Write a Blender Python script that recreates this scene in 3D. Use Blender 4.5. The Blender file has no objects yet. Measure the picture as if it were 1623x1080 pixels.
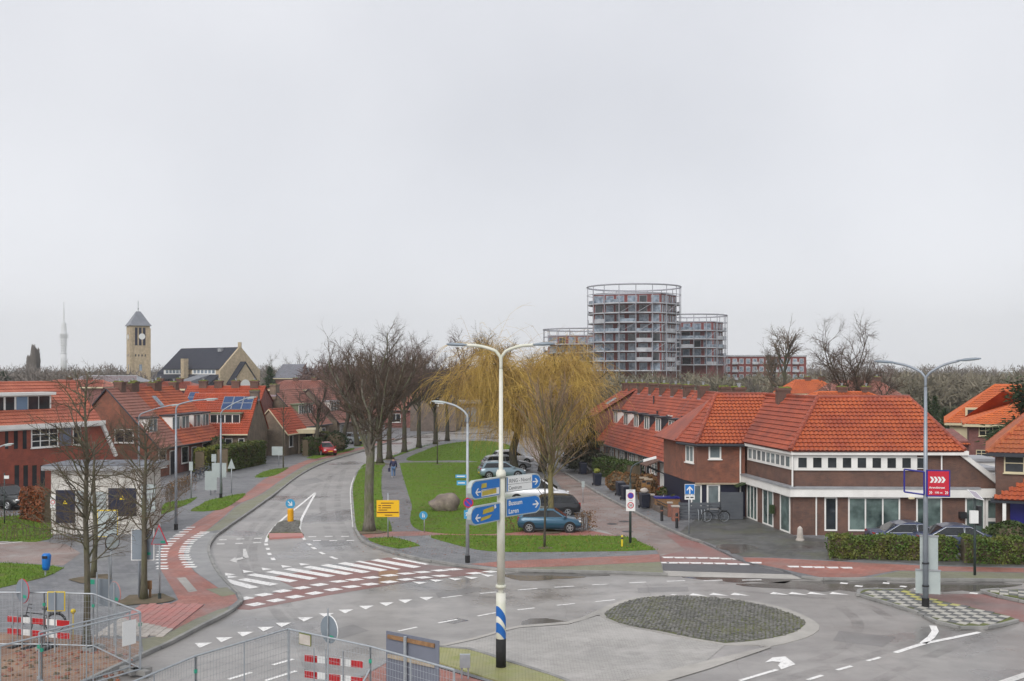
import bpy, math, random
import numpy as np
from mathutils import Vector

# ------------------------------------------------------------------ camera, sky, sun, exposure
R = math.radians
sc = bpy.context.scene
C = sc.collection
F, HC, HY, CX = 1700.0, 9.6, 586.0, 811.5          # focal length in photo pixels, eye height, horizon row, centre column
cd = bpy.data.cameras.new('camera'); cam = bpy.data.objects.new('camera', cd); C.objects.link(cam)
cd.sensor_width = 36.0; cd.lens = 36.0 * F / 1623.0; cd.shift_y = (HY - 540.0) / 1623.0
cd.clip_start = 0.5; cd.clip_end = 20000
cam.location = (0, 0, HC); cam.rotation_euler = (R(90), 0, 0); sc.camera = cam

SUN_EL, SUN_AZ = 40, 208                            # soft overcast sun, behind the camera on the left
w = bpy.data.worlds.new('World'); sc.world = w; w.use_nodes = True
nt = w.node_tree; nt.nodes.clear()
wo = nt.nodes.new('ShaderNodeOutputWorld'); bg = nt.nodes.new('ShaderNodeBackground')
sky = nt.nodes.new('ShaderNodeTexSky'); sky.sky_type = 'NISHITA'; sky.sun_disc = False
sky.sun_elevation = R(SUN_EL); sky.sun_rotation = R(SUN_AZ); sky.dust_density = 4.0; sky.air_density = 1.0
tc = nt.nodes.new('ShaderNodeTexCoord'); nz = nt.nodes.new('ShaderNodeTexNoise')
nz.inputs['Scale'].default_value = 2.2; nz.inputs['Detail'].default_value = 4; nz.inputs['Roughness'].default_value = 0.45
cr = nt.nodes.new('ShaderNodeValToRGB')
cr.color_ramp.elements[0].position = 0.3; cr.color_ramp.elements[0].color = (5.2, 5.3, 5.66, 1)
cr.color_ramp.elements[1].position = 0.72; cr.color_ramp.elements[1].color = (6.6, 6.66, 6.95, 1)
mx = nt.nodes.new('ShaderNodeMix'); mx.data_type = 'RGBA'; mx.inputs[0].default_value = 0.93
nt.links.new(tc.outputs['Generated'], nz.inputs['Vector']); nt.links.new(nz.outputs['Fac'], cr.inputs['Fac'])
nt.links.new(sky.outputs['Color'], mx.inputs[6]); nt.links.new(cr.outputs['Color'], mx.inputs[7])
sp = nt.nodes.new('ShaderNodeSeparateXYZ'); nt.links.new(tc.outputs['Generated'], sp.inputs[0])
mr = nt.nodes.new('ShaderNodeMapRange'); mr.interpolation_type = 'SMOOTHSTEP'; nt.links.new(sp.outputs[2], mr.inputs[0])
for i_, v_ in ((1, -0.02), (2, 0.26), (3, 1.30), (4, 1.0)): mr.inputs[i_].default_value = v_      # pale band of mist low over the horizon, all round
vm = nt.nodes.new('ShaderNodeVectorMath'); vm.operation = 'SCALE'; nt.links.new(mx.outputs[2], vm.inputs[0]); nt.links.new(mr.outputs[0], vm.inputs[3])
nt.links.new(vm.outputs[0], bg.inputs['Color']); nt.links.new(bg.outputs[0], wo.inputs['Surface'])
bg.inputs['Strength'].default_value = 0.1

sd = bpy.data.lights.new('sun', 'SUN'); sd.energy = 1.5; sd.angle = R(40); sd.color = (1.0, 0.97, 0.93)
sun = bpy.data.objects.new('sun', sd); C.objects.link(sun)
_az = R(SUN_AZ); _el = R(SUN_EL)
_dir = Vector((math.sin(_az) * math.cos(_el), math.cos(_az) * math.cos(_el), math.sin(_el)))
sun.rotation_euler = (-_dir).to_track_quat('-Z', 'Y').to_euler()

vs = sc.view_settings
vs.view_transform = 'Standard'; vs.look = 'None'; vs.gamma = 1.0; vs.exposure = 0.47; vs.use_curve_mapping = False
cy = sc.cycles
cy.use_denoising = True; cy.max_bounces = 5; cy.diffuse_bounces = 2; cy.glossy_bounces = 3
cy.transmission_bounces = 3; cy.transparent_max_bounces = 8; cy.volume_bounces = 3
cy.use_adaptive_sampling = True; cy.adaptive_threshold = 0.02
cy.sample_clamp_indirect = 4.0

random.seed(7); rng = np.random.default_rng(7)
ZP = 0.10                                           # height of pavements and verges above the road

# ------------------------------------------------------------------ survey helpers
def gp(px, py, z=0.0):
    Y = F * (HC - z) / (py - HY)
    return Vector(((px - CX) * Y / F, Y, z))
def xat(px, Y): return (px - CX) * Y / F
def zat(py, Y): return HC - (py - HY) * Y / F
def g2(pts): return [tuple(gp(*p)[:2]) for p in pts]
def zz(pts, ox, oy, k=0.2593): return [(ox + x * k, oy + y * k) for x, y in pts]
def catmull(pts, step=0.7, closed=False):
    P = [np.array(p, float) for p in pts]; n = len(P); out = []
    rngs = range(n) if closed else range(n - 1)
    for i in rngs:
        p1, p2 = P[i], P[(i + 1) % n]
        p0 = P[i - 1] if (closed or i > 0) else 2 * p1 - p2
        p3 = P[(i + 2) % n] if (closed or i + 2 < n) else 2 * p2 - p1
        k = max(1, min(24, int(np.linalg.norm(p2 - p1) / step)))
        for j in range(k):
            t = j / k
            out.append(0.5 * ((2 * p1) + (-p0 + p2) * t + (2 * p0 - 5 * p1 + 4 * p2 - p3) * t * t + (-p0 + 3 * p1 - 3 * p2 + p3) * t ** 3))
    if not closed: out.append(P[-1])
    return [tuple(p) for p in out]

# ------------------------------------------------------------------ objects
ORG = {}
def thing(name, label, cat, loc=(0, 0, 0), group=None, local=False):
    o = bpy.data.objects.new(name, None); C.objects.link(o); o.empty_display_size = 0.2
    o.location = loc; o['label'] = label; o['category'] = cat
    if group: o['group'] = group
    ORG[o.name] = Vector((0, 0, 0)) if local else Vector(loc)
    return o
def tag(o, label=None, cat=None, group=None, kind=None):
    if label: o['label'] = label
    if cat: o['category'] = cat
    if group: o['group'] = group
    if kind: o['kind'] = kind
    return o
def dup(root, loc, rotz=0.0, label=None, scale=1.0, group=None):
    r = root.copy(); C.objects.link(r); r.location = loc; r.rotation_euler = (0, 0, rotz)
    r.scale = (scale, scale, scale) if not isinstance(scale, tuple) else scale
    if label: r['label'] = label
    if group: r['group'] = group
    for ch in list(root.children):
        c = ch.copy(); C.objects.link(c); c.parent = r
        for g in ch.children:
            d = g.copy(); C.objects.link(d); d.parent = c
    return r

class MB:
    """collects shapes, then links them as one mesh object"""
    def __init__(s): s.V = []; s.L = []; s.T = []; s.M = []; s.n = 0
    def add(s, V, faces, mi=0):
        V = np.asarray(V, float).reshape(-1, 3)
        s.V.append(V)
        for f in faces:
            s.L.append(np.asarray(f, int) + s.n); s.T.append(np.array([len(f)])); s.M.append(np.array([mi]))
        s.n += len(V); return s
    def addq(s, V, Q, mi=0):
        V = np.asarray(V, float).reshape(-1, 3); Q = np.asarray(Q, int)
        s.V.append(V); s.L.append((Q + s.n).ravel()); s.T.append(np.full(len(Q), Q.shape[1])); s.M.append(np.full(len(Q), mi))
        s.n += len(V); return s
    def box(s, a, b, mi=0):
        x0, y0, z0 = a; x1, y1, z1 = b
        return s.ubox((0, 0, 0), (1, 0, 0), (0, 1, 0), x0, x1, z0, z1, y0, y1, mi)
    def ubox(s, O, U, N, u0, u1, z0, z1, n0, n1, mi=0, W=(0, 0, 1)):
        O = np.array(O, float); U = np.array(U, float); N = np.array(N, float); W = np.array(W, float)
        V = [O + U * u + W * z + N * n for n in (n0, n1) for z in (z0, z1) for u in (u0, u1)]
        Q = [(0, 1, 3, 2), (5, 4, 6, 7), (4, 0, 2, 6), (1, 5, 7, 3), (2, 3, 7, 6), (4, 5, 1, 0)]
        if np.dot(np.cross(U, W), N) > 0: Q = [q[::-1] for q in Q]
        return s.addq(V, Q, mi)
    def poly(s, pts, mi=0): return s.add(pts, [list(range(len(pts)))], mi)
    def prism(s, poly, z0, z1, mi=0, bottom=False):
        P = np.array(poly, float); n = len(P)
        ar = np.sum(P[:, 0] * np.roll(P[:, 1], -1) - np.roll(P[:, 0], -1) * P[:, 1])
        if ar < 0: P = P[::-1]
        V = np.vstack([np.c_[P, np.full(n, z0)], np.c_[P, np.full(n, z1)]])
        f = [[i, (i + 1) % n, n + (i + 1) % n, n + i] for i in range(n)] + [list(range(n, 2 * n))]
        if bottom: f.append(list(range(n))[::-1])
        return s.add(V, f, mi)
    def extr(s, poly3, vec, mi=0):
        P = np.array(poly3, float); n = len(P); V = np.vstack([P, P + np.array(vec, float)])
        f = [[i, (i + 1) % n, n + (i + 1) % n, n + i] for i in range(n)] + [list(range(n, 2 * n)), list(range(n))[::-1]]
        return s.add(V, f, mi)
    def tubes(s, P, Rd, k=3, mi=0):
        P = np.asarray(P, float); Rd = np.asarray(Rd, float); B, K = P.shape[:2]
        d = P[:, -1] - P[:, 0]; d /= np.linalg.norm(d, axis=1, keepdims=True) + 1e-9
        ref = np.where(np.abs(d[:, 2:3]) > 0.9, np.array([[1.0, 0, 0]]), np.array([[0, 0, 1.0]]))
        u = np.cross(d, ref); u /= np.linalg.norm(u, axis=1, keepdims=True) + 1e-9; v = np.cross(d, u)
        a = np.arange(k) * 2 * np.pi / k
        ring = u[:, None, :] * np.cos(a)[None, :, None] + v[:, None, :] * np.sin(a)[None, :, None]
        V = P[:, :, None, :] + Rd[:, :, None, None] * ring[:, None, :, :]
        b = np.arange(B)[:, None, None] * K * k; i = np.arange(K - 1)[None, :, None] * k; j = np.arange(k)[None, None, :]; j2 = (j + 1) % k
        Q = np.stack([b + i + j, b + i + k + j, b + i + k + j2, b + i + j2], -1).reshape(-1, 4)
        return s.addq(V.reshape(-1, 3), Q, mi)
    def tube(s, pts, rad, k=8, mi=0, cap=True):
        P = np.array(pts, float); n = len(P); r = np.full(n, rad, float) if np.isscalar(rad) else np.array(rad, float)
        T = np.gradient(P, axis=0); T /= np.linalg.norm(T, axis=1, keepdims=True) + 1e-12
        ref = np.array([0, 0, 1.0]) if abs(T[0][2]) < 0.9 else np.array([1.0, 0, 0])
        u = np.cross(T[0], ref); u /= np.linalg.norm(u); V = []
        a = np.arange(k) * 2 * np.pi / k
        for i in range(n):
            u = u - T[i] * np.dot(u, T[i]); u /= np.linalg.norm(u) + 1e-12; v = np.cross(T[i], u)
            V.append(P[i] + r[i] * (np.cos(a)[:, None] * u + np.sin(a)[:, None] * v))
        V = np.vstack(V); f = []
        for i in range(n - 1):
            for j in range(k):
                j2 = (j + 1) % k; f.append([i * k + j, i * k + j2, (i + 1) * k + j2, (i + 1) * k + j])
        if cap: f += [list(range(k))[::-1], list(range((n - 1) * k, n * k))]
        return s.add(V, f, mi)
    def cyl(s, c, r, z0, z1, k=12, mi=0, r2=None):
        return s.tube([(c[0], c[1], z0), (c[0], c[1], z1)], [r, r if r2 is None else r2], k, mi)
    def disc(s, c, U, V, r, k=20, mi=0, thick=0.0):
        U = np.array(U, float); V = np.array(V, float); c = np.array(c, float)
        P = [c + r * (math.cos(t) * U + math.sin(t) * V) for t in np.arange(k) * 2 * math.pi / k]
        if thick: return s.extr(P, np.cross(U, V) * thick, mi)
        return s.poly(P, mi)
    def ring(s, c, U, V, r0, r1, k=24, mi=0):
        U = np.array(U, float); V = np.array(V, float); c = np.array(c, float); P = []
        for t in np.arange(k) * 2 * math.pi / k:
            e = math.cos(t) * U + math.sin(t) * V; P += [c + r0 * e, c + r1 * e]
        return s.addq(P, [[2 * i, 2 * i + 1, (2 * i + 3) % (2 * k), (2 * i + 2) % (2 * k)] for i in range(k)], mi)
    def torus(s, c, U, V, Rr, r, k=20, m=6, mi=0):
        U = np.array(U, float); V = np.array(V, float); c = np.array(c, float); N = np.cross(U, V); P = []
        for t in np.arange(k) * 2 * math.pi / k:
            e = math.cos(t) * U + math.sin(t) * V
            for q in np.arange(m) * 2 * math.pi / m: P.append(c + e * (Rr + r * math.cos(q)) + N * r * math.sin(q))
        return s.addq(P, [[i * m + j, i * m + (j + 1) % m, ((i + 1) % k) * m + (j + 1) % m, ((i + 1) % k) * m + j] for i in range(k) for j in range(m)], mi)
    def ball(s, c, rx, ry=None, rz=None, k=10, m=7, mi=0, jit=0.0):
        ry = rx if ry is None else ry; rz = rx if rz is None else rz; P = []
        for i in range(m + 1):
            th = math.pi * i / m
            for j in range(k):
                ph = 2 * math.pi * j / k; q = 1 + jit * (random.random() - 0.5)
                P.append((c[0] + q * rx * math.sin(th) * math.cos(ph), c[1] + q * ry * math.sin(th) * math.sin(ph), c[2] + q * rz * math.cos(th)))
        return s.addq(P, [[i * k + j, (i + 1) * k + j, (i + 1) * k + (j + 1) % k, i * k + (j + 1) % k] for i in range(m) for j in range(k)], mi)
    def text(s, string, O, U, W, size, mi=0, align='LEFT', bold=0.0):
        cu = bpy.data.curves.new('t', 'FONT'); cu.body = string; cu.size = size; cu.align_x = align; cu.resolution_u = 2; cu.offset = bold
        ob = bpy.data.objects.new('t', cu); me = bpy.data.meshes.new_from_object(ob)
        V = np.zeros(len(me.vertices) * 3); me.vertices.foreach_get('co', V); V = V.reshape(-1, 3)
        P = np.array(O, float) + V[:, :1] * np.array(U, float) + V[:, 1:2] * np.array(W, float)
        s.add(P, [list(p.vertices) for p in me.polygons], mi)
        bpy.data.objects.remove(ob); bpy.data.curves.remove(cu); bpy.data.meshes.remove(me)
        return s
    def build(s, name, mats, parent=None, smooth=False, kind=None, label=None):
        me = bpy.data.meshes.new(name)
        V = np.vstack(s.V); org = np.zeros(3)
        if parent is not None: org = np.array(ORG.get(parent.name, Vector((0, 0, 0))))
        L = np.concatenate(s.L); T = np.concatenate(s.T); M = np.concatenate(s.M)
        st = np.concatenate([[0], np.cumsum(T)[:-1]])
        Vl = V - org
        me.vertices.add(len(V)); me.vertices.foreach_set('co', Vl.astype(np.float32).ravel())
        me.loops.add(len(L)); me.loops.foreach_set('vertex_index', L.astype(np.int32))
        me.polygons.add(len(T)); me.polygons.foreach_set('loop_start', st.astype(np.int32))
        me.polygons.foreach_set('material_index', M.astype(np.int32))
        me.polygons.foreach_set('use_smooth', np.full(len(T), smooth))
        # planar metre UVs from the face planes
        A, B, D = V[L[st]], V[L[st + 1]], V[L[st + 2]]
        N = np.cross(B - A, D - A); N /= np.linalg.norm(N, axis=1, keepdims=True) + 1e-12
        t = np.cross(np.array([0, 0, 1.0]), N); ln = np.linalg.norm(t, axis=1, keepdims=True)
        t = np.where(ln > 0.05, t / (ln + 1e-12), np.array([[1.0, 0, 0]])); b = np.cross(N, t)
        fi = np.repeat(np.arange(len(T)), T); P = V[L]
        uv = np.c_[np.sum(P * t[fi], 1), np.sum(P * b[fi], 1)]
        ul = me.uv_layers.new(name='uv'); ul.data.foreach_set('uv', uv.astype(np.float32).ravel())
        for m in (mats if isinstance(mats, (list, tuple)) else [mats]): me.materials.append(MAT[m] if isinstance(m, str) else m)
        me.update(calc_edges=True)
        o = bpy.data.objects.new(name, me); C.objects.link(o)
        if parent is not None: o.parent = parent; ORG[o.name] = Vector(org)
        if kind: o['kind'] = kind
        if label: o['label'] = label
        return o
def struct(name, mb, m, label=None):
    o = mb.build(name, m); o['kind'] = 'structure'
    if label: o['label'] = label
    return o
def solo(name, mb, m, label, cat, group=None, smooth=False):
    return tag(mb.build(name, m, smooth=smooth), label, cat, group)

# ------------------------------------------------------------------ materials
MAT = {}
def nodes(name):
    m = bpy.data.materials.new(name); m.use_nodes = True; t = m.node_tree
    MAT[name] = m; return m, t, t.nodes['Principled BSDF']
def N_(t, kind, **kw):
    n = t.nodes.new(kind)
    for k, v in kw.items():
        if k in n.inputs.keys() if hasattr(n.inputs, 'keys') else False: n.inputs[k].default_value = v
        else: setattr(n, k, v)
    return n
def mixc(t, fac, a, b, blend='MIX'):
    n = t.nodes.new('ShaderNodeMix'); n.data_type = 'RGBA'; n.blend_type = blend
    for i, x in ((0, fac), (6, a), (7, b)):
        if isinstance(x, bpy.types.NodeSocket): t.links.new(x, n.inputs[i])
        else: n.inputs[i].default_value = x if i == 0 else (*x[:3], 1)
    return n.outputs[2]
def ramp(t, sock, p0, p1, v0=0.0, v1=1.0):
    n = t.nodes.new('ShaderNodeMapRange'); n.inputs[1].default_value = p0; n.inputs[2].default_value = p1
    n.inputs[3].default_value = v0; n.inputs[4].default_value = v1; t.links.new(sock, n.inputs[0]); return n.outputs[0]
def noise(t, vec, scale, detail=4, rough=0.55):
    n = t.nodes.new('ShaderNodeTexNoise'); n.inputs['Scale'].default_value = scale; n.inputs['Detail'].default_value = detail
    n.inputs['Roughness'].default_value = rough
    if vec is not None: t.links.new(vec, n.inputs['Vector'])
    return n.outputs['Fac']
def pos(t): return t.nodes.new('ShaderNodeNewGeometry').outputs['Position']
def uvv(t, sx=1, sy=1):
    u = t.nodes.new('ShaderNodeUVMap'); u.uv_map = 'uv'; m = t.nodes.new('ShaderNodeMapping')
    m.inputs['Scale'].default_value = (sx, sy, 1); t.links.new(u.outputs[0], m.inputs[0]); return m.outputs[0]
def bump(t, b, h, strength=0.4, dist=0.02):
    n = t.nodes.new('ShaderNodeBump'); n.inputs['Strength'].default_value = strength; n.inputs['Distance'].default_value = dist
    t.links.new(h, n.inputs['Height']); t.links.new(n.outputs[0], b.inputs['Normal'])
def flat(name, c, rough=0.6, metal=0.0, c2=None, scale=3.0, spec=None, emit=None, alpha=None):
    m, t, b = nodes(name)
    b.inputs['Base Color'].default_value = (*c, 1); b.inputs['Roughness'].default_value = rough; b.inputs['Metallic'].default_value = metal
    if spec is not None: b.inputs['Specular IOR Level'].default_value = spec
    if c2 is not None:
        f = ramp(t, noise(t, pos(t), scale, 5), 0.35, 0.65)
        t.links.new(mixc(t, f, c, c2), b.inputs['Base Color'])
    return m
def brickmat(name, c1, c2, mortar, bw=0.21, bh=0.06, ms=0.010, grime=0.25, rough=0.85, patch=None):
    m, t, b = nodes(name); v = uvv(t)
    n = t.nodes.new('ShaderNodeTexBrick'); t.links.new(v, n.inputs['Vector'])
    n.inputs['Color1'].default_value = (*c1, 1); n.inputs['Color2'].default_value = (*c2, 1); n.inputs['Mortar'].default_value = (*mortar, 1)
    n.inputs['Scale'].default_value = 1; n.inputs['Brick Width'].default_value = bw; n.inputs['Row Height'].default_value = bh
    n.inputs['Mortar Size'].default_value = ms; n.inputs['Mortar Smooth'].default_value = 0.2; n.inputs['Bias'].default_value = 0
    P = pos(t); g = ramp(t, noise(t, P, 0.9, 6, 0.65), 0.35, 0.7)
    col = mixc(t, g, n.outputs['Color'], mixc(t, 1.0, n.outputs['Color'], (1 - grime,) * 3, 'MULTIPLY'))
    g2_ = ramp(t, noise(t, P, 1.4, 5, 0.7), 0.42, 0.66)
    col = mixc(t, g2_, col, mixc(t, 0.5, col, tuple(min(1, x * 1.5) for x in c1)))
    if patch: col = mixc(t, ramp(t, noise(t, P, 0.35, 4), 0.5, 0.7, 0, 0.8), col, patch)
    t.links.new(col, b.inputs['Base Color']); b.inputs['Roughness'].default_value = rough
    bump(t, b, ramp(t, n.outputs['Fac'], 0, 1, 1, 0), 0.35, 0.012)
    return m
def tilemat(name, c1, c2, dark, tw=0.24, th=0.34, moss=0.0, rough=0.55):
    m, t, b = nodes(name); v = uvv(t, 1 / tw, 1 / th)
    fl = t.nodes.new('ShaderNodeVectorMath'); fl.operation = 'FLOOR'; t.links.new(v, fl.inputs[0])
    wn = t.nodes.new('ShaderNodeTexWhiteNoise'); t.links.new(fl.outputs[0], wn.inputs['Vector'])
    col = mixc(t, wn.outputs['Value'], c1, c2); P = pos(t)
    col = mixc(t, ramp(t, noise(t, P, 0.55, 6, 0.6), 0.38, 0.66, 0, 0.85), col, dark)
    col = mixc(t, ramp(t, noise(t, P, 6.0, 3), 0.5, 0.8, 0, 0.5), col, dark)
    if moss: col = mixc(t, ramp(t, noise(t, P, 1.7, 5), 0.6, 0.75, 0, moss), col, (0.10, 0.09, 0.05))
    t.links.new(col, b.inputs['Base Color']); b.inputs['Roughness'].default_value = rough
    bump(t, b, noise(t, P, 30, 2), 0.15, 0.01)
    return m
def paver(name, c1, c2, mortar, bw=0.2, bh=0.1, wet=0.4, patch=None, r0=0.35, r1=0.75, pscale=0.5):
    m, t, b = nodes(name); P = pos(t); v = uvv(t)
    n = t.nodes.new('ShaderNodeTexBrick'); t.links.new(v, n.inputs['Vector'])
    n.inputs['Color1'].default_value = (*c1, 1); n.inputs['Color2'].default_value = (*c2, 1); n.inputs['Mortar'].default_value = (*mortar, 1)
    n.inputs['Scale'].default_value = 1; n.inputs['Brick Width'].default_value = bw; n.inputs['Row Height'].default_value = bh
    n.inputs['Mortar Size'].default_value = 0.009; n.inputs['Bias'].default_value = 0
    col = n.outputs['Color']; wz = noise(t, P, 0.32, 6, 0.6); wf = ramp(t, wz, 0.38, 0.68)
    col = mixc(t, wf, col, mixc(t, 1.0, col, (1 - wet,) * 3, 'MULTIPLY'))
    col = mixc(t, ramp(t, noise(t, P, 2.3, 6, 0.7), 0.5, 0.8, 0, 0.5), col, tuple(x * 0.55 for x in c1))
    if patch: col = mixc(t, ramp(t, noise(t, P, pscale, 6, 0.65), 0.48, 0.7, 0, 0.85), col, patch)
    t.links.new(col, b.inputs['Base Color']); t.links.new(ramp(t, wz, 0.38, 0.68, r1, r0), b.inputs['Roughness'])
    bump(t, b, n.outputs['Fac'], -0.3, 0.01)
    return m
def asphalt(name, c, c2, wet=0.45, r0=0.28, r1=0.6, tint=None):
    m, t, b = nodes(name); P = pos(t)
    mp = t.nodes.new('ShaderNodeMapping'); t.links.new(P, mp.inputs[0]); mp.inputs['Rotation'].default_value = (0, 0, 0.5); mp.inputs['Scale'].default_value = (0.55, 1.6, 1)
    big = noise(t, mp.outputs[0], 0.16, 7, 0.62); fine = noise(t, P, 45, 3, 0.7); mid = noise(t, P, 1.1, 6, 0.65)
    col = mixc(t, ramp(t, big, 0.38, 0.64), c, c2)
    col = mixc(t, ramp(t, mid, 0.42, 0.72, 0, 0.6), col, tuple(x * 0.6 for x in c))
    if tint: col = mixc(t, ramp(t, noise(t, P, 0.45, 5, 0.6), 0.4, 0.62, 0.1, 0.8), col, tint)
    col = mixc(t, ramp(t, fine, 0.35, 0.7, 0, 0.35), col, tuple(min(1, x * 1.6) for x in c))
    wf = ramp(t, noise(t, P, 0.14, 5, 0.55), 0.5, 0.66)
    col = mixc(t, wf, col, mixc(t, 1.0, col, (1 - wet,) * 3, 'MULTIPLY'))
    # hairline cracks
    vo = t.nodes.new('ShaderNodeTexVoronoi'); vo.feature = 'DISTANCE_TO_EDGE'; vo.inputs['Scale'].default_value = 0.22
    dv = t.nodes.new('ShaderNodeMix'); dv.data_type = 'RGBA'; dv.inputs[0].default_value = 0.25
    nn = t.nodes.new('ShaderNodeTexNoise'); nn.inputs['Scale'].default_value = 0.8; t.links.new(P, nn.inputs['Vector'])
    t.links.new(P, dv.inputs[6]); t.links.new(nn.outputs['Color'], dv.inputs[7]); t.links.new(dv.outputs[2], vo.inputs['Vector'])
    col = mixc(t, ramp(t, vo.outputs['Distance'], 0.0, 0.0022, 0.4, 0), col, (0.05, 0.05, 0.05))
    t.links.new(col, b.inputs['Base Color'])
    t.links.new(ramp(t, noise(t, P, 0.14, 5, 0.55), 0.5, 0.66, r1, r0), b.inputs['Roughness'])
    bump(t, b, fine, 0.12, 0.008)
    return m
def barkmat(name, c1, c2, moss=None):
    m, t, b = nodes(name); P = pos(t)
    mp = t.nodes.new('ShaderNodeMapping'); t.links.new(P, mp.inputs[0]); mp.inputs['Scale'].default_value = (9, 9, 2.2)
    n = noise(t, mp.outputs[0], 1.0, 6, 0.7); col = mixc(t, ramp(t, n, 0.35, 0.65), c1, c2)
    if moss: col = mixc(t, ramp(t, noise(t, P, 1.3, 4), 0.42, 0.66, 0, 0.85), col, moss)
    t.links.new(col, b.inputs['Base Color']); b.inputs['Roughness'].default_value = 0.9
    bump(t, b, n, 0.6, 0.03); return m
def leafmat(name, cols, rough=0.6):
    m, t, b = nodes(name); P = pos(t)
    col = mixc(t, ramp(t, noise(t, P, 9, 2), 0.35, 0.65), cols[0], cols[1])
    col = mixc(t, ramp(t, noise(t, P, 1.1, 4), 0.4, 0.68, 0, 0.8), col, cols[2])
    t.links.new(col, b.inputs['Base Color']); b.inputs['Roughness'].default_value = rough
    b.inputs['Specular IOR Level'].default_value = 0.25
    return m

asphalt('asphalt', (0.235, 0.224, 0.214), (0.355, 0.338, 0.322), wet=0.45, r0=0.12, r1=0.4)
asphalt('asphalt_patch', (0.19, 0.183, 0.178), (0.25, 0.24, 0.23), r0=0.2, r1=0.45)
asphalt('puddle', (0.10, 0.095, 0.09), (0.13, 0.12, 0.11), r0=0.05, r1=0.12)
asphalt('asphalt_red', (0.22, 0.15, 0.14), (0.26, 0.20, 0.19), tint=(0.23, 0.075, 0.06))
asphalt('asphalt_orange', (0.30, 0.15, 0.07), (0.32, 0.18, 0.1))
asphalt('asphalt_dark', (0.085, 0.085, 0.09), (0.11, 0.11, 0.115))
asphalt('concrete', (0.34, 0.325, 0.30), (0.43, 0.41, 0.38), wet=0.3, r0=0.45, r1=0.8)
asphalt('concrete_grey', (0.25, 0.25, 0.25), (0.31, 0.31, 0.31), wet=0.3, r0=0.35, r1=0.7)
paver('paver_grey', (0.15, 0.155, 0.165), (0.21, 0.21, 0.22), (0.09, 0.09, 0.09), 0.3, 0.3, wet=0.18, patch=(0.20, 0.205, 0.21), r0=0.3)
paver('paver_path', (0.165, 0.16, 0.165), (0.21, 0.20, 0.205), (0.08, 0.08, 0.08), 0.3, 0.3, wet=0.35, r0=0.25)
paver('paver_red', (0.33, 0.125, 0.095), (0.40, 0.175, 0.14), (0.17, 0.08, 0.07), 0.3, 0.3, wet=0.3, patch=(0.25, 0.16, 0.14))
paver('paver_green', (0.22, 0.21, 0.15), (0.28, 0.27, 0.20), (0.10, 0.12, 0.05), 0.21, 0.1, wet=0.3, patch=(0.19, 0.20, 0.11))
paver('paver_moss', (0.33, 0.32, 0.14), (0.38, 0.36, 0.2), (0.12, 0.15, 0.03), 0.21, 0.1, wet=0.25, patch=(0.22, 0.25, 0.06), pscale=1.2)
paver('paver_brick', (0.28, 0.20, 0.175), (0.34, 0.26, 0.235), (0.13, 0.10, 0.09), 0.21, 0.105, wet=0.35, patch=(0.30, 0.28, 0.265))
paver('paver_dark', (0.095, 0.095, 0.095), (0.14, 0.14, 0.138), (0.05, 0.06, 0.04), 0.3, 0.3, wet=0.35, patch=(0.11, 0.115, 0.075), r0=0.25)
paver('paver_apron', (0.36, 0.345, 0.325), (0.43, 0.415, 0.39), (0.24, 0.23, 0.215), 0.21, 0.105, wet=0.2, patch=(0.46, 0.44, 0.42), r0=0.4)
flat('sand', (0.30, 0.20, 0.14), 0.95, c2=(0.20, 0.12, 0.085), scale=0.9)
flat('earth', (0.16, 0.12, 0.08), 0.95, c2=(0.10, 0.085, 0.05), scale=1.5)
flat('kerb', (0.20, 0.20, 0.195), 0.75, c2=(0.30, 0.295, 0.28), scale=1.2)
flat('kerb_light', (0.36, 0.345, 0.32), 0.75, c2=(0.43, 0.41, 0.385), scale=1.2)
def grassmat(name, a, b_, c_):
    m, t, b = nodes(name); P = pos(t)
    col = mixc(t, ramp(t, noise(t, P, 7, 6, 0.75), 0.3, 0.7), a, b_)
    col = mixc(t, ramp(t, noise(t, P, 0.9, 7, 0.72), 0.46, 0.68, 0, 0.85), col, c_)
    t.links.new(col, b.inputs['Base Color']); b.inputs['Roughness'].default_value = 0.9; b.inputs['Specular IOR Level'].default_value = 0.15
    bump(t, b, noise(t, P, 22, 4, 0.8), 0.7, 0.05); return m
grassmat('grass', (0.066, 0.138, 0.012), (0.14, 0.235, 0.022), (0.12, 0.125, 0.04))
grassmat('field', (0.07, 0.08, 0.035), (0.10, 0.11, 0.05), (0.12, 0.10, 0.06))
def paintmat(name, c, wear=0.55):
    m, t, b = nodes(name); P = pos(t)
    f = ramp(t, noise(t, P, 5.5, 7, 0.75), 0.52, 0.64, 0, wear)
    t.links.new(mixc(t, f, c, (0.26, 0.25, 0.245)), b.inputs['Base Color']); b.inputs['Roughness'].default_value = 0.55
    return m
paintmat('road_paint', (0.80, 0.79, 0.77), 0.75); paintmat('road_paint_worn', (0.58, 0.57, 0.55), 0.9)
m_, t_, b_ = nodes('tyre_wear'); b_.inputs['Base Color'].default_value = (0.10, 0.095, 0.09, 1); b_.inputs['Roughness'].default_value = 0.3
t_.links.new(ramp(t_, noise(t_, pos(t_), 0.7, 6, 0.7), 0.4, 0.8, 0, 0.3), b_.inputs['Alpha'])
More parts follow.
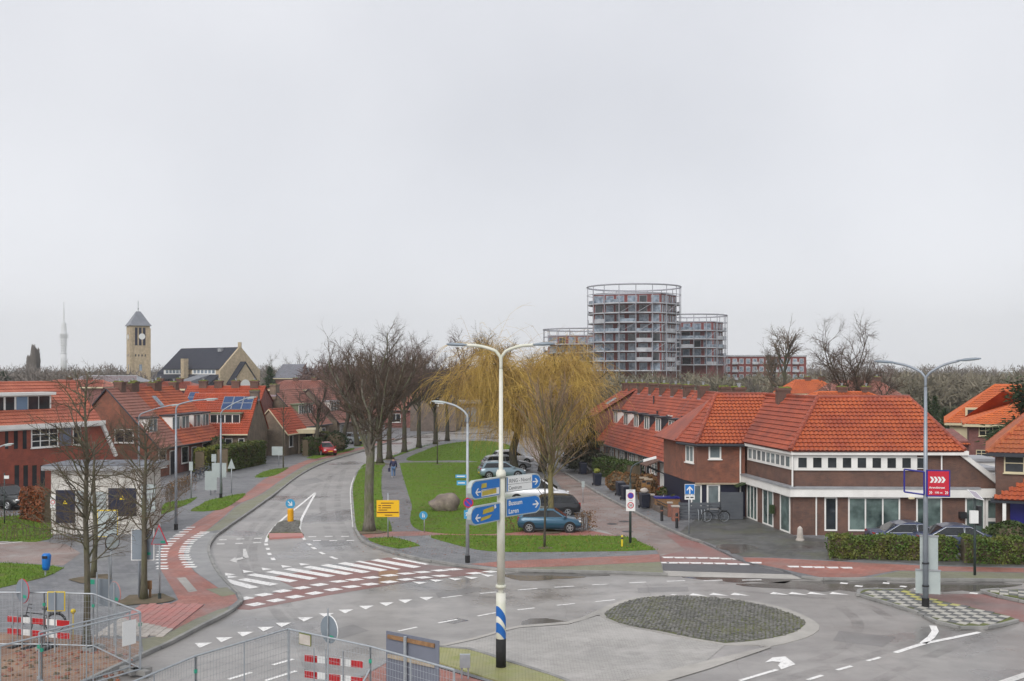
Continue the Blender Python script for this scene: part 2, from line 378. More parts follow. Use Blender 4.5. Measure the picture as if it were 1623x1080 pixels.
def cobblemat():
    m, t, b = nodes('cobble'); P = pos(t)
    vo = t.nodes.new('ShaderNodeTexVoronoi'); vo.inputs['Scale'].default_value = 6; t.links.new(P, vo.inputs['Vector'])
    sx = t.nodes.new('ShaderNodeSeparateColor'); t.links.new(vo.outputs['Color'], sx.inputs[0])
    col = mixc(t, sx.outputs[0], (0.085, 0.085, 0.078), (0.20, 0.195, 0.18)); col = mixc(t, ramp(t, noise(t, P, 0.8, 6, 0.7), 0.5, 0.7, 0, 0.6), col, (0.12, 0.12, 0.055))
    t.links.new(col, b.inputs['Base Color']); b.inputs['Roughness'].default_value = 0.55
cobblemat()
flat('moss', (0.10, 0.14, 0.02), 0.95, c2=(0.17, 0.18, 0.03), scale=4)
flat('joint_moss', (0.075, 0.085, 0.045), 0.95, c2=(0.13, 0.15, 0.035), scale=0.8)
flat('tile_black', (0.085, 0.09, 0.092), 0.6, c2=(0.15, 0.15, 0.145), scale=3)
flat('tile_white', (0.45, 0.435, 0.39), 0.6, c2=(0.38, 0.37, 0.33), scale=3)
flat('tile_yellow', (0.48, 0.45, 0.10), 0.6, c2=(0.40, 0.38, 0.16), scale=3)
flat('slab_pink', (0.46, 0.19, 0.17), 0.7, c2=(0.38, 0.2, 0.18), scale=2)
# walls and roofs
brickmat('brick_brown', (0.155, 0.078, 0.055), (0.115, 0.058, 0.046), (0.12, 0.095, 0.085))
brickmat('brick_rust', (0.27, 0.095, 0.055), (0.19, 0.072, 0.048), (0.16, 0.10, 0.08), patch=(0.15, 0.075, 0.055))
brickmat('brick_red', (0.31, 0.075, 0.045), (0.26, 0.062, 0.040), (0.22, 0.085, 0.065), grime=0.15)
brickmat('brick_grey', (0.16, 0.12, 0.10), (0.125, 0.10, 0.083), (0.13, 0.115, 0.10))
brickmat('brick_olive', (0.215, 0.165, 0.12), (0.17, 0.13, 0.098), (0.16, 0.14, 0.11))
brickmat('brick_mauve', (0.245, 0.10, 0.085), (0.20, 0.08, 0.072), (0.17, 0.10, 0.095))
brickmat('brick_cream', (0.47, 0.375, 0.25), (0.42, 0.335, 0.225), (0.4, 0.33, 0.24), grime=0.2)
brickmat('brick_crimson', (0.20, 0.045, 0.042), (0.165, 0.038, 0.036), (0.16, 0.06, 0.055), grime=0.1)
brickmat('masonry_white', (0.62, 0.60, 0.56), (0.56, 0.54, 0.50), (0.5, 0.48, 0.44), grime=0.22)
tilemat('tile_orange', (0.52, 0.125, 0.036), (0.36, 0.075, 0.026), (0.26, 0.05, 0.026), moss=0.2)
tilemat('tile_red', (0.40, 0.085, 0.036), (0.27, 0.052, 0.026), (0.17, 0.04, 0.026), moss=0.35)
tilemat('tile_bright', (0.62, 0.155, 0.035), (0.53, 0.12, 0.03), (0.44, 0.09, 0.03), rough=0.65)
tilemat('tile_scarlet', (0.46, 0.08, 0.024), (0.36, 0.055, 0.02), (0.27, 0.05, 0.024), moss=0.2)
tilemat('tile_pink', (0.36, 0.15, 0.11), (0.29, 0.115, 0.085), (0.22, 0.095, 0.07), moss=0.4)
tilemat('tile_blend', (0.50, 0.14, 0.035), (0.33, 0.055, 0.02), (0.24, 0.075, 0.03), moss=0.45)
tilemat('tile_salmon', (0.50, 0.16, 0.09), (0.42, 0.12, 0.07), (0.34, 0.09, 0.055), tw=0.3)
flat('tile_edge', (0.11, 0.022, 0.014), 0.8, c2=(0.17, 0.035, 0.02), scale=4)  # tile ends: weathered tone with the shade line of the laps painted in
flat('slate', (0.010, 0.013, 0.026), 0.75, c2=(0.018, 0.021, 0.036), scale=0.8)
flat('slate_light', (0.16, 0.175, 0.20), 0.5, c2=(0.20, 0.21, 0.24), scale=0.8)
flat('white_paint', (0.84, 0.83, 0.80), 0.5, c2=(0.74, 0.73, 0.70), scale=1.1)
flat('cream_paint', (0.62, 0.55, 0.36), 0.55, c2=(0.55, 0.49, 0.33), scale=1.5)
flat('cream_render', (0.45, 0.37, 0.26), 0.8, c2=(0.38, 0.31, 0.22), scale=1.0)
flat('dark_paint', (0.028, 0.032, 0.042), 0.45)
flat('green_board', (0.13, 0.17, 0.10), 0.6, c2=(0.19, 0.21, 0.14), scale=1.2)
flat('navy_board', (0.012, 0.014, 0.035), 0.5)
flat('grey_board', (0.075, 0.085, 0.10), 0.6, c2=(0.095, 0.105, 0.12), scale=1.5)
flat('lead', (0.26, 0.27, 0.29), 0.5, c2=(0.34, 0.35, 0.37), scale=2)
flat('lead_violet', (0.34, 0.31, 0.36), 0.5)
flat('roof_felt', (0.085, 0.095, 0.115), 0.6, c2=(0.14, 0.15, 0.17), scale=0.6)
flat('panel_blue', (0.12, 0.20, 0.31), 0.5, c2=(0.15, 0.23, 0.34), scale=0.6)
flat('panel_grey', (0.14, 0.16, 0.22), 0.5)
flat('interior_red', (0.16, 0.02, 0.02), 0.6); flat('interior_wood', (0.30, 0.16, 0.04), 0.7); flat('curtain', (0.5, 0.52, 0.5), 0.8)
def glassmat(name, c, rough=0.06, var=None):
    m, t, b = nodes(name); P = pos(t)
    col = mixc(t, ramp(t, noise(t, P, 0.9, 3), 0.35, 0.65), c, var or tuple(x * 0.45 for x in c))
    t.links.new(col, b.inputs['Base Color']); b.inputs['Roughness'].default_value = rough; b.inputs['Specular IOR Level'].default_value = 0.6
glassmat('glass', (0.035, 0.042, 0.05)); glassmat('glass_pale', (0.22, 0.26, 0.27), var=(0.10, 0.13, 0.14))
glassmat('glass_green', (0.17, 0.235, 0.22), var=(0.02, 0.032, 0.032)); glassmat('glass_sky', (0.30, 0.36, 0.43), 0.12, var=(0.10, 0.13, 0.17))
glassmat('solar', (0.012, 0.04, 0.12), 0.12, var=(0.02, 0.055, 0.15))
glassmat('car_glass', (0.02, 0.024, 0.028), 0.04)
# metals, signs, small things
flat('galvanised', (0.40, 0.43, 0.45), 0.5, 0.35, c2=(0.33, 0.36, 0.39), scale=6)
flat('pole_grey', (0.24, 0.27, 0.31), 0.45, 0.3, c2=(0.30, 0.33, 0.37), scale=2)
flat('pole_white', (0.66, 0.65, 0.58), 0.5, c2=(0.55, 0.56, 0.46), scale=2.5)
flat('pole_dark', (0.035, 0.05, 0.05), 0.5); flat('black_rubber', (0.012, 0.012, 0.013), 0.8); flat('black_plastic', (0.02, 0.021, 0.024), 0.45)
flat('bin_blueblack', (0.016, 0.02, 0.035), 0.45)
flat('sign_back', (0.20, 0.24, 0.28), 0.5, 0.2, c2=(0.24, 0.28, 0.32), scale=1.5)
flat('sign_back_pale', (0.42, 0.47, 0.46), 0.5, 0.1, c2=(0.36, 0.41, 0.41), scale=1.5)
flat('sign_blue', (0.006, 0.155, 0.50), 0.4); flat('sign_navy', (0.02, 0.02, 0.22), 0.4); flat('sign_white', (0.74, 0.75, 0.74), 0.4)
flat('sign_red', (0.50, 0.012, 0.035), 0.4); flat('sign_yellow', (0.80, 0.46, 0.008), 0.4); flat('tape_yellow', (0.52, 0.40, 0.03), 0.5, c2=(0.40, 0.33, 0.06), scale=6)
flat('sign_violet', (0.05, 0.05, 0.33), 0.4); flat('sign_cyan', (0.05, 0.30, 0.52), 0.4); flat('sticker_green', (0.02, 0.30, 0.19), 0.5)
flat('sign_ink', (0.04, 0.045, 0.05), 0.5); flat('sign_brown', (0.10, 0.012, 0.008), 0.5); flat('pole_blue', (0.01, 0.12, 0.42), 0.5)
flat('red_stripe', (0.50, 0.015, 0.02), 0.45, c2=(0.40, 0.012, 0.016), scale=8)
flat('wood', (0.30, 0.17, 0.08), 0.8, c2=(0.20, 0.11, 0.055), scale=5); flat('wood_pale', (0.42, 0.35, 0.26), 0.8, c2=(0.32, 0.26, 0.19), scale=5)
flat('sign_board_back', (0.145, 0.16, 0.205), 0.5, c2=(0.165, 0.18, 0.225), scale=1.0)
flat('concrete_hazed', (0.72, 0.73, 0.75), 0.8); flat('steel_frame', (0.36, 0.36, 0.40), 0.5, 0.2); flat('balcony', (0.52, 0.53, 0.56), 0.6, c2=(0.36, 0.37, 0.40), scale=0.5)  # tower concrete: haze fade painted in as a paler colour
flat('bollard_yellow', (0.75, 0.36, 0.006), 0.45); flat('post_yellow', (0.70, 0.52, 0.03), 0.5)
flat('terracotta', (0.30, 0.12, 0.07), 0.8); flat('brick_pillar', (0.30, 0.13, 0.09), 0.85, c2=(0.2, 0.09, 0.07), scale=6)
flat('stone_pale', (0.50, 0.46, 0.42), 0.8, c2=(0.40, 0.36, 0.32), scale=3)
m_, t_, b_ = nodes('boulder'); P_ = pos(t_)
t_.links.new(mixc(t_, ramp(t_, noise(t_, P_, 2.2, 7, 0.7), 0.35, 0.65), (0.20, 0.155, 0.14), mixc(t_, ramp(t_, noise(t_, P_, 0.9, 3), 0.45, 0.62), (0.33, 0.28, 0.22), (0.12, 0.10, 0.07))), b_.inputs['Base Color'])
b_.inputs['Roughness'].default_value = 0.85; bump(t_, b_, noise(t_, P_, 5, 6, 0.7), 0.6, 0.06)
# cars
def carpaint(name, c, metal=0.3): 
    m = flat(name, c, 0.28, metal); m.node_tree.nodes['Principled BSDF'].inputs['Coat Weight'].default_value = 0.6
    return m
for n_, c_ in (('blue', (0.02, 0.085, 0.145)), ('red', (0.42, 0.008, 0.014)), ('white', (0.62, 0.63, 0.65)), ('silver', (0.30, 0.33, 0.36)), ('dark', (0.022, 0.024, 0.028)),
               ('navy', (0.045, 0.06, 0.12)), ('cyan', (0.20, 0.28, 0.33)), ('black', (0.012, 0.016, 0.016))): carpaint('car_' + n_, c_)
flat('chrome', (0.6, 0.62, 0.64), 0.2, 0.9); flat('rim', (0.38, 0.39, 0.40), 0.35, 0.6); flat('lamp_clear', (0.72, 0.74, 0.75), 0.15); flat('lamp_red', (0.35, 0.004, 0.006), 0.25)
flat('plate_yellow', (0.72, 0.50, 0.02), 0.5); flat('cover_grey', (0.48, 0.51, 0.55), 0.7, c2=(0.36, 0.39, 0.44), scale=1.5)
# plants
barkmat('bark_green', (0.065, 0.057, 0.042), (0.13, 0.115, 0.08), (0.10, 0.10, 0.05))
barkmat('bark_grey', (0.085, 0.075, 0.06), (0.21, 0.19, 0.16), (0.11, 0.125, 0.055))
barkmat('bark_dark', (0.045, 0.038, 0.032), (0.085, 0.072, 0.058), (0.07, 0.075, 0.03))
barkmat('bark_olive', (0.14, 0.115, 0.05), (0.22, 0.18, 0.085), (0.15, 0.14, 0.05))
flat('twig_brown', (0.105, 0.078, 0.058), 0.9, c2=(0.15, 0.11, 0.07), scale=1.5)
flat('twig_olive', (0.125, 0.095, 0.06), 0.9, c2=(0.09, 0.07, 0.05), scale=1.5)
flat('twig_dark', (0.07, 0.053, 0.04), 0.9, c2=(0.115, 0.08, 0.055), scale=1.2)
flat('twig_mauve', (0.145, 0.09, 0.078), 0.9, c2=(0.10, 0.066, 0.06), scale=0.5)
flat('twig_russet', (0.30, 0.10, 0.04), 0.9, c2=(0.2, 0.07, 0.035), scale=1)
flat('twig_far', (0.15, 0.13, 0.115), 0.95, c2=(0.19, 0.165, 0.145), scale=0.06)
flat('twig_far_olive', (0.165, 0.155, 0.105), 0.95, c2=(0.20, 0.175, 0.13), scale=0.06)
flat('willow', (0.55, 0.375, 0.085), 0.8, c2=(0.33, 0.205, 0.06), scale=0.55)
flat('twig_fan', (0.27, 0.19, 0.125), 0.9, c2=(0.17, 0.115, 0.075), scale=1)
leafmat('leaf_green', ((0.035, 0.062, 0.016), (0.07, 0.10, 0.025), (0.03, 0.045, 0.015)))
leafmat('leaf_yew', ((0.05, 0.085, 0.018), (0.085, 0.12, 0.022), (0.10, 0.085, 0.03)))
leafmat('leaf_lime', ((0.13, 0.15, 0.022), (0.20, 0.20, 0.03), (0.07, 0.09, 0.02)))
leafmat('leaf_hedge', ((0.04, 0.085, 0.018), (0.10, 0.16, 0.03), (0.15, 0.14, 0.035)))
leafmat('leaf_beech', ((0.30, 0.10, 0.035), (0.22, 0.07, 0.03), (0.14, 0.05, 0.03)))
leafmat('leaf_brown', ((0.26, 0.135, 0.05), (0.18, 0.095, 0.04), (0.10, 0.06, 0.03)))
leafmat('leaf_pine', ((0.028, 0.050, 0.022), (0.055, 0.085, 0.03), (0.02, 0.035, 0.016)))
leafmat('leaf_conifer', ((0.035, 0.05, 0.028), (0.07, 0.075, 0.05), (0.11, 0.10, 0.08)))
flat('grass_blade', (0.08, 0.16, 0.016), 0.9, c2=(0.165, 0.23, 0.035), scale=1.6)
# clothes
flat('jacket', (0.025, 0.03, 0.085), 0.8, c2=(0.02, 0.02, 0.05), scale=6); flat('jeans', (0.10, 0.17, 0.30), 0.85); flat('skin', (0.42, 0.24, 0.17), 0.6); flat('hair', (0.03, 0.02, 0.015), 0.7); flat('shoes', (0.55, 0.55, 0.55), 0.6)
# ------------------------------------------------------------------ ground, roads, pavements
PUD = [[(826, 990), (842, 981), (866, 979), (890, 984), (905, 988), (886, 992), (858, 994)], [(800, 912), (840, 906), (905, 908), (960, 913), (900, 917), (850, 921), (812, 918)], [(1180, 927), (1280, 921), (1390, 922), (1480, 926), (1440, 934), (1350, 938), (1250, 934)], [(1080, 914), (1180, 917), (1270, 920), (1230, 924), (1140, 922)], [(1480, 926), (1560, 923), (1620, 926), (1560, 936), (1500, 938)], [(1300, 890), (1370, 889), (1330, 893)], [(700, 985), (725, 980), (742, 984), (718, 990)], [(500, 900), (540, 893), (560, 898), (530, 904)], [(1140, 868), (1180, 866), (1200, 874), (1160, 880)]]
def inside(poly, x, y):
    r = False; n = len(poly); j = n - 1
    for i in range(n):
        xi, yi = poly[i][:2]; xj, yj = poly[j][:2]
        if (yi > y) != (yj > y) and x < (xj - xi) * (y - yi) / (yj - yi) + xi: r = not r
        j = i
    return r
def sheet(name, pts, z, m, label=None, thick=0.0):
    mb = MB()
    if thick: mb.prism(pts, z - thick, z)
    else:
        P = np.array(pts, float)
        if np.sum(P[:, 0] * np.roll(P[:, 1], -1) - np.roll(P[:, 0], -1) * P[:, 1]) < 0: P = P[::-1]
        mb.poly([(x, y, z) for x, y in P])
    return struct(name, mb, m, label)
mb = MB()
gx = np.linspace(-3400, 3400, 9); gy = np.linspace(-40, 4300, 9)
mb.poly([(-3400, -40, -0.05), (3400, -40, -0.05), (3400, 4300, -0.05), (-3400, 4300, -0.05)])
struct('ground', mb, 'field', 'flat ground reaching to the horizon')
sheet('road', [(-70, 10), (80, 10), (80, 72), (40, 200), (-30, 200), (-70, 120)], 0.0, 'asphalt', 'damp grey asphalt of the junction and main road')

Lpx = [(-160, 1210), (60, 1120), (150, 1077), (225, 1042), (262, 1025.6), (311, 1000), (358, 976), (373, 966), (382, 955.6), (378.6, 945), (363, 930), (345, 909),
       (334.5, 888), (330.6, 870), (337, 857), (347.5, 846.7), (396, 813), (433.5, 786), (476, 753.7), (518, 733), (575, 716), (624, 700), (664, 690), (704, 684.5)]
Lk = catmull(g2(Lpx), 1.0)
sheet('pavement_left', Lk + [(-8, 200), (-150, 200), (-150, 12)], ZP, 'paver_grey', 'wet grey paved footway on the left side', 0.15)
Mpx = [(720, 698), (684, 704), (645, 715), (606, 730), (570, 746), (562, 761), (558, 777), (559, 803), (562, 836), (567, 848), (575, 859.6), (598, 870), (637, 881.7),
       (677, 890.8), (717, 897), (781, 905), (833, 907), (950, 909.5), (1053, 913)]
Mk = catmull(g2(Mpx), 1.0)
M2 = g2([(1053, 913), (1047, 893), (1041, 877), (1011.5, 861), (985, 852), (941, 844.5), (928, 815), (905, 794), (893, 780), (872, 752), (852, 736), (842, 724), (830, 708), (800, 698)])
sheet('pavement_middle', Mk + catmull(M2, 1.0)[1:], ZP, 'paver_grey', 'grey paved corner between the main road and the side street', 0.15)
Rpx = [(862, 728), (880, 741), (900, 753.7), (952, 785), (1003.7, 812), (1045, 834), (1071, 845.8), (1097, 857), (1115, 862), (1150, 879), (1180, 893), (1240, 906), (1271, 917.5), (1300, 920.6), (1376, 920.6), (1500, 922), (1800, 924)]
Rk = catmull(g2(Rpx), 1.0)
sheet('pavement_right', Rk + [(90, Rk[-1][1]), (90, 200), (18, 200), Rk[0]], ZP, 'paver_grey', 'grey paved footway before the corner shop', 0.15)
# side street
sheet('side_street', g2([(1048, 893), (1030, 868), (940, 836), (880, 770), (830, 722), (790, 700)]) + [(4, 170), (16, 170)] + g2([(862, 722), (905, 750), (1010, 810), (1080, 845), (1130, 868), (1200, 893)]), 0.004, 'paver_brick', 'brick-paved side street with puddled joints')
sheet('cycle_crossing', g2([(1047.5, 893.6), (1047, 882), (1086, 872), (1052, 845), (1062, 841), (1108, 861), (1148, 878), (1182, 893), (1196, 897)]), 0.008, 'asphalt_red', 'faded red cycle crossing at the side street mouth')
sheet('exit_apron', g2([(1050, 894), (1190, 896), (1258, 911), (1050.5, 905)]), 0.010, 'asphalt_dark', 'dark grey exit apron')
sheet('exit_ramp', g2([(1050.5, 905.3), (1258, 911.3), (1271, 918.6), (1053, 914)]), 0.014, 'concrete', 'pale concrete ramp strip')
sheet('red_crossing', g2([(388, 950), (470, 933), (560, 914), (600, 905), (640, 898), (690, 897), (790, 905), (770, 909), (640, 924), (520, 944), (396, 967), (372, 966)]), 0.004, 'asphalt_red', 'faded red cycle crossing beside the zebra')
sheet('zebra_patch', g2([(430, 915), (560, 893), (615, 884), (660, 893), (690, 897), (640, 898), (600, 905), (560, 914), (470, 933)]), 0.005, 'asphalt_red', 'worn red asphalt below the zebra')
sheet('orange_patch', g2([(600, 906), (631, 904), (631, 923), (600, 926)]), 0.009, 'asphalt_orange', 'orange-brown asphalt repair patch')
# left side surfaces
zl = ZP + 0.004
bpx_l = [(254, 905), (253, 885.6), (262, 867), (285, 849), (306, 834), (339, 813), (389, 785), (424, 759), (481.5, 733), (523, 722), (575, 710), (624, 696)]
bpx_r = [(628, 698), (575, 713.5), (530, 725), (492, 735.6), (455.6, 756), (414, 785), (378, 802), (352, 824), (324, 846.7), (301, 862), (291.7, 880), (297, 895), (308.6, 910)]
sheet('cycle_path_left', catmull(g2(bpx_l)) + catmull(g2(bpx_r)), zl, 'paver_red', 'red paved cycle path along the left kerb')
sheet('cycle_path_bend', g2([(254, 905.3), (308.6, 910.3), (330, 925), (352, 940), (372, 945), (377, 955), (366, 964), (311, 985), (262, 1010), (232, 1016), (222, 985), (283, 955), (272, 935)]), zl, 'paver_red', 'red paved cycle path bend at the near corner')
sheet('kerb_strip_left', catmull(g2([(625, 699.5), (576, 715.3), (519, 731), (478, 751), (437, 782), (398, 811), (352, 842)])) + catmull(g2([(326, 846.3), (354, 824.5), (380, 802.5), (416, 785.5), (457.6, 756.5), (494, 736), (531, 725.6), (576, 714)])), zl, 'paver_green', 'mossy paver strip beside the left kerb')
sheet('concrete_bay', catmull(g2([(326, 847), (346, 848), (339, 857), (333, 870), (337, 888), (347, 909), (362, 927), (371, 938)])) + g2([(350, 938), (330, 924), (310, 910), (299, 895), (293.5, 880), (303, 862)]), zl, 'concrete_grey', 'pale grey concrete bay by the bend')
sheet('pale_slab', g2([(280, 920), (294, 919), (313, 941), (299, 943)]), zl + 0.004, 'concrete', 'pale concrete slab in the cycle path')
sheet('brick_drive', g2([(-60, 866), (0, 863), (60, 861), (105, 866), (128, 880), (112, 892), (100, 900), (0, 894), (-60, 892)]), zl, 'paver_brick', 'brick-paved parking court at the left')
sheet('building_site', g2([(-200, 1005), (60, 1008), (150, 1012), (222, 1022), (224, 1041), (150, 1076), (-300, 1280)]), zl, 'sand', 'churned sandy ground inside the site fence')
sheet('mossy_corner', g2([(326, 938), (360, 935), (374, 946), (352, 950)]), zl + 0.006, 'paver_green', 'mossy paver corner')
sheet('sunken_verge', g2([(224, 1018), (262, 1011), (300, 991), (345, 971), (364, 966), (358, 974), (311, 998), (262, 1023), (228, 1038)]), zl + 0.006, 'paver_green', 'mossy paver edge by the near kerb')
# middle block surfaces
sheet('red_path_middle', g2([(568, 847), (640, 845.5), (760, 844), (935, 844), (982, 852.5), (800, 851.5), (683, 851.5), (620, 853.5), (582, 855.5)]), zl, 'paver_red', 'reddish cross path behind the grass strip')
sheet('cycle_path_front', catmull(g2([(744, 897.5), (815, 892), (900, 888.5), (1000, 884), (1045, 881.5)])) + g2([(1047, 894), (1000, 896), (900, 901), (800, 904)]), zl, 'paver_red', 'red cycle path along the junction kerb')
sheet('front_strip', g2([(808, 904.3), (900, 901.3), (1000, 896.3), (1047.4, 894.3), (1051.5, 911.5), (950, 908), (833, 905.6)]), zl, 'paver_green', 'olive paver strip at the junction kerb')
sheet('footpath', catmull(g2([(703, 705), (668, 717), (640, 728), (634, 741), (640, 765), (651, 800), (667, 845)])) + catmull(g2([(622, 845), (607, 790), (606, 747), (612, 739), (607, 735), (625, 727), (660, 714), (695, 703)])), zl, 'paver_path', 'grey footpath curving through the lawn')
sheet('cross_path', g2([(645, 732), (727, 732), (727, 734), (642, 735)]), zl + 0.003, 'paver_path', 'narrow cross path in the lawn')
# right block surfaces
sheet('cycle_path_right', g2([(1182, 893.5), (1177, 887), (1230, 888), (1300, 892), (1380, 896), (1480, 901), (1623, 904), (1750, 905), (1750, 912), (1623, 911), (1500, 909), (1420, 908), (1360, 919), (1300, 918.5), (1240, 905.5)]), zl, 'paver_red', 'red cycle path before the hedges')
sheet('forecourt', g2([(1076, 847), (1110, 821), (1186, 823), (1258, 852), (1320, 860), (1315, 886), (1480, 899), (1623, 902), (1750, 903), (1750, 893), (1480, 890), (1400, 888), (1310, 891), (1230, 887), (1177, 886), (1117, 861), (1099, 856)]), zl, 'paver_dark', 'dark mossy paving before the corner shop')
sheet('yellow_strip_right', g2([(1376, 919.4), (1425, 909), (1500, 910), (1623, 912), (1750, 913), (1750, 922), (1500, 920.5)]), zl, 'paver_green', 'yellowish paver strip at the right kerb')
# grass
GR = {
 'verge': [(563, 761), (577, 738), (606, 734), (610, 740), (605.5, 746), (605.5, 788), (621, 840), (621, 845), (569, 846), (560.5, 813), (559.5, 777)],
 'far_verge': [(608, 731), (647, 716), (686, 705), (694, 702.5), (660, 713.5), (624, 726.5)],
 'lawn': [(635, 741), (641, 735.5), (727, 735), (790, 735), (812, 760), (832, 800), (838, 843), (667.5, 844), (652, 800), (641, 765)],
 'far_lawn': [(646, 731.5), (670, 717), (704, 706), (760, 700), (800, 705), (812, 715), (800, 734), (727, 731.5)],
 'grass_strip': [(683, 852.3), (792, 852.3), (984, 853.5), (1011, 861.5), (1039, 875), (1000, 876.5), (900, 878), (802, 878), (755.6, 874.5), (717, 865)],
 'small_verge': [(583, 857), (621.5, 854.5), (645, 860), (665.6, 868.7), (632, 873), (606, 868)],
 'verge_by_lamp': [(302.6, 813), (318, 803), (334, 795), (388, 784.5), (372, 799), (347, 811)],
 'verge_by_tree': [(404, 759), (422, 748.5), (455.6, 743), (447, 750), (430, 757)],
 'verge_by_shed': [(256, 818), (262, 800), (290, 796), (311, 791), (300, 800), (275, 811)],
 'corner_lawn': [(-60, 893), (0, 896), (60, 899), (101, 904), (85, 913), (70, 919), (0, 936), (-60, 948)],
 'hedge_lawn': [(-60, 826), (0, 823), (78, 818), (78, 858), (0, 861), (-60, 863)],
 'verge_by_red_car': [(486, 728), (505, 722.5), (530, 718), (560, 712), (556, 716), (520, 724), (500, 729)],
 'far_green': [(868, 712), (888, 709), (884, 716), (870, 717)],
 'far_verge_left': [(560, 709), (585, 704), (576, 709.5)],
}
bl_pts = []
for k_, px_ in GR.items():
    pl = catmull(g2(px_), 0.8, True)
    sheet(k_, pl, ZP + 0.022, 'grass', 'bright winter grass, ' + k_.replace('_', ' '), 0.03)
    P = np.array(pl); lo, hi = P.min(0), P.max(0)
    if lo[1] > 125: continue
    area = (hi - lo).prod(); n = int(min(9000, area * 60))
    lo, hi = lo - 0.2, hi + 0.2; q = lo + rng.random((n, 2)) * (hi - lo); j_ = rng.normal(0, 0.09, (n, 2))
    bl_pts.append(np.array([p + j for p, j in zip(q, j_) if inside(pl, *p)]))
B_ = np.vstack(bl_pts); n = len(B_)
h = 0.05 + 0.07 * rng.random(n); a = rng.random(n) * 6.283; wv = 0.02 + 0.015 * rng.random(n)
b0 = np.c_[B_ - np.c_[np.cos(a), np.sin(a)] * wv[:, None], np.full(n, ZP + 0.02)]; b1 = np.c_[B_ + np.c_[np.cos(a), np.sin(a)] * wv[:, None], np.full(n, ZP + 0.02)]
tp = np.c_[B_ + rng.normal(0, 0.03, (n, 2)), ZP + 0.02 + h]
mb = MB(); mb.addq(np.stack([b0, b1, tp], 1).reshape(-1, 3), np.arange(3 * n).reshape(-1, 3))
tag(mb.build('grass_blades', 'grass_blade'), 'short green grass growing on the lawns and verges', 'grass', kind='stuff')

for k_, px_ in enumerate(PUD):
    pl = catmull(g2(px_), 0.5, True); c_ = np.array(pl).mean(0)
    pl = [tuple(c_ + (np.array(p) - c_) * (1 + 0.16 * math.sin(i * 1.7) + 0.10 * math.sin(i * 4.1 + k_))) for i, p in enumerate(pl)]
    sheet('puddle', pl, ZP + 0.012 if k_ in (5, 8) else 0.0065, 'puddle', 'thin dark wet patch on the paving')
for px_ in ([(470, 1012), (560, 990), (585, 1000), (500, 1024)], [(1010, 932), (1090, 930), (1092, 938), (1012, 940)], [(455, 765), (500, 757), (515, 763), (470, 772)], [(1330, 1000), (1420, 1010), (1400, 1026), (1320, 1016)], [(690, 940), (760, 930), (764, 937), (695, 948)], [(505, 858), (552, 856), (556, 864), (512, 867)]):
    sheet('road_patch', g2(px_), 0.0035, 'asphalt_patch', 'darker asphalt repair patch')
n = 2600; q = np.array(g2([(x, y) for x, y in zip(rng.uniform(560, 1040, n), rng.uniform(730, 885, n))])); s_ = 0.025 + 0.03 * rng.random(n); a_ = rng.random(n) * 6.283; cs = np.c_[np.cos(a_), np.sin(a_)] * s_[:, None]; pn = np.c_[-cs[:, 1], cs[:, 0]] * 0.7; zt_ = np.full(n, ZP + 0.05)
lt = MB(); lt.addq(np.stack([np.c_[q - cs, zt_], np.c_[q + pn, zt_ + 0.02], np.c_[q + cs, zt_], np.c_[q - pn, zt_]], 1).reshape(-1, 3), np.arange(4 * n).reshape(-1, 4))
tag(lt.build('leaf_litter', 'twig_russet'), 'scattered brown fallen leaves on grass and paving', 'leaves', kind='stuff')
for x, y, r in ((586, 844, 0.85), (604, 736, 0.8), (619, 729, 0.8), (228, 951, 1.1), (148, 918, 0.9), (449, 743, 0.5), (693, 737, 0.45), (863, 869, 0.4), (873, 844, 0.7)):
    q = gp(x, y, ZP); sheet('bare_soil', [(q.x + r * (1 + 0.22 * math.sin(3 * t + x)) * math.cos(t), q.y + r * (1 + 0.2 * math.cos(4 * t + y)) * math.sin(t)) for t in np.arange(18) * 0.349], ZP + 0.03, 'earth', 'bare soil round a tree trunk')
# kerbs: a bed with single stones on it
kb = MB(); kb.box((-0.49, -0.075, -0.06), (0.49, 0.075, 0.045)); _k = kb.build('kerb_stone', 'kerb'); KME = _k.data; bpy.data.objects.remove(_k)
kb = MB(); kb.box((-0.49, -0.125, -0.06), (0.49, 0.125, 0.03)); _k = kb.build('kerb_stone', 'kerb_light'); KML = _k.data; bpy.data.objects.remove(_k)
def kerb(name, pts, label, me=None, zc=0.095, ymax=85, width=0.13):
    pts = [np.array(p[:2]) for p in pts]
    mb = MB()
    for a_, b_ in zip(pts[:-1], pts[1:]):
        d = b_ - a_; l = np.linalg.norm(d)
        if l < 1e-3: continue
        d /= l; nn_ = np.array([-d[1], d[0]])
        mb.ubox((*a_, 0), (*d, 0), (*nn_, 0), -0.01, l + 0.01, -0.03, zc + 0.03, -width / 2 + 0.01, width / 2 - 0.01)
    root = struct(name, mb, 'kerb', label)
    seg = np.array([np.linalg.norm(b_ - a_) for a_, b_ in zip(pts[:-1], pts[1:])]); cum = np.r_[0, np.cumsum(seg)]
    s = 0.5
    while s < cum[-1] - 0.3:
        def at_(v):
            i = min(len(seg) - 1, max(0, int(np.searchsorted(cum, v) - 1))); return pts[i] + (pts[i + 1] - pts[i]) * (v - cum[i]) / max(seg[i], 1e-6)
        p = at_(s); q0 = at_(max(0, s - 0.45)); q1 = at_(min(cum[-1] - 1e-3, s + 0.45))
        if p[1] < ymax and p[1] > 30:
            o = bpy.data.objects.new('kerb_stone', me or KME); C.objects.link(o); o.parent = root
            o.location = (p[0], p[1], zc + random.uniform(-0.004, 0.006)); o.rotation_euler = (0, 0, math.atan2(q1[1] - q0[1], q1[0] - q0[0]) + random.uniform(-0.008, 0.008))
        s += 1.0
    return root
kerb('kerb_left', Lk, 'grey kerb along the left side of the main road')
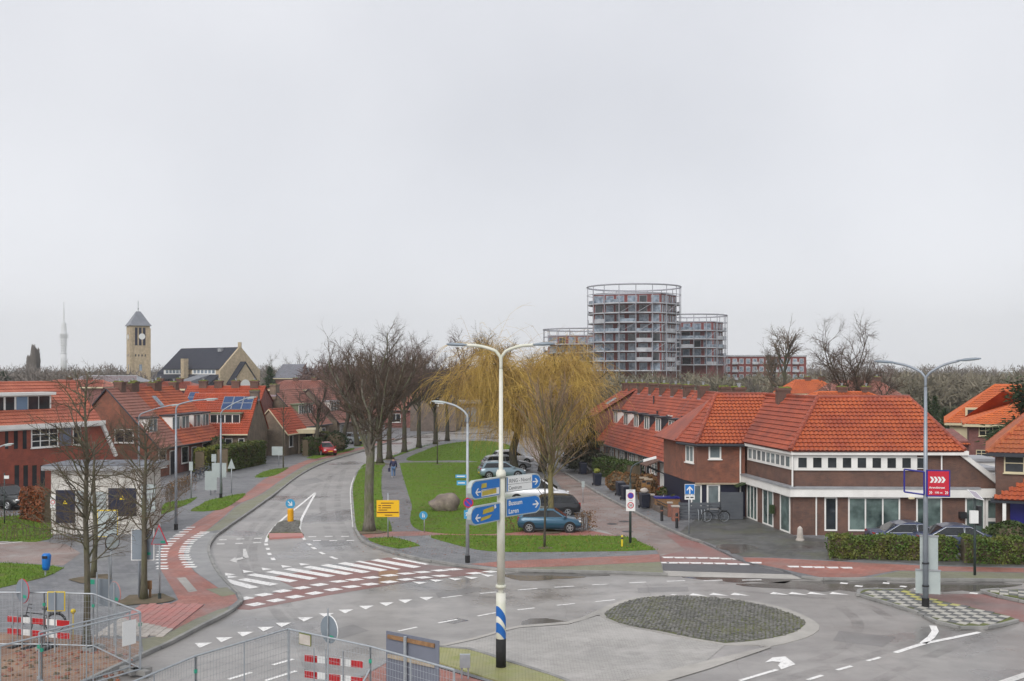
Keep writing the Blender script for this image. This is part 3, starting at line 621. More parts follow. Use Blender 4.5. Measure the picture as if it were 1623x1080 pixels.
kerb('kerb_middle', Mk, 'grey kerb round the middle corner')
kerb('kerb_street', catmull(g2(Rpx[:9]), 1.0), 'grey kerb along the terraced side street', ymax=110)
kerb('kerb_right', catmull(g2(Rpx[12:]), 1.0), 'grey kerb before the hedges')

# ---- cobbled traffic islands
def stones(name, poly, dome, m, size=(0.17, 0.13), zb=0.02, ang=0.35, parent=None, jit=0.02):
    P = np.array(poly); c = P.mean(0); R_ = np.abs(P - c).max(0); ca, sa = math.cos(ang), math.sin(ang)
    r = float(np.hypot(*R_)); V = []; Q = []; k = 0
    for i in range(int(-r / size[1]), int(r / size[1])):
        for j in range(int(-r / size[0]), int(r / size[0])):
            u = (j + 0.5 * (i % 2)) * size[0] + random.uniform(-jit, jit); v = i * size[1] + random.uniform(-jit, jit) * 0.5 + 0.06 * math.sin(u * 1.3)
            x, y = c[0] + u * ca - v * sa, c[1] + u * sa + v * ca
            if not inside(poly, x, y): continue
            e = ((x - c[0]) / R_[0]) ** 2 + ((y - c[1]) / R_[1]) ** 2
            z = zb + dome * max(0, 1 - e) + random.uniform(0, 0.03)
            hx, hy = size[0] * 0.45 * random.uniform(0.8, 1), size[1] * 0.45 * random.uniform(0.8, 1)
            for (sx, sy, s_) in ((-1, -1, 1), (1, -1, 1), (1, 1, 1), (-1, 1, 1)):
                V.append((x + sx * hx * ca - sy * hy * sa, y + sx * hx * sa + sy * hy * ca, z - 0.06))
            for (sx, sy) in ((-1, -1), (1, -1), (1, 1), (-1, 1)):
                V.append((x + 0.72 * (sx * hx * ca - sy * hy * sa), y + 0.72 * (sx * hx * sa + sy * hy * ca), z + 0.015))
            b = k * 8; Q += [(b + 4, b + 5, b + 6, b + 7)] + [(b + q, b + (q + 1) % 4, b + 4 + (q + 1) % 4, b + 4 + q) for q in range(4)]; k += 1
    mb = MB(); mb.addq(V, Q); return mb.build(name, m, parent, kind='stuff')
ov = catmull(g2(zz([(225, 675), (350, 600), (500, 570), (720, 563), (1000, 585), (1270, 640), (1400, 690), (1450, 730), (1380, 785), (1240, 820), (1100, 840), (960, 850), (800, 825), (560, 775), (350, 735)], 900, 800)), 0.5, True)
mb = MB(); P = np.array(ov); c = P.mean(0); n = len(P)
V = [(x, y, 0.03) for x, y in P] + [(c[0] + (x - c[0]) * 0.5, c[1] + (y - c[1]) * 0.5, 0.09) for x, y in P] + [(c[0], c[1], 0.11)]
mb.add(V, [[i, (i + 1) % n, n + (i + 1) % n, n + i] for i in range(n)] + [[n + i, n + (i + 1) % n, 2 * n] for i in range(n)])
isl = struct('cobbled_roundabout', mb, 'joint_moss', 'domed cobbled centre of the mini roundabout')
stones('cobbles', ov, 0.09, 'cobble', parent=isl, jit=0.035)
outer = catmull(g2(zz([(190, 672), (330, 588), (500, 562), (720, 555), (1000, 576), (1280, 624), (1440, 680), (1540, 742), (1500, 795), (1400, 832), (1240, 868), (1110, 860), (960, 861), (800, 835), (560, 785), (350, 745)], 900, 800)), 0.5, True)
sheet('roundabout_ring', outer, 0.02, 'concrete', 'pale concrete ring round the cobbles', 0.05)
sheet('concrete_band', g2(zz([(1240, 866), (850, 958), (540, 1035), (270, 1100), (520, 1110), (860, 1008), (1240, 878)], 900, 800)), 0.024, 'concrete', 'pale concrete band')
sheet('concrete_band_left', catmull(g2([(968, 958), (947, 968), (900, 986), (823, 992), (756, 1010), (698, 1023)])) + catmull(g2([(698, 1026), (756, 1013.5), (823, 995.5), (900, 990), (946, 976), (962, 974)])), 0.016, 'concrete', 'pale concrete band bending left')
sheet('paved_apron', g2([(960, 978), (992, 993), (1045, 1004), (1107, 1017), (1149, 1023), (1120, 1048), (1040, 1068), (968, 1084), (840, 1100), (700, 1052), (698, 1027), (756, 1014.5), (823, 996.5), (900, 991), (946, 977)]), 0.011, 'paver_apron', 'pale paved overrun area')
kerb('island_kerb', catmull(g2([(696, 1029), (745, 1033), (807, 1053), (880, 1076), (930, 1098)]), 0.8), 'kerb of the mossy island', zc=0.07)
sheet('mossy_island', g2([(696, 1030), (745, 1034), (807, 1054), (880, 1077), (930, 1099), (840, 1100), (690, 1052)]), 0.09, 'paver_moss', 'yellow-green mossy paver island round the lamp post', 0.1)
sheet('red_slab_near', g2([(560, 1082), (612, 1052), (690, 1050), (840, 1098), (840, 1140), (560, 1140)]), 0.012, 'paver_red', 'red paving at the near edge')
sheet('red_edge_near', g2([(560, 1070), (612, 1045), (640, 1044), (690, 1049.5), (612, 1051.5), (560, 1081)]), 0.016, 'concrete_grey', 'grey edge strip at the near side')
# splitter with cobbles
spl = catmull(g2(zz([(548, 962), (610, 950), (675, 955), (668, 1000), (690, 1030), (690, 1045), (560, 1052), (482, 1055), (490, 1030), (520, 995)], 300, 580)), 0.4, True)
so = struct('splitter_island', MB().prism(spl, -0.02, 0.08), 'joint_moss', 'cobbled splitter island in the main road')
stones('cobbles', g2(zz([(550, 965), (610, 953), (672, 958), (665, 1000), (684, 1028), (496, 1030), (522, 998)], 300, 580)), 0.05, 'cobble', (0.22, 0.16), 0.09, parent=so)
MB().prism(g2(zz([(484, 1034), (690, 1032), (700, 1052), (490, 1062)], 300, 580)), 0.0, 0.1).build('ramp_slab', 'slab_pink', so)
# checkered tile islands
def checker(name, px_, label, ang_pts, ylw=None, nmax=290):
    poly = g2(px_); mb = MB(); mb.prism(poly, -0.02, 0.115); root = struct(name, mb, 'joint_moss', label)
    inner = [tuple(np.array(poly).mean(0) + (np.array(p) - np.array(poly).mean(0)) * 0.94) for p in poly]
    a_, b_ = [np.array(q) for q in g2(ang_pts)]; d = (b_ - a_) / np.linalg.norm(b_ - a_); nn_ = np.array([-d[1], d[0]])
    T = []
    for m_ in ('tile_black', 'tile_white', 'tile_yellow'):
        q = MB(); q.box((-0.172, -0.172, -0.03), (0.172, 0.172, 0.02)); o = q.build('paving_tile', m_); T.append(o.data); bpy.data.objects.remove(o)
    k = 0
    for i in range(-60, 60):
        for j in range(-60, 60):
            p = a_ + d * (i * 0.36) + nn_ * (j * 0.36)
            if not inside(inner, *p) or k >= nmax: continue
            m = (i // 1 + (0 if j % 2 else 1)) % 2
            me = T[0] if m else (T[2] if ylw and inside(ylw, *p) else T[1])
            o = bpy.data.objects.new('paving_tile', me); C.objects.link(o); o.parent = root
            o.location = (p[0], p[1], 0.112 + random.uniform(0, 0.006)); o.rotation_euler = (0, 0, math.atan2(d[1], d[0])); k += 1
    return poly
i1 = checker('traffic_island', [(1360, 943.5), (1369, 938.7), (1432, 938), (1472, 953), (1508, 960.5), (1594, 980), (1611, 986.5), (1585, 993), (1557.5, 997.5), (1521, 996.5), (1485, 988.5), (1456, 974), (1404.5, 957.5)],
        'traffic island paved with black and white tiles', [(1460, 962), (1600, 984)], g2([(1425, 940), (1450, 944), (1520, 965), (1520, 972), (1480, 962), (1430, 950)]))
kerb('traffic_island_kerb', catmull(g2([(1432, 938), (1369, 938), (1359, 944), (1404.5, 958.5), (1456, 975), (1485, 990), (1521, 998), (1557.5, 999), (1587, 994), (1613, 987)]), 0.6), 'dark kerb round the tiled traffic island', zc=0.09)
i2 = checker('traffic_island_far', [(1562, 941), (1640, 938), (1800, 941), (1800, 975), (1640, 958)], 'second tiled traffic island at the right edge', [(1562, 941), (1800, 960)])
kerb('traffic_island_far_kerb', catmull(g2([(1700, 939), (1600, 938.5), (1559, 941), (1640, 959.5), (1800, 977)]), 0.6), 'dark kerb of the second tiled island', zc=0.09)
sheet('cycle_gap', g2([(1456, 943), (1534, 942), (1562, 943), (1640, 962), (1700, 973), (1700, 1002), (1613, 985), (1594, 979), (1508, 959.5), (1472, 952)]), 0.012, 'asphalt_red', 'red cycle crossing between the tiled islands')
# pink tactile slabs at the near left corner
sl = MB(); gl = MB()
q0, q1, q2 = [np.array(x) for x in g2([(240, 1000), (262, 1013), (297, 985)])]
du = (q2 - q1) / np.linalg.norm(q2 - q1); dv = np.array([-du[1], du[0]]); tl = struct('tactile_field', MB().poly([(*(q1 + du * a_ + dv * b_), ZP + 0.006) for a_, b_ in ((-0.2, 0), (5.2, 0), (5.2, 2.6), (-0.2, 2.6))]), 'paver_grey', 'pink and grey tactile slab field at the near corner')
q = MB(); q.box((-0.19, -0.13, -0.02), (0.19, 0.13, 0.03)); o1 = q.build('slab', 'slab_pink'); sm1 = o1.data; bpy.data.objects.remove(o1)
q = MB(); q.box((-0.19, -0.13, -0.02), (0.19, 0.13, 0.03)); o1 = q.build('slab', 'stone_pale'); sm2 = o1.data; bpy.data.objects.remove(o1)
for i in range(13):
    for j in range(9):
        p = q1 + du * (0.2 * (j % 2) + i * 0.4) + dv * (0.15 + j * 0.28)
        o = bpy.data.objects.new('slab', sm1 if i > 2 + j * 0.5 else sm2); C.objects.link(o); o.parent = tl
        o.location = (p[0], p[1], ZP + 0.012 + random.uniform(0, 0.008)); o.rotation_euler = (0, 0, math.atan2(du[1], du[0]))

# ------------------------------------------------------------------ road markings
def markset(name, label):
    o = bpy.data.objects.new(name, None); C.objects.link(o); o['kind'] = 'structure'; o['label'] = label; return o
def mline(p, q, wd, root, name='line', z=0.010, m='road_paint'):
    a_ = np.array(g2([p])[0]); b_ = np.array(g2([q])[0]); d = b_ - a_; l = np.linalg.norm(d); d /= l; nn_ = np.array([-d[1], d[0]]) * wd / 2
    return MB().poly([(*(a_ - nn_), z), (*(b_ - nn_), z), (*(b_ + nn_), z), (*(a_ + nn_), z)]).build(name, m, root)
def mpath(px_, wd, root, name='line', z=0.010, m='road_paint', raw=False):
    P = [np.array(p) for p in (px_ if raw else catmull(g2(px_), 0.6))]; mb = MB(); V = []
    for i, p in enumerate(P):
        d = P[min(i + 1, len(P) - 1)] - P[max(i - 1, 0)]; d /= np.linalg.norm(d); nn_ = np.array([-d[1], d[0]]) * wd / 2
        V += [(*(p - nn_), z), (*(p + nn_), z)]
    mb.addq(V, [[2 * i, 2 * i + 2, 2 * i + 3, 2 * i + 1] for i in range(len(P) - 1)]); return mb.build(name, m, root)
r_ = markset('tyre_wear', 'darker tyre tracks worn along the lanes')
for px_ in ([(545, 735), (470, 775), (410, 825), (385, 865), (390, 905), (430, 960), (470, 1010), (500, 1080)], [(555, 740), (485, 780), (428, 826), (402, 866), (410, 905), (455, 960), (500, 1010), (540, 1080)], [(545, 745), (535, 790), (545, 840), (590, 890), (680, 920), (800, 935), (950, 930), (1150, 925), (1400, 930)],
            [(525, 750), (512, 795), (522, 845), (570, 900), (680, 932), (800, 948), (950, 941), (1150, 937), (1350, 955), (1420, 985)], [(1623, 960), (1480, 1010), (1340, 1050), (1200, 1090)], [(1623, 985), (1500, 1030), (1380, 1085)], [(1330, 960), (1360, 990), (1330, 1030), (1250, 1060), (1150, 1090)]):
    mpath(px_, 0.45, r_, 'tyre_track', 0.0025, 'tyre_wear')
r_ = markset('zebra_crossing', 'white zebra stripes across the main road')
for p, q in (((215, 462), (400, 511)), ((320, 456), (520, 492)), ((375, 427), (640, 471)), ((490, 409), (760, 456)), ((600, 393), (870, 440)), ((715, 380), (980, 427)), ((825, 369), (1085, 416)), ((930, 357), (1190, 405)), ((1030, 347), (1280, 397)), ((1130, 338), (1395, 385)), ((1250, 328), (1455, 367))):
    w_ = 0.5 if p[0] not in (1030, 1250) else 0.28
    mline(*zz([p, q], 300, 800), w_, r_, 'stripe')
r_ = markset('cycle_crossing_marking', 'two rows of white blocks along the red cycle crossing')
A_ = zz([(340, 575), (455, 552), (568, 530), (688, 510), (795, 491), (915, 471), (1012, 460), (1115, 447), (1225, 434), (1325, 423), (1425, 414), (1532, 404), (1617, 397)], 300, 800)
B2 = zz([(405, 611), (530, 587), (645, 565), (765, 543), (880, 521), (990, 503), (1105, 488), (1220, 474), (1325, 459), (1430, 447), (1540, 437), (1745, 421), (1847, 411)], 300, 800)
for row in (A_, B2):
    for i, p in enumerate(row):
        q = row[i + 1] if i + 1 < len(row) else row[i - 1]; s_ = 1 if i + 1 < len(row) else -1
        a_, b_ = [np.array(x) for x in g2([p, q])]; d = (b_ - a_) * s_ / np.linalg.norm(b_ - a_); nn_ = np.array([0.82, -0.57])
        MB().poly([(*(a_ + d * u * 0.3 + nn_ * v * 0.27), 0.012) for u, v in ((-1, -1), (-1, 1), (1, 1), (1, -1))][::1]).build('block', 'road_paint', r_)
def teeth(pts, root, dirv, w_=0.5, l_=0.7):
    for p in pts:
        c = np.array(g2([p])[0]); d = np.array(dirv, float); d /= np.linalg.norm(d); nn_ = np.array([-d[1], d[0]])
        MB().poly([(*(c - nn_ * w_ / 2 - d * l_ / 2), 0.010), (*(c + nn_ * w_ / 2 - d * l_ / 2), 0.010), (*(c + d * l_ / 2), 0.010)]).build('give_way_triangle', 'road_paint', root)
r_ = markset('give_way_row', 'row of white give-way triangles before the zebra')
teeth(zz([(235, 425), (345, 408), (460, 393), (580, 377), (690, 364), (250, 440)], 300, 800), r_, (-0.6, 0.8), 0.5, 0.7)
r_ = markset('give_way_row_exit', 'row of white give-way triangles past the cycle crossing')
teeth(zz([(1395, 477), (1495, 463), (1612, 454), (1712, 446), (1812, 432)], 300, 800), r_, (-0.75, 0.6), 0.5, 0.7)
r_ = markset('give_way_row_near', 'long row of white give-way triangles at the junction mouth')
teeth(zz([(75, 862), (205, 828), (335, 794), (460, 763), (570, 737), (705, 704), (835, 678), (955, 655), (1080, 631), (1205, 611), (1320, 593), (1450, 577)], 300, 800), r_, (0.1, -1), 0.6, 0.7)
r_ = markset('give_way_row_roundabout', 'row of white give-way triangles behind the roundabout')
teeth(zz([(680, 560), (805, 556), (930, 553), (1060, 553), (1300, 548), (1415, 548), (1530, 547), (1665, 548)], 900, 800), r_, (0.8, -0.5), 0.5, 0.8)
r_ = markset('lane_dashes', 'thin white lane dashes across the junction')
for p, q in (((385, 572), (510, 556)), ((620, 545), (720, 536)), ((850, 524), (970, 514)), ((1075, 507), (1195, 500)), ((1305, 492), (1410, 487)), ((120, 775), (235, 750)), ((365, 725), (480, 703)), ((605, 683), (720, 661)), ((850, 645), (955, 633)), ((1090, 617), (1200, 606)), ((1325, 595), (1445, 583))):
    mline(*zz([p, q], 600, 800), 0.13, r_, 'dash')
for p, q in (((375, 480), (478, 475)), ((605, 470), (718, 466)), ((830, 466), (945, 463)), ((1065, 463), (1185, 461)), ((400, 573), (520, 564)), ((1050, 1078), (1280, 1010))):
    mline(*zz([p, q], 900, 800), 0.15, r_, 'dash')
for p, q in (((585, 957), (665, 935)), ((400, 1013), (490, 988)), ((220, 1073), (310, 1045)), ((420, 480), (465, 484)), ((510, 497), (555, 502)), ((597, 516), (645, 522)), ((680, 480), (720, 483)), ((785, 500), (825, 504)), ((1210, 541), (1260, 546)), ((890, 560), (930, 560)), ((1040, 560), (1085, 560)), ((870, 517), (895, 519))):
    mline(*zz([p, q], 1223, 800), 0.15 if p[1] > 900 else 0.3, r_, 'dash')
for p, q in (((240, 1070), (380, 1027)), ((465, 1078), (655, 1018)), ((510, 982), (640, 945))):
    mline(*zz([p, q], 300, 800), 0.15, r_, 'dash')
mpath(zz([(755, 907), (925, 853), (1100, 817), (1270, 782)], 1223, 800), 0.2, r_)
mpath(zz([(925, 850), (975, 812), (1000, 775), (985, 741)], 1223, 800), 0.25, r_)
mline((1560, 1092), (1640, 1065), 0.3, r_, m='road_paint_worn')
r_ = markset('splitter_marking', 'white lines round the splitter island')
mpath(zz([(770, 776), (690, 842), (610, 905), (545, 962), (490, 1025), (468, 1080)], 300, 580), 0.16, r_)
mpath(zz([(770, 782), (722, 868), (690, 930), (680, 960), (676, 1010), (705, 1065)], 300, 580), 0.16, r_)
for x, y, dx, dy in ((470, 245, 5, 12), (480, 272, 6, 12), (490, 303, 7, 14), (512, 334, 10, 15), (735, 245, 16, 12), (762, 268, 18, 13), (812, 298, 26, 14), (882, 327, 40, 16)):
    mline(*zz([(x - dx / 2, y - dy / 2), (x + dx / 2, y + dy / 2)], 300, 800), 0.2, r_, 'dash')
for x, y in ((205, 217), (313, 212), (420, 208), (192, 242), (305, 239), (415, 235), (752, 198), (852, 196), (952, 196), (780, 222), (880, 222), (985, 221)):
    mline(*zz([(x - 24, y), (x + 24, y - 1)], 300, 800), 0.25, r_, 'dash')
r_ = markset('turn_arrows', 'worn white turn arrows on the lanes')
for px_ in (zz([(1205, 967), (1250, 937), (1330, 930), (1375, 965), (1392, 978), (1305, 1010), (1285, 985), (1300, 965), (1250, 960)], 900, 800),):
    MB().poly([(x, y, 0.012) for x, y in g2(px_)]).build('arrow', 'road_paint', r_)
for px_ in (zz([(328, 273), (345, 272), (364, 326), (330, 330)], 300, 800), zz([(245, 345), (282, 322), (285, 332), (335, 320), (340, 332), (290, 343), (292, 358)], 300, 800)):
    MB().poly([(x, y, 0.012) for x, y in g2(px_)]).build('arrow', 'road_paint_worn', r_)
r_ = markset('cycle_path_blocks', 'white edge blocks along the red cycle path')
for a_, b_, n in ((bpx_l[0:5], 0.42, 17), (bpx_r[8:], 0.5, 17)):
    P = [np.array(p) for p in catmull(g2(a_), 0.3)]
    for i in range(n):
        k = int(i / n * (len(P) - 2)); p = P[k] + np.array([0.1 if n and a_[0][0] < 300 else 0.0, 0])
        MB().poly([(p[0] - 0.28, p[1] - 0.16, zl + 0.006), (p[0] + 0.28, p[1] - 0.16, zl + 0.006), (p[0] + 0.28, p[1] + 0.16, zl + 0.006), (p[0] - 0.28, p[1] + 0.16, zl + 0.006)]).build('block', 'road_paint', r_)
r_ = markset('street_mouth_blocks', 'white blocks along the cycle crossing at the side street')
for x, y in ((612, 325), (680, 326), (752, 327), (823, 328), (895, 330), (967, 333), (1035, 335), (585, 357), (640, 358), (710, 358), (782, 359), (856, 361), (930, 362), (1005, 365), (1078, 367), (1152, 369), (1380, 393), (1463, 395), (1535, 397), (1620, 399), (1706, 400)):
    p = np.array(g2(zz([(x, y)], 900, 800))[0]); z = 0.018 if x < 1100 else zl + 0.006
    MB().poly([(p[0] - 0.22, p[1] - 0.2, z), (p[0] + 0.22, p[1] - 0.2, z), (p[0] + 0.3, p[1] + 0.2, z), (p[0] - 0.3, p[1] + 0.2, z)]).build('block', 'road_paint', r_)
r_ = markset('parking_lines', 'white parking lines on the brick court')
mline((-40, 869), (60, 859.5), 0.15, r_, z=zl + 0.006); mline((-40, 866), (40, 859), 0.1, r_, z=zl + 0.006)
r_ = markset('edge_lines', 'thin white edge line along the verge')
mpath([(568, 745), (560, 761), (556, 777), (557, 803), (560, 836)], 0.12, r_)
mb = MB()
for p in ((272, 269), (340, 247), (450, 950), (870, 565)):
    pass
r_ = markset('manholes', 'dark manhole covers in the brick street')
for x, y in ((970, 831), (989, 827), (995, 843)):
    p = gp(x, y); MB().disc((p.x, p.y, 0.012), (1, 0, 0), (0, 1, 0), 0.34, 14).build('manhole_cover', 'black_plastic', r_)
# ------------------------------------------------------------------ buildings
def nrm(v): v = np.array(v, float); return v / np.linalg.norm(v)
def pantiles(mb, A, B, Cc, D, tw=0.24, th=0.34, seg=4, amp=0.04, step=0.05, mi=0):
    """courses of curved tiles over the plane A B (eave) Cc D (ridge)"""
    A, B, Cc, D = [np.array(p, float) for p in (A, B, Cc, D)]
    U = nrm(B - A); W = (D - A) - U * np.dot(D - A, U); Ls = np.linalg.norm(W)
    if Ls < 0.05: W = (Cc - A) - U * np.dot(Cc - A, U); Ls = np.linalg.norm(W)
    W = W / Ls; N = np.cross(U, W)
    if N[2] < 0: N = -N
    n = max(1, int(round(Ls / th)))
    flip = np.cross(U, W)[2] < 0
    for i in range(n):
        t0, t1 = i / n, (i + 1) / n; tm = (t0 + t1) / 2
        ua = np.dot(A + (D - A) * tm - A, U); ub = np.dot(B + (Cc - B) * tm - A, U)
        if ub - ua < 0.08: continue
        k = np.arange(math.ceil(ua / tw * seg), math.floor(ub / tw * seg) + 1) * tw / seg
        k = np.r_[ua, k[(k > ua + 0.01) & (k < ub - 0.01)], ub]
        wv = amp * (0.5 + 0.5 * np.cos(2 * np.pi * k / tw)) ** 0.8
        lo = A + U * k[:, None] + W * (Ls * t0 - 0.03) + N * (step + wv)[:, None]
        up = A + U * k[:, None] + W * (Ls * t1) + N * (wv + 0.004)[:, None]
        bt = A + U * k[:, None] + W * (Ls * t0 - 0.03) + N * -0.03
        m = len(k); V = np.vstack([bt, lo, up]); j = np.arange(m - 1)
        Q = np.vstack([np.c_[j, j + 1, m + j + 1, m + j], np.c_[m + j, m + j + 1, 2 * m + j + 1, 2 * m + j]])
        Q = Q[:, ::-1] if flip else Q; h_ = m - 1
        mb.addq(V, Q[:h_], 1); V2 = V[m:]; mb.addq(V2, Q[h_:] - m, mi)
    return mb
def ridge(mb, a, b, r=0.11, tl=0.36, mi=0):
    a, b = np.array(a, float), np.array(b, float); L = np.linalg.norm(b - a); n = max(1, int(L / tl)); d = (b - a) / L
    for i in range(n): mb.tube([a + d * L * i / n, a + d * L * (i + 1.04) / n], [r * 1.08, r * 0.94], 7, mi)
    return mb
def window(parent, O, U, N, w_, h_, cols=1, rows=1, frame='white_paint', glass='glass', fw=0.07, proud=0.045, name='window', sill=True, sub=True):
    O = np.array(O, float); mb = MB()
    mb.ubox(O, U, N, 0, w_, 0, fw, -0.02, proud); mb.ubox(O, U, N, 0, w_, h_ - fw, h_, -0.02, proud)
    mb.ubox(O, U, N, 0, fw, fw, h_ - fw, -0.02, proud); mb.ubox(O, U, N, w_ - fw, w_, fw, h_ - fw, -0.02, proud)
    for i in range(1, cols): mb.ubox(O, U, N, w_ * i / cols - fw * 0.45, w_ * i / cols + fw * 0.45, fw, h_ - fw, -0.02, proud * 0.85)
    for i in range(1, rows): mb.ubox(O, U, N, fw, w_ - fw, h_ * i / rows - fw * 0.35, h_ * i / rows + fw * 0.35, -0.02, proud * 0.7)
    if sill: mb.ubox(O, U, N, -0.06, w_ + 0.06, -0.06, 0.0, -0.02, proud + 0.08)
    wn = mb.build(name, frame, parent)
    MB().ubox(O, U, N, fw * 0.8, w_ - fw * 0.8, fw * 0.8, h_ - fw * 0.8, -0.015, 0.012).build('pane', glass, wn if sub else parent)
    return wn
def door(parent, O, U, N, w_=0.95, h_=2.1, m='dark_paint', frame='white_paint'):
    mb = MB(); O = np.array(O, float)
    mb.ubox(O, U, N, -0.07, 0, 0, h_ + 0.08, -0.02, 0.05); mb.ubox(O, U, N, w_, w_ + 0.07, 0, h_ + 0.08, -0.02, 0.05); mb.ubox(O, U, N, 0, w_, h_, h_ + 0.08, -0.02, 0.05)
    f = mb.build('door_frame', frame, parent)
    d = MB().ubox(O, U, N, 0.005, w_ - 0.005, 0, h_ - 0.005, -0.02, 0.02).build('door', m, parent)
    MB().ubox(O, U, N, w_ - 0.14, w_ - 0.08, 0.95, 1.08, 0.02, 0.07).build('handle', 'galvanised', d)
    return d
def chimney(parent, c, sx, sy, z0, z1, U=(1, 0, 0), m='brick_brown', moss=True, pots=1, flash=None):
    V_ = (-U[1], U[0], 0); mb = MB()
    mb.ubox((c[0], c[1], 0), U, V_, -sx / 2, sx / 2, z0, z1 - 0.18, -sy / 2, sy / 2)
    mb.ubox((c[0], c[1], 0), U, V_, -sx / 2 - 0.06, sx / 2 + 0.06, z1 - 0.18, z1, -sy / 2 - 0.06, sy / 2 + 0.06)
    if moss:
        for q in range(9):
            mb.ball((c[0] + random.uniform(-0.45, 0.45) * sx, c[1] + random.uniform(-0.45, 0.45) * sy, z1), random.uniform(0.1, 0.22), None, random.uniform(0.04, 0.11), 6, 4, 1, 0.4)
    for q in range(pots):
        x = c[0] + (q - (pots - 1) / 2) * 0.3 * U[0]; y = c[1] + (q - (pots - 1) / 2) * 0.3 * U[1]
        mb.cyl((x, y), 0.09, z1, z1 + 0.26, 8, 2); mb.cyl((x, y), 0.13, z1 + 0.26, z1 + 0.31, 8, 2)
    if flash is not None: mb.ubox((c[0], c[1], 0), U, V_, -sx / 2 - 0.03, sx / 2 + 0.03, z0 + flash, z0 + flash + 0.2, -sy / 2 - 0.03, sy / 2 + 0.03, 3)
    return mb.build('chimney', [m, 'moss', 'lead', 'lead_violet'], parent)
def gutter(parent, a, b, r=0.08, m='dark_paint', name='gutter'):
    return MB().tube([a, b], r, 8).build(name, m, parent)
def downpipe(parent, p, z0, z1, m='lead', r=0.05):
    return MB().cyl(p, r, z0, z1, 8).build('downpipe', m, parent)

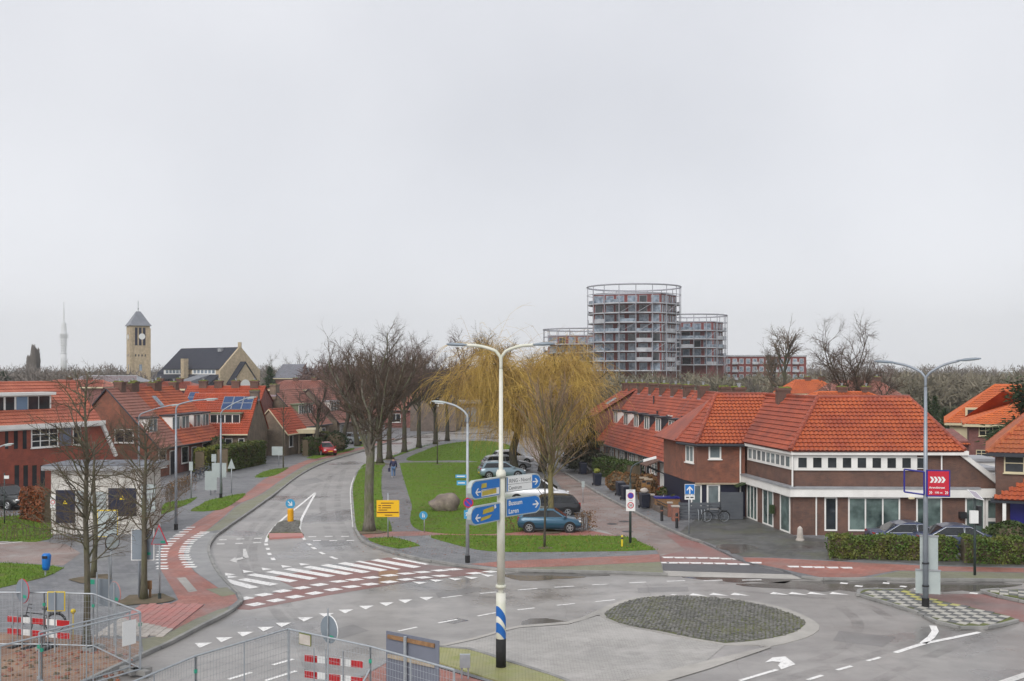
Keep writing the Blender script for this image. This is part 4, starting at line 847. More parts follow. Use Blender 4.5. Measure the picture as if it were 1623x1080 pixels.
def gable_house(name, label, p0, U, D, L, depth, ze, zr, wall='brick_brown', roof='tile_orange', dr=None, base=ZP, group='terraced houses', front=(), dormers=(), near_win=(),
                chim=(), seg=4, near=True, far=True, eave=0.35, dorm_mat='white_paint', dorm_side='white_paint', cat='house', skylights=(), solar=(), trim='dark_paint', sidedepth=None, back_ze=None, doors=()):
    """p0: front corner, U along the front, D into the house. z heights absolute"""
    U = np.array([U[0], U[1], 0.0]); D = np.array([D[0], D[1], 0.0]); N = -D; p0 = np.array([p0[0], p0[1], 0.0])
    dr = depth / 2 if dr is None else dr; bze = ze if back_ze is None else back_ze
    o = thing(name, label, cat, (p0[0], p0[1], base), group)
    pt = lambda u, d, z: p0 + U * u + D * d + np.array([0, 0, z])
    prof = [pt(0, 0, base), pt(0, 0, ze), pt(0, dr, zr - 0.06), pt(0, depth, bze), pt(0, depth, base)]
    MB().extr(prof, U * L).build('wall', wall, o)
    k = (zr - ze) / dr
    rf = MB(); ex0 = 0.12 if near else 0.0; ex1 = 0.12 if far else 0.0
    A, B = pt(-ex0, -eave, ze - k * eave + 0.06), pt(L + ex1, -eave, ze - k * eave + 0.06); Cc, Dd = pt(L + ex1, dr, zr + 0.06), pt(-ex0, dr, zr + 0.06)
    pantiles(rf, A, B, Cc, Dd, seg=seg)
    kb_ = (zr - bze) / (depth - dr)
    E, G_ = pt(L + ex1, depth + 0.3, bze - kb_ * 0.3 + 0.06), pt(-ex0, depth + 0.3, bze - kb_ * 0.3 + 0.06)
    rf.poly([E, G_, Dd, Cc])
    rf.poly([p - np.array([0, 0, 0.09]) for p in (A, B, Cc, Dd)][::-1]); rf.poly([A, A - np.array([0, 0, .09]), Dd - np.array([0, 0, .09]), Dd])
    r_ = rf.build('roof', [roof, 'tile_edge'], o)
    ridge(MB(), pt(-ex0, dr, zr + 0.07), pt(L + ex1, dr, zr + 0.07)).build('ridge_tiles', roof, r_)
    if near:
        v = MB()
        v.tube([pt(-ex0, -eave, ze - k * eave + 0.07), pt(-ex0, dr, zr + 0.1)], 0.06, 6); v.tube([pt(-ex0, depth + 0.3, bze - kb_ * 0.3 + 0.07), pt(-ex0, dr, zr + 0.1)], 0.06, 6)
        v.build('verge_board', trim, r_)
    gutter(o, pt(-ex0, -eave - 0.06, ze - k * eave + 0.02), pt(L + ex1, -eave - 0.06, ze - k * eave + 0.02), m=trim)
    for it in front: window(o, pt(it[0], 0, it[1]), U if np.cross(U, [0, 0, 1]).dot(N) > 0 else U, N, it[2], it[3], *(it[4:6] if len(it) > 5 else (1, 1)), glass=it[6] if len(it) > 6 else 'glass')
    for it in doors: door(o, pt(it[0], 0, base), U, N, m=it[1] if len(it) > 1 else 'dark_paint')
    for it in near_win: window(o, pt(0, it[0], it[1]), D, -U, it[2], it[3], it[4] if len(it) > 4 else 2, 1)
    for it in dormers:
        u0, u1, zs, zt = it[:4]; df = (zs - ze) / k; db = min(dr, (zt - ze) / k + 0.1)
        dm = MB().extr([pt(u0, df, zs - 0.25), pt(u0, df, zt), pt(u0, db, zt), pt(u0, max(df, (zs - 0.25 - ze) / k), zs - 0.25)], U * (u1 - u0)).build('dormer', it[5] if len(it) > 5 else dorm_side, o)
        MB().ubox(pt(u0, df, zt), U, D, -0.12, u1 - u0 + 0.12, 0.0, 0.13, -0.18, db - df + 0.1).build('dormer_roof', it[4] if len(it) > 4 else 'lead', dm)
        f = MB(); w_, h_ = u1 - u0, zt - zs; O = pt(u0, df, zs); nc = it[6] if len(it) > 6 else max(2, round(w_ / 0.7))
        f.ubox(O, U, N, 0, w_, -0.05, 0.08, -0.02, 0.06); f.ubox(O, U, N, 0, w_, h_ - 0.1, h_, -0.02, 0.06)
        for q in range(nc + 1): f.ubox(O, U, N, max(0, w_ * q / nc - 0.05), min(w_, w_ * q / nc + 0.05), 0.08, h_ - 0.1, -0.02, 0.05)
        f.build('window_frame', dorm_mat, dm)
        MB().ubox(O, U, N, 0.04, w_ - 0.04, 0.07, h_ - 0.08, -0.015, 0.015).build('pane', it[7] if len(it) > 7 else 'glass_pale', dm)
    for it in chim:
        u, w_ = it[0], it[1]; zt = it[2] if len(it) > 2 else zr + 0.75
        c = pt(u, dr + (it[3] if len(it) > 3 else 0), 0); chimney(r_, c, w_, 0.75, zr - 1.0, zt, tuple(U), pots=it[4] if len(it) > 4 else 1, m=it[5] if len(it) > 5 else 'brick_brown', flash=0.35)
    for u, d0, w_, l_ in skylights:
        s_ = nrm(np.array([D[0] * dr, D[1] * dr, zr - ze])); n_ = np.cross(U, s_); n_ = n_ if n_[2] > 0 else -n_
        O = pt(u, d0, ze + k * d0 + 0.06)
        sk = MB().ubox(O, U, n_, 0, w_, 0, l_, 0.0, 0.13, W=s_).build('skylight', 'lead', r_)
        MB().ubox(O, U, n_, 0.06, w_ - 0.06, 0.06, l_ - 0.06, 0.125, 0.145, W=s_).build('skylight_glass', 'glass_sky', r_)
    for u, d0, nc, nr in solar:
        s_ = nrm(np.array([D[0] * dr, D[1] * dr, zr - ze])); n_ = np.cross(U, s_); n_ = n_ if n_[2] > 0 else -n_
        for i in range(nc):
            for j in range(nr):
                O = pt(u, d0, ze + k * d0 + 0.06) + U * (i * 1.05) + s_ * (j * 1.02)
                MB().ubox(O, U, n_, 0, 1.02, 0, 0.99, 0.09, 0.13, W=s_).ubox(O, U, n_, 0.035, 0.985, 0.035, 0.955, 0.12, 0.136, 1, W=s_).build('solar_panel', ['galvanised', 'solar'], r_)
    return o, pt

# ---- corner shop on the right -------------------------------------------------
def wallseg(mb, a, b, z0, z1, t=0.3, inward=None):
    a = np.array([*a[:2], 0.0]); b = np.array([*b[:2], 0.0]); d = nrm(b - a); n = np.array([-d[1], d[0], 0])
    mb.ubox(a, d, n, 0, np.linalg.norm(b - a), z0, z1, 0, t); return mb
c0 = np.array([*gp(1257, 851)[:2]]); c1 = np.array([*gp(1181, 822)[:2]]); c2 = np.array([xat(1586, c0[1] - 0.5), c0[1] - 0.5]); cu = np.array([xat(1524, c0[1] - 0.4), c0[1] - 0.4])
ZB, ZF0, ZF1, ZE = ZP, 2.32, 2.80, 4.72
shop = thing('corner_shop', 'brick corner shop with orange pantile roof, white fascia and row of square upper windows', 'shop', (c0[0], c0[1], ZP))
back = 8.5
e0 = nrm(c0 - c1); n_l = np.array([e0[1], -e0[0]])
if n_l[0] > 0: n_l = -n_l
e1 = nrm(c2 - c0); n_f = np.array([0.0, -1.0]) if abs(e1[1]) < 0.001 else nrm(np.array([e1[1], -e1[0]])); n_f = n_f if n_f[1] < 0 else -n_f
V3 = lambda p, z=0.0: np.array([p[0], p[1], z])
mbl = MB(); ins = lambda p: p
# lower storey and upper storey as closed prisms, the upper set back a little behind the fascia
lo = [c1, c0, c2, c2 + np.array([0, back]), c1 + np.array([2.5, 2.0])]
up0, up1, up2 = c0 - n_l * 0.12 - n_f * 0.12, c1 - n_l * 0.12, cu - n_f * 0.12
upb = [up1, up0, np.array([up2[0] + 1.35, up2[1]]), np.array([up2[0] + 1.35, up2[1] + 7.4]), up1 + np.array([2.5, 2.0])]
mbl.prism([tuple(p) for p in lo], ZB - 0.1, ZF0)
mbl.prism([tuple(p) for p in [up1, up0, up2, up2 + np.array([0, 7.4]), up1 + np.array([2.5, 2.0])]], ZF0 + 0.02, ZE)
# sloping parapet at the right end
xr = up2[0]; yr = up2[1]
mbl.extr([(xr, yr + 0.002, ZF1), (xr + 2.0, yr + 0.002, ZF1), (xr + 2.0, yr + 0.002, ZF1 + 0.25), (xr, yr + 0.002, ZE)], (0, 7.0, 0))
mbl.build('wall', 'brick_brown', shop)
# fascia with lead top
def band(name, pts, z0, z1, th, m, parent, out=0.0):
    mb = MB()
    for a, b in zip(pts[:-1], pts[1:]):
        d = nrm(b - a); n = np.array([d[1], -d[0]]); n = n if (n @ np.array([-0.3, -1]) > 0) else -n
        mb.ubox(V3(a), V3(d), V3(n), -0.0, np.linalg.norm(b - a) + (th if True else 0), z0, z1, -0.05 + out, th + out)
    return mb.build(name, m, parent)
fas = band('fascia', [c1, c0, c2], ZF0, ZF1, 0.28, 'white_paint', shop)
band('fascia_cap', [c1, c0, np.array([cu[0] + 0.6, cu[1]])], ZF1 + 0.004, ZF1 + 0.10, 0.36, 'lead', shop)
band('eave_board', [up1, up0, up2], ZE, ZE + 0.24, 0.34, 'white_paint', shop)
MB().extr([(xr - 0.05, yr - 0.2, ZE + 0.235), (xr + 2.25, yr - 0.2, ZF1 + 0.45), (xr + 2.25, yr - 0.2, ZF1 + 0.05), (xr - 0.05, yr - 0.2, ZE - 0.05)], (0, 0.35, 0)).build('parapet_coping', 'white_paint', shop)
MB().box((xr + 2.0, yr - 0.15, ZF1 + 0.01), (xr + 3.3, yr + 1.5, ZF1 + 0.7)).build('end_block', 'white_paint', shop)
# roof planes
RZ, RY = 7.86, c0[1] + 3.6
r1 = np.array([xat(1296, RY), RY, RZ]); r2 = np.array([xat(1440, RY), RY, RZ]); r0 = np.array([xat(1214, c0[1] + 11.5), c0[1] + 11.5, RZ])
E0 = V3(up0 + n_f * 0.35 + n_l * 0.35, ZE + 0.22); E1 = V3(up1 + n_l * 0.35, ZE + 0.22); E2 = np.array([up2[0] + 0.1, up2[1] - 0.35, ZE + 0.22])
rf = MB(); pantiles(rf, E0, E2, r2, r1, tw=0.26, th=0.36, seg=6, amp=0.06, step=0.07)
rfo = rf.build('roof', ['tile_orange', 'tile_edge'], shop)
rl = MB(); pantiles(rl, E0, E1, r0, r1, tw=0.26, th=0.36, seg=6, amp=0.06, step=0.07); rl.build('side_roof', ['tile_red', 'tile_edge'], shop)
Eb = np.array([up2[0] + 0.1, up2[1] + 7.6, ZE + 0.22]); E1b = V3(up1 + np.array([3.0, 2.4]), ZE + 0.22)
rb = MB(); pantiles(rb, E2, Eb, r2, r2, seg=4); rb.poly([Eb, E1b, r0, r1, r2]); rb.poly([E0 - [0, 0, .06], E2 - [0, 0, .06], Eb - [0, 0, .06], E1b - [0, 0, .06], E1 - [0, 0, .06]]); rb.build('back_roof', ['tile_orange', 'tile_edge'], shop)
hp = MB(); ridge(hp, r1 + [0, 0, .05], r2 + [0, 0, .05], 0.13); ridge(hp, E0 + [0, 0, .08], r1 + [0, 0, .05], 0.13); ridge(hp, E2 + [0, 0, .08], r2 + [0, 0, .05], 0.13); ridge(hp, r1 + [0, 0, .05], r0 + [0, 0, .05], 0.13)
hp.build('ridge_tiles', 'tile_red', rfo)
chimney(rfo, (r0[0] + 0.35, r0[1] - 3.2), 0.8, 0.8, RZ - 1.5, RZ + 0.55, flash=0.5, pots=0)
chimney(rfo, (r2[0] - 0.1, r2[1] + 0.6), 0.5, 0.5, RZ - 0.8, RZ + 0.2, moss=False, pots=0, m='brick_mauve')
# upper window bands
Uf = V3(nrm(up2 - up0)); Nf = V3(n_f); Lf = np.linalg.norm(up2 - up0); zb0, zb1 = zat(742, c0[1]) , ZE
MB().ubox(V3(up0), Uf, Nf, -0.1, Lf * 0.735, zb0 - 0.14, zb1, -0.04, 0.10).build('window_band', 'white_paint', shop)
for i in range(9):
    u = xat(1265.5 + i * 23.2, c0[1]) - up0[0]
    wn = MB(); wn.ubox(V3(up0), Uf, Nf, u - 0.04, u + 0.52, zb0 - 0.02, zb1 - 0.14, 0.08, 0.12); wn = wn.build('window', 'white_paint', shop)
    MB().ubox(V3(up0), Uf, Nf, u, u + 0.48, zb0 + 0.02, zb1 - 0.18, 0.10, 0.125).build('pane', 'glass', wn)
Ul = V3(nrm(up1 - up0)); Nl = V3(n_l); Ll = np.linalg.norm(up1 - up0)
MB().ubox(V3(up0), Ul, Nl, 0.15, Ll - 0.35, zb0 - 0.14, zb1, -0.04, 0.10).build('window_band', 'white_paint', shop)
for i in range(9):
    u = 0.45 + i * (Ll - 1.3) / 8.4
    wn = MB().ubox(V3(up0), Ul, Nl, u - 0.04, u + 0.56, zb0 - 0.02, zb1 - 0.14, 0.08, 0.12).build('window', 'white_paint', shop)
    MB().ubox(V3(up0), Ul, Nl, u, u + 0.52, zb0 + 0.02, zb1 - 0.18, 0.10, 0.125).build('pane', 'glass_pale', wn)
# ground-floor glazing, front
def shopwin(px0, px1, z0, cols, glass, tilt=0):
    Y = c0[1]; a = xat(px0, Y) - c0[0]; b = xat(px1, Y) - c0[0]
    return window(shop, V3(c0) + V3(e1) * a + np.array([0, 0, z0]), V3(e1), V3(n_f), b - a, ZF0 - z0 - 0.02, cols, 1, glass=glass, fw=0.085, sill=False, name='shop_window')
shopwin(1306, 1326, 0.35, 1, 'glass'); shopwin(1343, 1424, 0.35, 3, 'glass_green'); shopwin(1449, 1489, 0.35, 1, 'glass_green'); shopwin(1525, 1555, 0.2, 1, 'glass_green')
gd = MB(); a = xat(1556, c0[1]) - c0[0]; b = xat(1585, c0[1]) - c0[0]; O = V3(c0) + V3(e1) * a
gd.ubox(O, V3(e1), Nf, 0, b - a, ZP, ZF0 - 0.02, -0.02, 0.05)
gd = gd.build('glazed_door', 'white_paint', shop)
for z0, z1 in ((0.3, 0.95), (1.15, 2.15)): MB().ubox(O, V3(e1), Nf, 0.15, b - a - 0.15, z0, z1, 0.03, 0.06).build('door_pane', 'glass_green', gd)
# interior shown through the big window: counter and lamp glow kept as dull shapes just behind the glass plane
# side glazing
def sidewin(t0, t1, z0, cols, glass='glass_green', nm='glazed_door'):
    L_ = np.linalg.norm(c1 - c0); d = (c1 - c0) / L_
    return window(shop, V3(c0 + d * t0 * L_) + np.array([0, 0, z0]), V3(d), V3(n_l), (t1 - t0) * L_, ZF0 - z0 - 0.02, cols, 1, glass=glass, fw=0.09, sill=False, name=nm)
sidewin(0.05, 0.24, ZP + 0.02, 1); sidewin(0.38, 0.60, ZP + 0.02, 2); sidewin(0.72, 0.95, ZP + 0.02, 3)
downpipe(shop, c0 + e1 * 1.3 + n_f * 0.08, ZP, ZF0, 'white_paint', 0.045); downpipe(shop, c0 + n_f * 0.05 + n_l * 0.05, ZF1 + 0.1, ZE, 'white_paint', 0.05)
downpipe(shop, np.array([xat(1488.5, c0[1]), up2[1] - 0.08]), ZF1 + 0.1, ZE, 'white_paint', 0.045)
px_ = xat(1519, c0[1]); MB().box((px_ - 0.18, c0[1] - 0.75, 1.15), (px_ + 0.18, c0[1] - 0.42, 1.5)).build('letter_box', 'black_plastic', shop)
pl = c0 + (c1 - c0) * 0.34 + n_l * 0.12; MB().ubox(V3(pl), V3(nrm(c1 - c0)), Nl, -0.16, 0.16, 1.0, 1.5, 0.0, 0.22).build('letter_box', 'leaf_pine', shop)
for x_ in (1437.5, 1572):
    lx = xat(x_, c0[1]); MB().ball((lx, c0[1] - 0.72, ZF0 - 0.03), 0.2, 0.12, 0.08, 10, 6).build('wall_lamp', 'cream_paint', shop)

# ---- brick end house next to it (three-sided bay) ------------------------------
d0 = c1 + np.array([0.0, 0.0]); dA = np.array([xat(1105, c1[1]), c1[1]]); dB = np.array([xat(1083, c1[1] + 2.2), c1[1] + 2.2])
eh = thing('end_house', 'rust-brick end house with hipped orange roof between corner shop and terrace', 'house', (dA[0], dA[1], ZP))
foot = [d0 - np.array([0.02, 0]), dA, dB, dB + np.array([-0.6, 5]), dB + np.array([8, 7]), d0 + np.array([2, 3.5])]
zlow = zat(766, c1[1])
MB().prism([tuple(p) for p in foot], zlow, ZE + 0.1).build('wall', 'brick_rust', eh)
MB().prism([tuple(np.array(p) + np.array([0.03, 0.06])) for p in foot], 0.0, zlow - 0.01).build('plinth_storey', 'navy_board', eh)
band('ledge', [d0 - np.array([0.4, 0]), dA], zlow - 0.08, zlow + 0.02, 0.14, 'wood_pale', eh)
RYm = c1[1] + 4.0; ra = np.array([xat(1134.7, RYm), RYm, RZ]); rb_ = np.array([xat(1215, RYm + 0.6), RYm + 0.6, RZ])
EA = np.array([dA[0] - 0.1, dA[1] - 0.4, ZE + 0.12]); EB = np.array([d0[0] + 0.05, d0[1] - 0.4, ZE + 0.12]); EC = np.array([dB[0] - 0.45, dB[1] - 0.1, ZE + 0.12]); ED = EC + np.array([-0.8, 6.0, 0])
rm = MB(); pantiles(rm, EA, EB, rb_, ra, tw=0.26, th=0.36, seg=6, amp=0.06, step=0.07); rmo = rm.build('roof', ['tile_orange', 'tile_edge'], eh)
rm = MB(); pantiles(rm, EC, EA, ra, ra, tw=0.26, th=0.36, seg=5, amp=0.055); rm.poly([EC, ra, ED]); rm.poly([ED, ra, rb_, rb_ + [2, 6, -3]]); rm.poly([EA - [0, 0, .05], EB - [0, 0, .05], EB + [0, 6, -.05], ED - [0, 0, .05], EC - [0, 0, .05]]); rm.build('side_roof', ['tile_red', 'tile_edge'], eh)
hp = MB(); ridge(hp, ra + [0, 0, .05], rb_ + [0, 0, .05], 0.13); ridge(hp, EA + [0, 0, .06], ra + [0, 0, .05], 0.13); ridge(hp, EC + [0, 0, .06], ra + [0, 0, .05], 0.11); hp.build('ridge_tiles', 'tile_red', rmo)
gt = MB(); gt.tube([EC + [0, 0, -.1], EA + [0, -0.05, -.1], EB + [0, -0.05, -.1]], 0.09, 8); gt.build('gutter', 'dark_paint', eh)
W_ = lambda px, py, Y: np.array([xat(px, Y), Y, zat(py, Y)])
p = W_(1123, 728, d0[1]); window(eh, p, (1, 0, 0), (0, -1, 0), xat(1143, d0[1]) - p[0], 0.95, 1, 1, fw=0.1, glass='glass_pale')
uu = V3(nrm(dA - dB)); nn_ = V3(nrm(np.array([-uu[1], uu[0]]))); nn_ = nn_ if nn_[1] < 0 else -nn_
window(eh, V3(dB) + uu * 0.45 + np.array([0, 0, zat(731, dB[1])]), uu, nn_, 1.3, 1.15, 2, 1, fw=0.1, glass='glass_pale')
p = W_(1120, 797, d0[1]); window(eh, [p[0], p[1], 0.55], (1, 0, 0), (0, -1, 0), xat(1141, d0[1]) - p[0], zlow - 0.62, 1, 1, fw=0.11, glass='glass_pale')
p = W_(1084, 797, d0[1]); window(eh, [p[0] + 0.45, p[1] + 0.04, 0.7], (1, 0, 0), (0, -1, 0), 0.0 + 0.7, zlow - 0.8, 1, 1, fw=0.09, glass='glass_pale')
downpipe(eh, (xat(1173, d0[1]), d0[1] - 0.1), 0.2, ZE, 'white_paint', 0.05)
MB().extr([(xat(1163, d0[1]), d0[1] - 0.9, zlow - 0.1), (d0[0] + 0.1, d0[1] - 0.9, zlow + 0.22), (d0[0] + 0.1, d0[1] - 0.9, zlow + 0.12), (xat(1163, d0[1]), d0[1] - 0.9, zlow - 0.2)], (0, 0.9, 0)).build('porch_roof', 'leaf_pine', eh)

# ---- terrace on the right ------------------------------------------------------
sl_ = -0.149; Ur = nrm([-sl_, -1.0]); Dr = nrm([1.0, -sl_ * -1.0]); Dr = np.array([-Ur[1], Ur[0]])     # U runs towards the camera, D to the right
Xe = lambda Y: 12.94 + sl_ * (Y - 81.5)
zeR, zrR = 2.78, 7.66; drR = 4.0
names_R = ['with a dark timber porch at its near end', 'with raised roof-light flaps above its dormer', 'with two black vents on its roof', 'with a tall vent pipe on its roof', 'with a square hedge before it', 'next to the far taller end house']
Ys = [85.9, 90.0, 93.7, 97.3, 100.8, 104.6, 108.6]
for i in range(6):
    ya = Ys[i + 1]; L_ = (Ys[i + 1] - Ys[i]) / abs(Ur[1])
    near_ = i == 0
    dmat = ('lead', 'dark_paint') if i < 4 else ('lead', 'white_paint')
    u0 = L_ * 0.28
    if i == 0: L2 = L_ + 9.0; first_u = L_
    else: L2 = L_
    o, pt = gable_house('terraced_house', 'terraced house of the right-hand row ' + names_R[i], (Xe(ya), ya), Ur, Dr, L2, 8.0, zeR, zrR, wall='brick_rust', roof='tile_red', dr=drR, group='right-hand terrace',
        front=((0.25, 0.95, 0.75, 1.5, 1, 2, 'glass_pale'), (1.15, 0.95, 0.7, 1.5, 1, 2, 'glass_pale')), doors=((L_ - 1.3, 'dark_paint' if i % 2 else 'white_paint'),),
        dormers=((u0, u0 + 1.5, 4.25, 5.45, 'dark_paint', dmat[1], 2),), chim=((L_ * 0.5, 0.8, zrR + 0.62, -0.15, 1),) + (((L_ + 3.0, 0.9, zrR + 0.62, -0.1, 0), (L_ + 6.0, 0.9, zrR + 0.62, -0.1, 2)) if i == 0 else ()), near=near_, far=i == 5, eave=0.45, seg=4)
    if i in (1, 2, 3, 0):
        v = MB(); ds = {0: (2.1, 0.3), 1: (2.0, 0.5), 2: (2.2, 0.2), 3: (2.9, 0.15)}[i]; b_ = pt(L_ * 0.45, ds[0], zeR + (zrR - zeR) * ds[0] / drR + 0.05)
        v.cyl(b_, 0.07, b_[2], b_[2] + (0.75 if i == 3 else 0.35), 8); v.cyl(b_, 0.1, b_[2] + (0.7 if i == 3 else 0.3), b_[2] + (0.78 if i == 3 else 0.38), 8); v.build('roof_vent', 'dark_paint', o)
    if i == 1:
        for du_ in (0.5, 1.4):
            a_ = pt(u0 + du_, 2.05, 5.6); MB().ubox(a_, V3(Ur), V3(Dr), 0, 0.12, 0, 0.08, 0, 1.2, W=(0, 0, 1)).build('roof_flap', 'white_paint', o)
    if i == 0:
        a_ = pt(L_ - 1.6, 0, 0); pr = MB()
        pr.extr([pt(L_ - 1.9, 0, 2.55), pt(L_ - 1.9, -1.6, 1.95), pt(L_ - 1.9, -1.6, 1.85), pt(L_ - 1.9, 0, 2.45)], V3(Ur) * 2.0)
        pr = pr.build('porch_roof', 'brick_brown', o)
        for uq in (L_ - 1.85, L_ - 0.0):
            MB().tube([pt(uq, -1.5, ZP), pt(uq, -1.5, 1.9)], 0.07, 6).tube([pt(uq, 0, 1.2), pt(uq, -1.4, 1.9)], 0.05, 6).build('porch_post', 'black_plastic', pr)
# far taller end pavilion of the right-hand row
ya = 113.5; o, pt = gable_house('terrace_end_house', 'taller far end house of the right terrace with a roof window', (Xe(ya) - 1.1, ya), Ur, Dr, 4.8, 9.0, zat(665, 111), zat(618, 113), wall='brick_mauve', roof='tile_red', dr=5.0, group='right-hand terrace',
      front=((0.6, 0.9, 0.9, 1.5),), skylights=((2.2, 2.4, 0.85, 1.15),), chim=((0.6, 0.8), (3.0, 0.8)), seg=4)

# ---- background houses right ------------------------------------------------------
def hip_house(name, label, x0, x1, y0, y1, ze, zr, wall, roof, inset=None, group=None, wins=(), eave_m='cream_paint', base=0.0, seg=3, ov=0.5, chim=(), tw=0.3):
    o = thing(name, label, 'house', ((x0 + x1) / 2, (y0 + y1) / 2, base), group)
    MB().box((x0, y0, base), (x1, y1, ze)).build('wall', wall, o)
    q = inset if inset is not None else (y1 - y0) / 2
    A, B, Cc, D = [np.array(p, float) for p in ((x0 - ov, y0 - ov, ze + .05), (x1 + ov, y0 - ov, ze + .05), (x1 + ov, y1 + ov, ze + .05), (x0 - ov, y1 + ov, ze + .05))]
    m = (y0 + y1) / 2; Ra, Rb = np.array((x0 + q, m, zr)), np.array((x1 - q, m, zr))
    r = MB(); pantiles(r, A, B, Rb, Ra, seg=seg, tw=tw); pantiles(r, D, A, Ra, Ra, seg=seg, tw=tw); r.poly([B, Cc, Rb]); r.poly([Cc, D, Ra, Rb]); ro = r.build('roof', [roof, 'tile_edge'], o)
    hp = MB(); ridge(hp, Ra, Rb); ridge(hp, A, Ra); ridge(hp, B, Rb); ridge(hp, D, Ra); hp.build('ridge_tiles', roof, ro)
    e = MB(); e.box((x0 - ov, y0 - ov - 0.03, ze - 0.18), (x1 + ov, y0 - ov + 0.12, ze + 0.08)); e.box((x0 - ov - 0.03, y0 - ov + 0.125, ze - 0.18), (x0 - ov + 0.12, y1 + ov, ze + 0.08)); e.box((x0 - ov + .13, y0 - ov + .13, ze - 0.1), (x1 + ov, y1 + ov, ze - 0.02)); e.build('eave_board', eave_m, o)
    for u, z, w_, h_, nc in wins: window(o, (u, y0, z), (1, 0, 0), (0, -1, 0), w_, h_, nc, 2, frame=eave_m if eave_m != 'dark_paint' else 'cream_paint', glass='glass')
    for cx_, w_ in chim: chimney(ro, (cx_, m), w_, 0.6, zr - 0.8, zr + 0.5, pots=1)
    return o
Y1 = 104.0
hip_house('villa', 'large villa with bright orange hipped roof and a small cream dormer at right', xat(1506, Y1), xat(1680, Y1), Y1, Y1 + 12, zat(671, Y1), zat(610, Y1 + 6), 'cream_paint', 'tile_bright', inset=4.2, group='villas with bright orange roofs')
vd = bpy.data.objects['villa']; a = W_(1531, 662, Y1 - 0.4)
MB().box((a[0], Y1 + 0.4, a[2]), (a[0] + 2.6, Y1 + 3, a[2] + 0.9)).build('dormer', 'cream_paint', vd)
for q in range(3): MB().box((a[0] + 0.2 + q * 0.8, Y1 + 0.36, a[2] + 0.15), (a[0] + 0.85 + q * 0.8, Y1 + 0.42, a[2] + 0.75)).build('dormer_window', 'glass', vd)
Y2 = 92.0
vw = hip_house('villa', 'red-brick villa wing with bright orange roof and cream window band at right', xat(1536, Y2), xat(1720, Y2), Y2, Y2 + 9, zat(673, Y2), zat(618, Y2 + 4.5), 'brick_mauve', 'tile_bright', inset=7.0, group='villas with bright orange roofs',
          wins=((xat(1550, Y2), zat(691, Y2), xat(1590, Y2) - xat(1550, Y2), 0.9, 4), (xat(1546, Y2), zat(724, Y2), 1.3, 0.6, 3)))
Y3 = 86.0; ga = thing('garage', 'low brick garage with bright orange roof behind the corner shop', 'garage', (xat(1515, Y3), Y3, 0))
MB().extr([(xat(1494, Y3), Y3, 0), (xat(1494, Y3), Y3, zat(683, Y3) - 0.8), (xat(1494, Y3), Y3 + 3, zat(683, Y3)), (xat(1494, Y3), Y3 + 6, zat(683, Y3) - .8), (xat(1494, Y3), Y3 + 6, 0)], (2.1, 0, 0)).build('wall', 'brick_mauve', ga)
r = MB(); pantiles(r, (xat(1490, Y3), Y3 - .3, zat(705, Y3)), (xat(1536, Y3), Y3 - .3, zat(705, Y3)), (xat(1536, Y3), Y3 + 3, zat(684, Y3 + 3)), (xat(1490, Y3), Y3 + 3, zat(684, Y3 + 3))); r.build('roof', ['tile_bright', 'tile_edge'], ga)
# flat-roofed annexes between the shop and the right-hand house
an = thing('flat_annex', 'low white annexes with flat roofs behind the shop parapet', 'annex', (xat(1560, 70), 70, 0))
for (a_, b_, py, Y) in ((1540, 1580, 727, 76), (1545, 1578, 741, 72)):
    MB().box((xat(a_, Y), Y, 0), (xat(b_, Y), Y + 3, zat(py, Y) - 0.2)).build('wall', 'white_paint', an)
    MB().box((xat(a_, Y) - 0.2, Y - 0.2, zat(py, Y) - 0.195), (xat(b_, Y) + 0.2, Y + 3.2, zat(py, Y))).build('flat_roof', 'lead', an)
# near right-hand house at the frame edge
Y4 = 60.0; zE4 = zat(716, Y4 - 0.4)
hh = hip_house('edge_house', 'dark brick house with blended orange roof cut by the right frame edge', xat(1578, Y4), xat(1578, Y4) + 9, Y4, Y4 + 7.6, zE4 - 0.1, zE4 + 4.2, 'brick_brown', 'tile_blend', inset=4.2, eave_m='dark_paint', seg=6, ov=0.45, tw=0.27,
     wins=((xat(1590, Y4), zat(749, Y4), 2.0, 1.1, 2),))
pr = MB(); a = W_(1590, 792, Y4 - 1.5); pantiles(pr, (a[0], Y4 - 1.5, a[2]), (a[0] + 5, Y4 - 1.5, a[2]), (a[0] + 5, Y4 - 0.05, a[2] + 1.25), (a[0] + 2.2, Y4 - 0.05, a[2] + 1.25), seg=6, amp=0.06, tw=0.27); pr.build('porch_roof', ['tile_orange', 'tile_edge'], hh)
MB().box((a[0], Y4 - 1.45, a[2] - 0.2), (a[0] + 5, Y4 - 1.3, a[2] - 0.01)).box((a[0] + 0.1, Y4 - 1.3, a[2] - 0.2), (a[0] + 5, Y4, a[2] - 0.02)).build('porch_beam', 'dark_paint', hh)
MB().box((a[0] + 0.6, Y4 - 1.4, 0.1), (a[0] + 0.78, Y4 - 1.25, a[2] - 0.2)).build('porch_post', 'white_paint', hh)
MB().box((a[0] + 1.0, Y4 - 0.1, 0.1), (a[0] + 2.1, Y4 - 0.02, 2.2)).build('door', 'sign_navy', hh)
def turn(o, px, py, ang):
    a = R(ang); dx, dy = o.location.x - px, o.location.y - py; o.rotation_euler = (0, 0, a); o.location = (px + dx * math.cos(a) - dy * math.sin(a), py + dx * math.sin(a) + dy * math.cos(a), o.location.z)
turn(hh, xat(1578, Y4), Y4, -24); turn(vd, xat(1506, Y1), Y1, -22); turn(vw, xat(1536, Y2), Y2, -22)
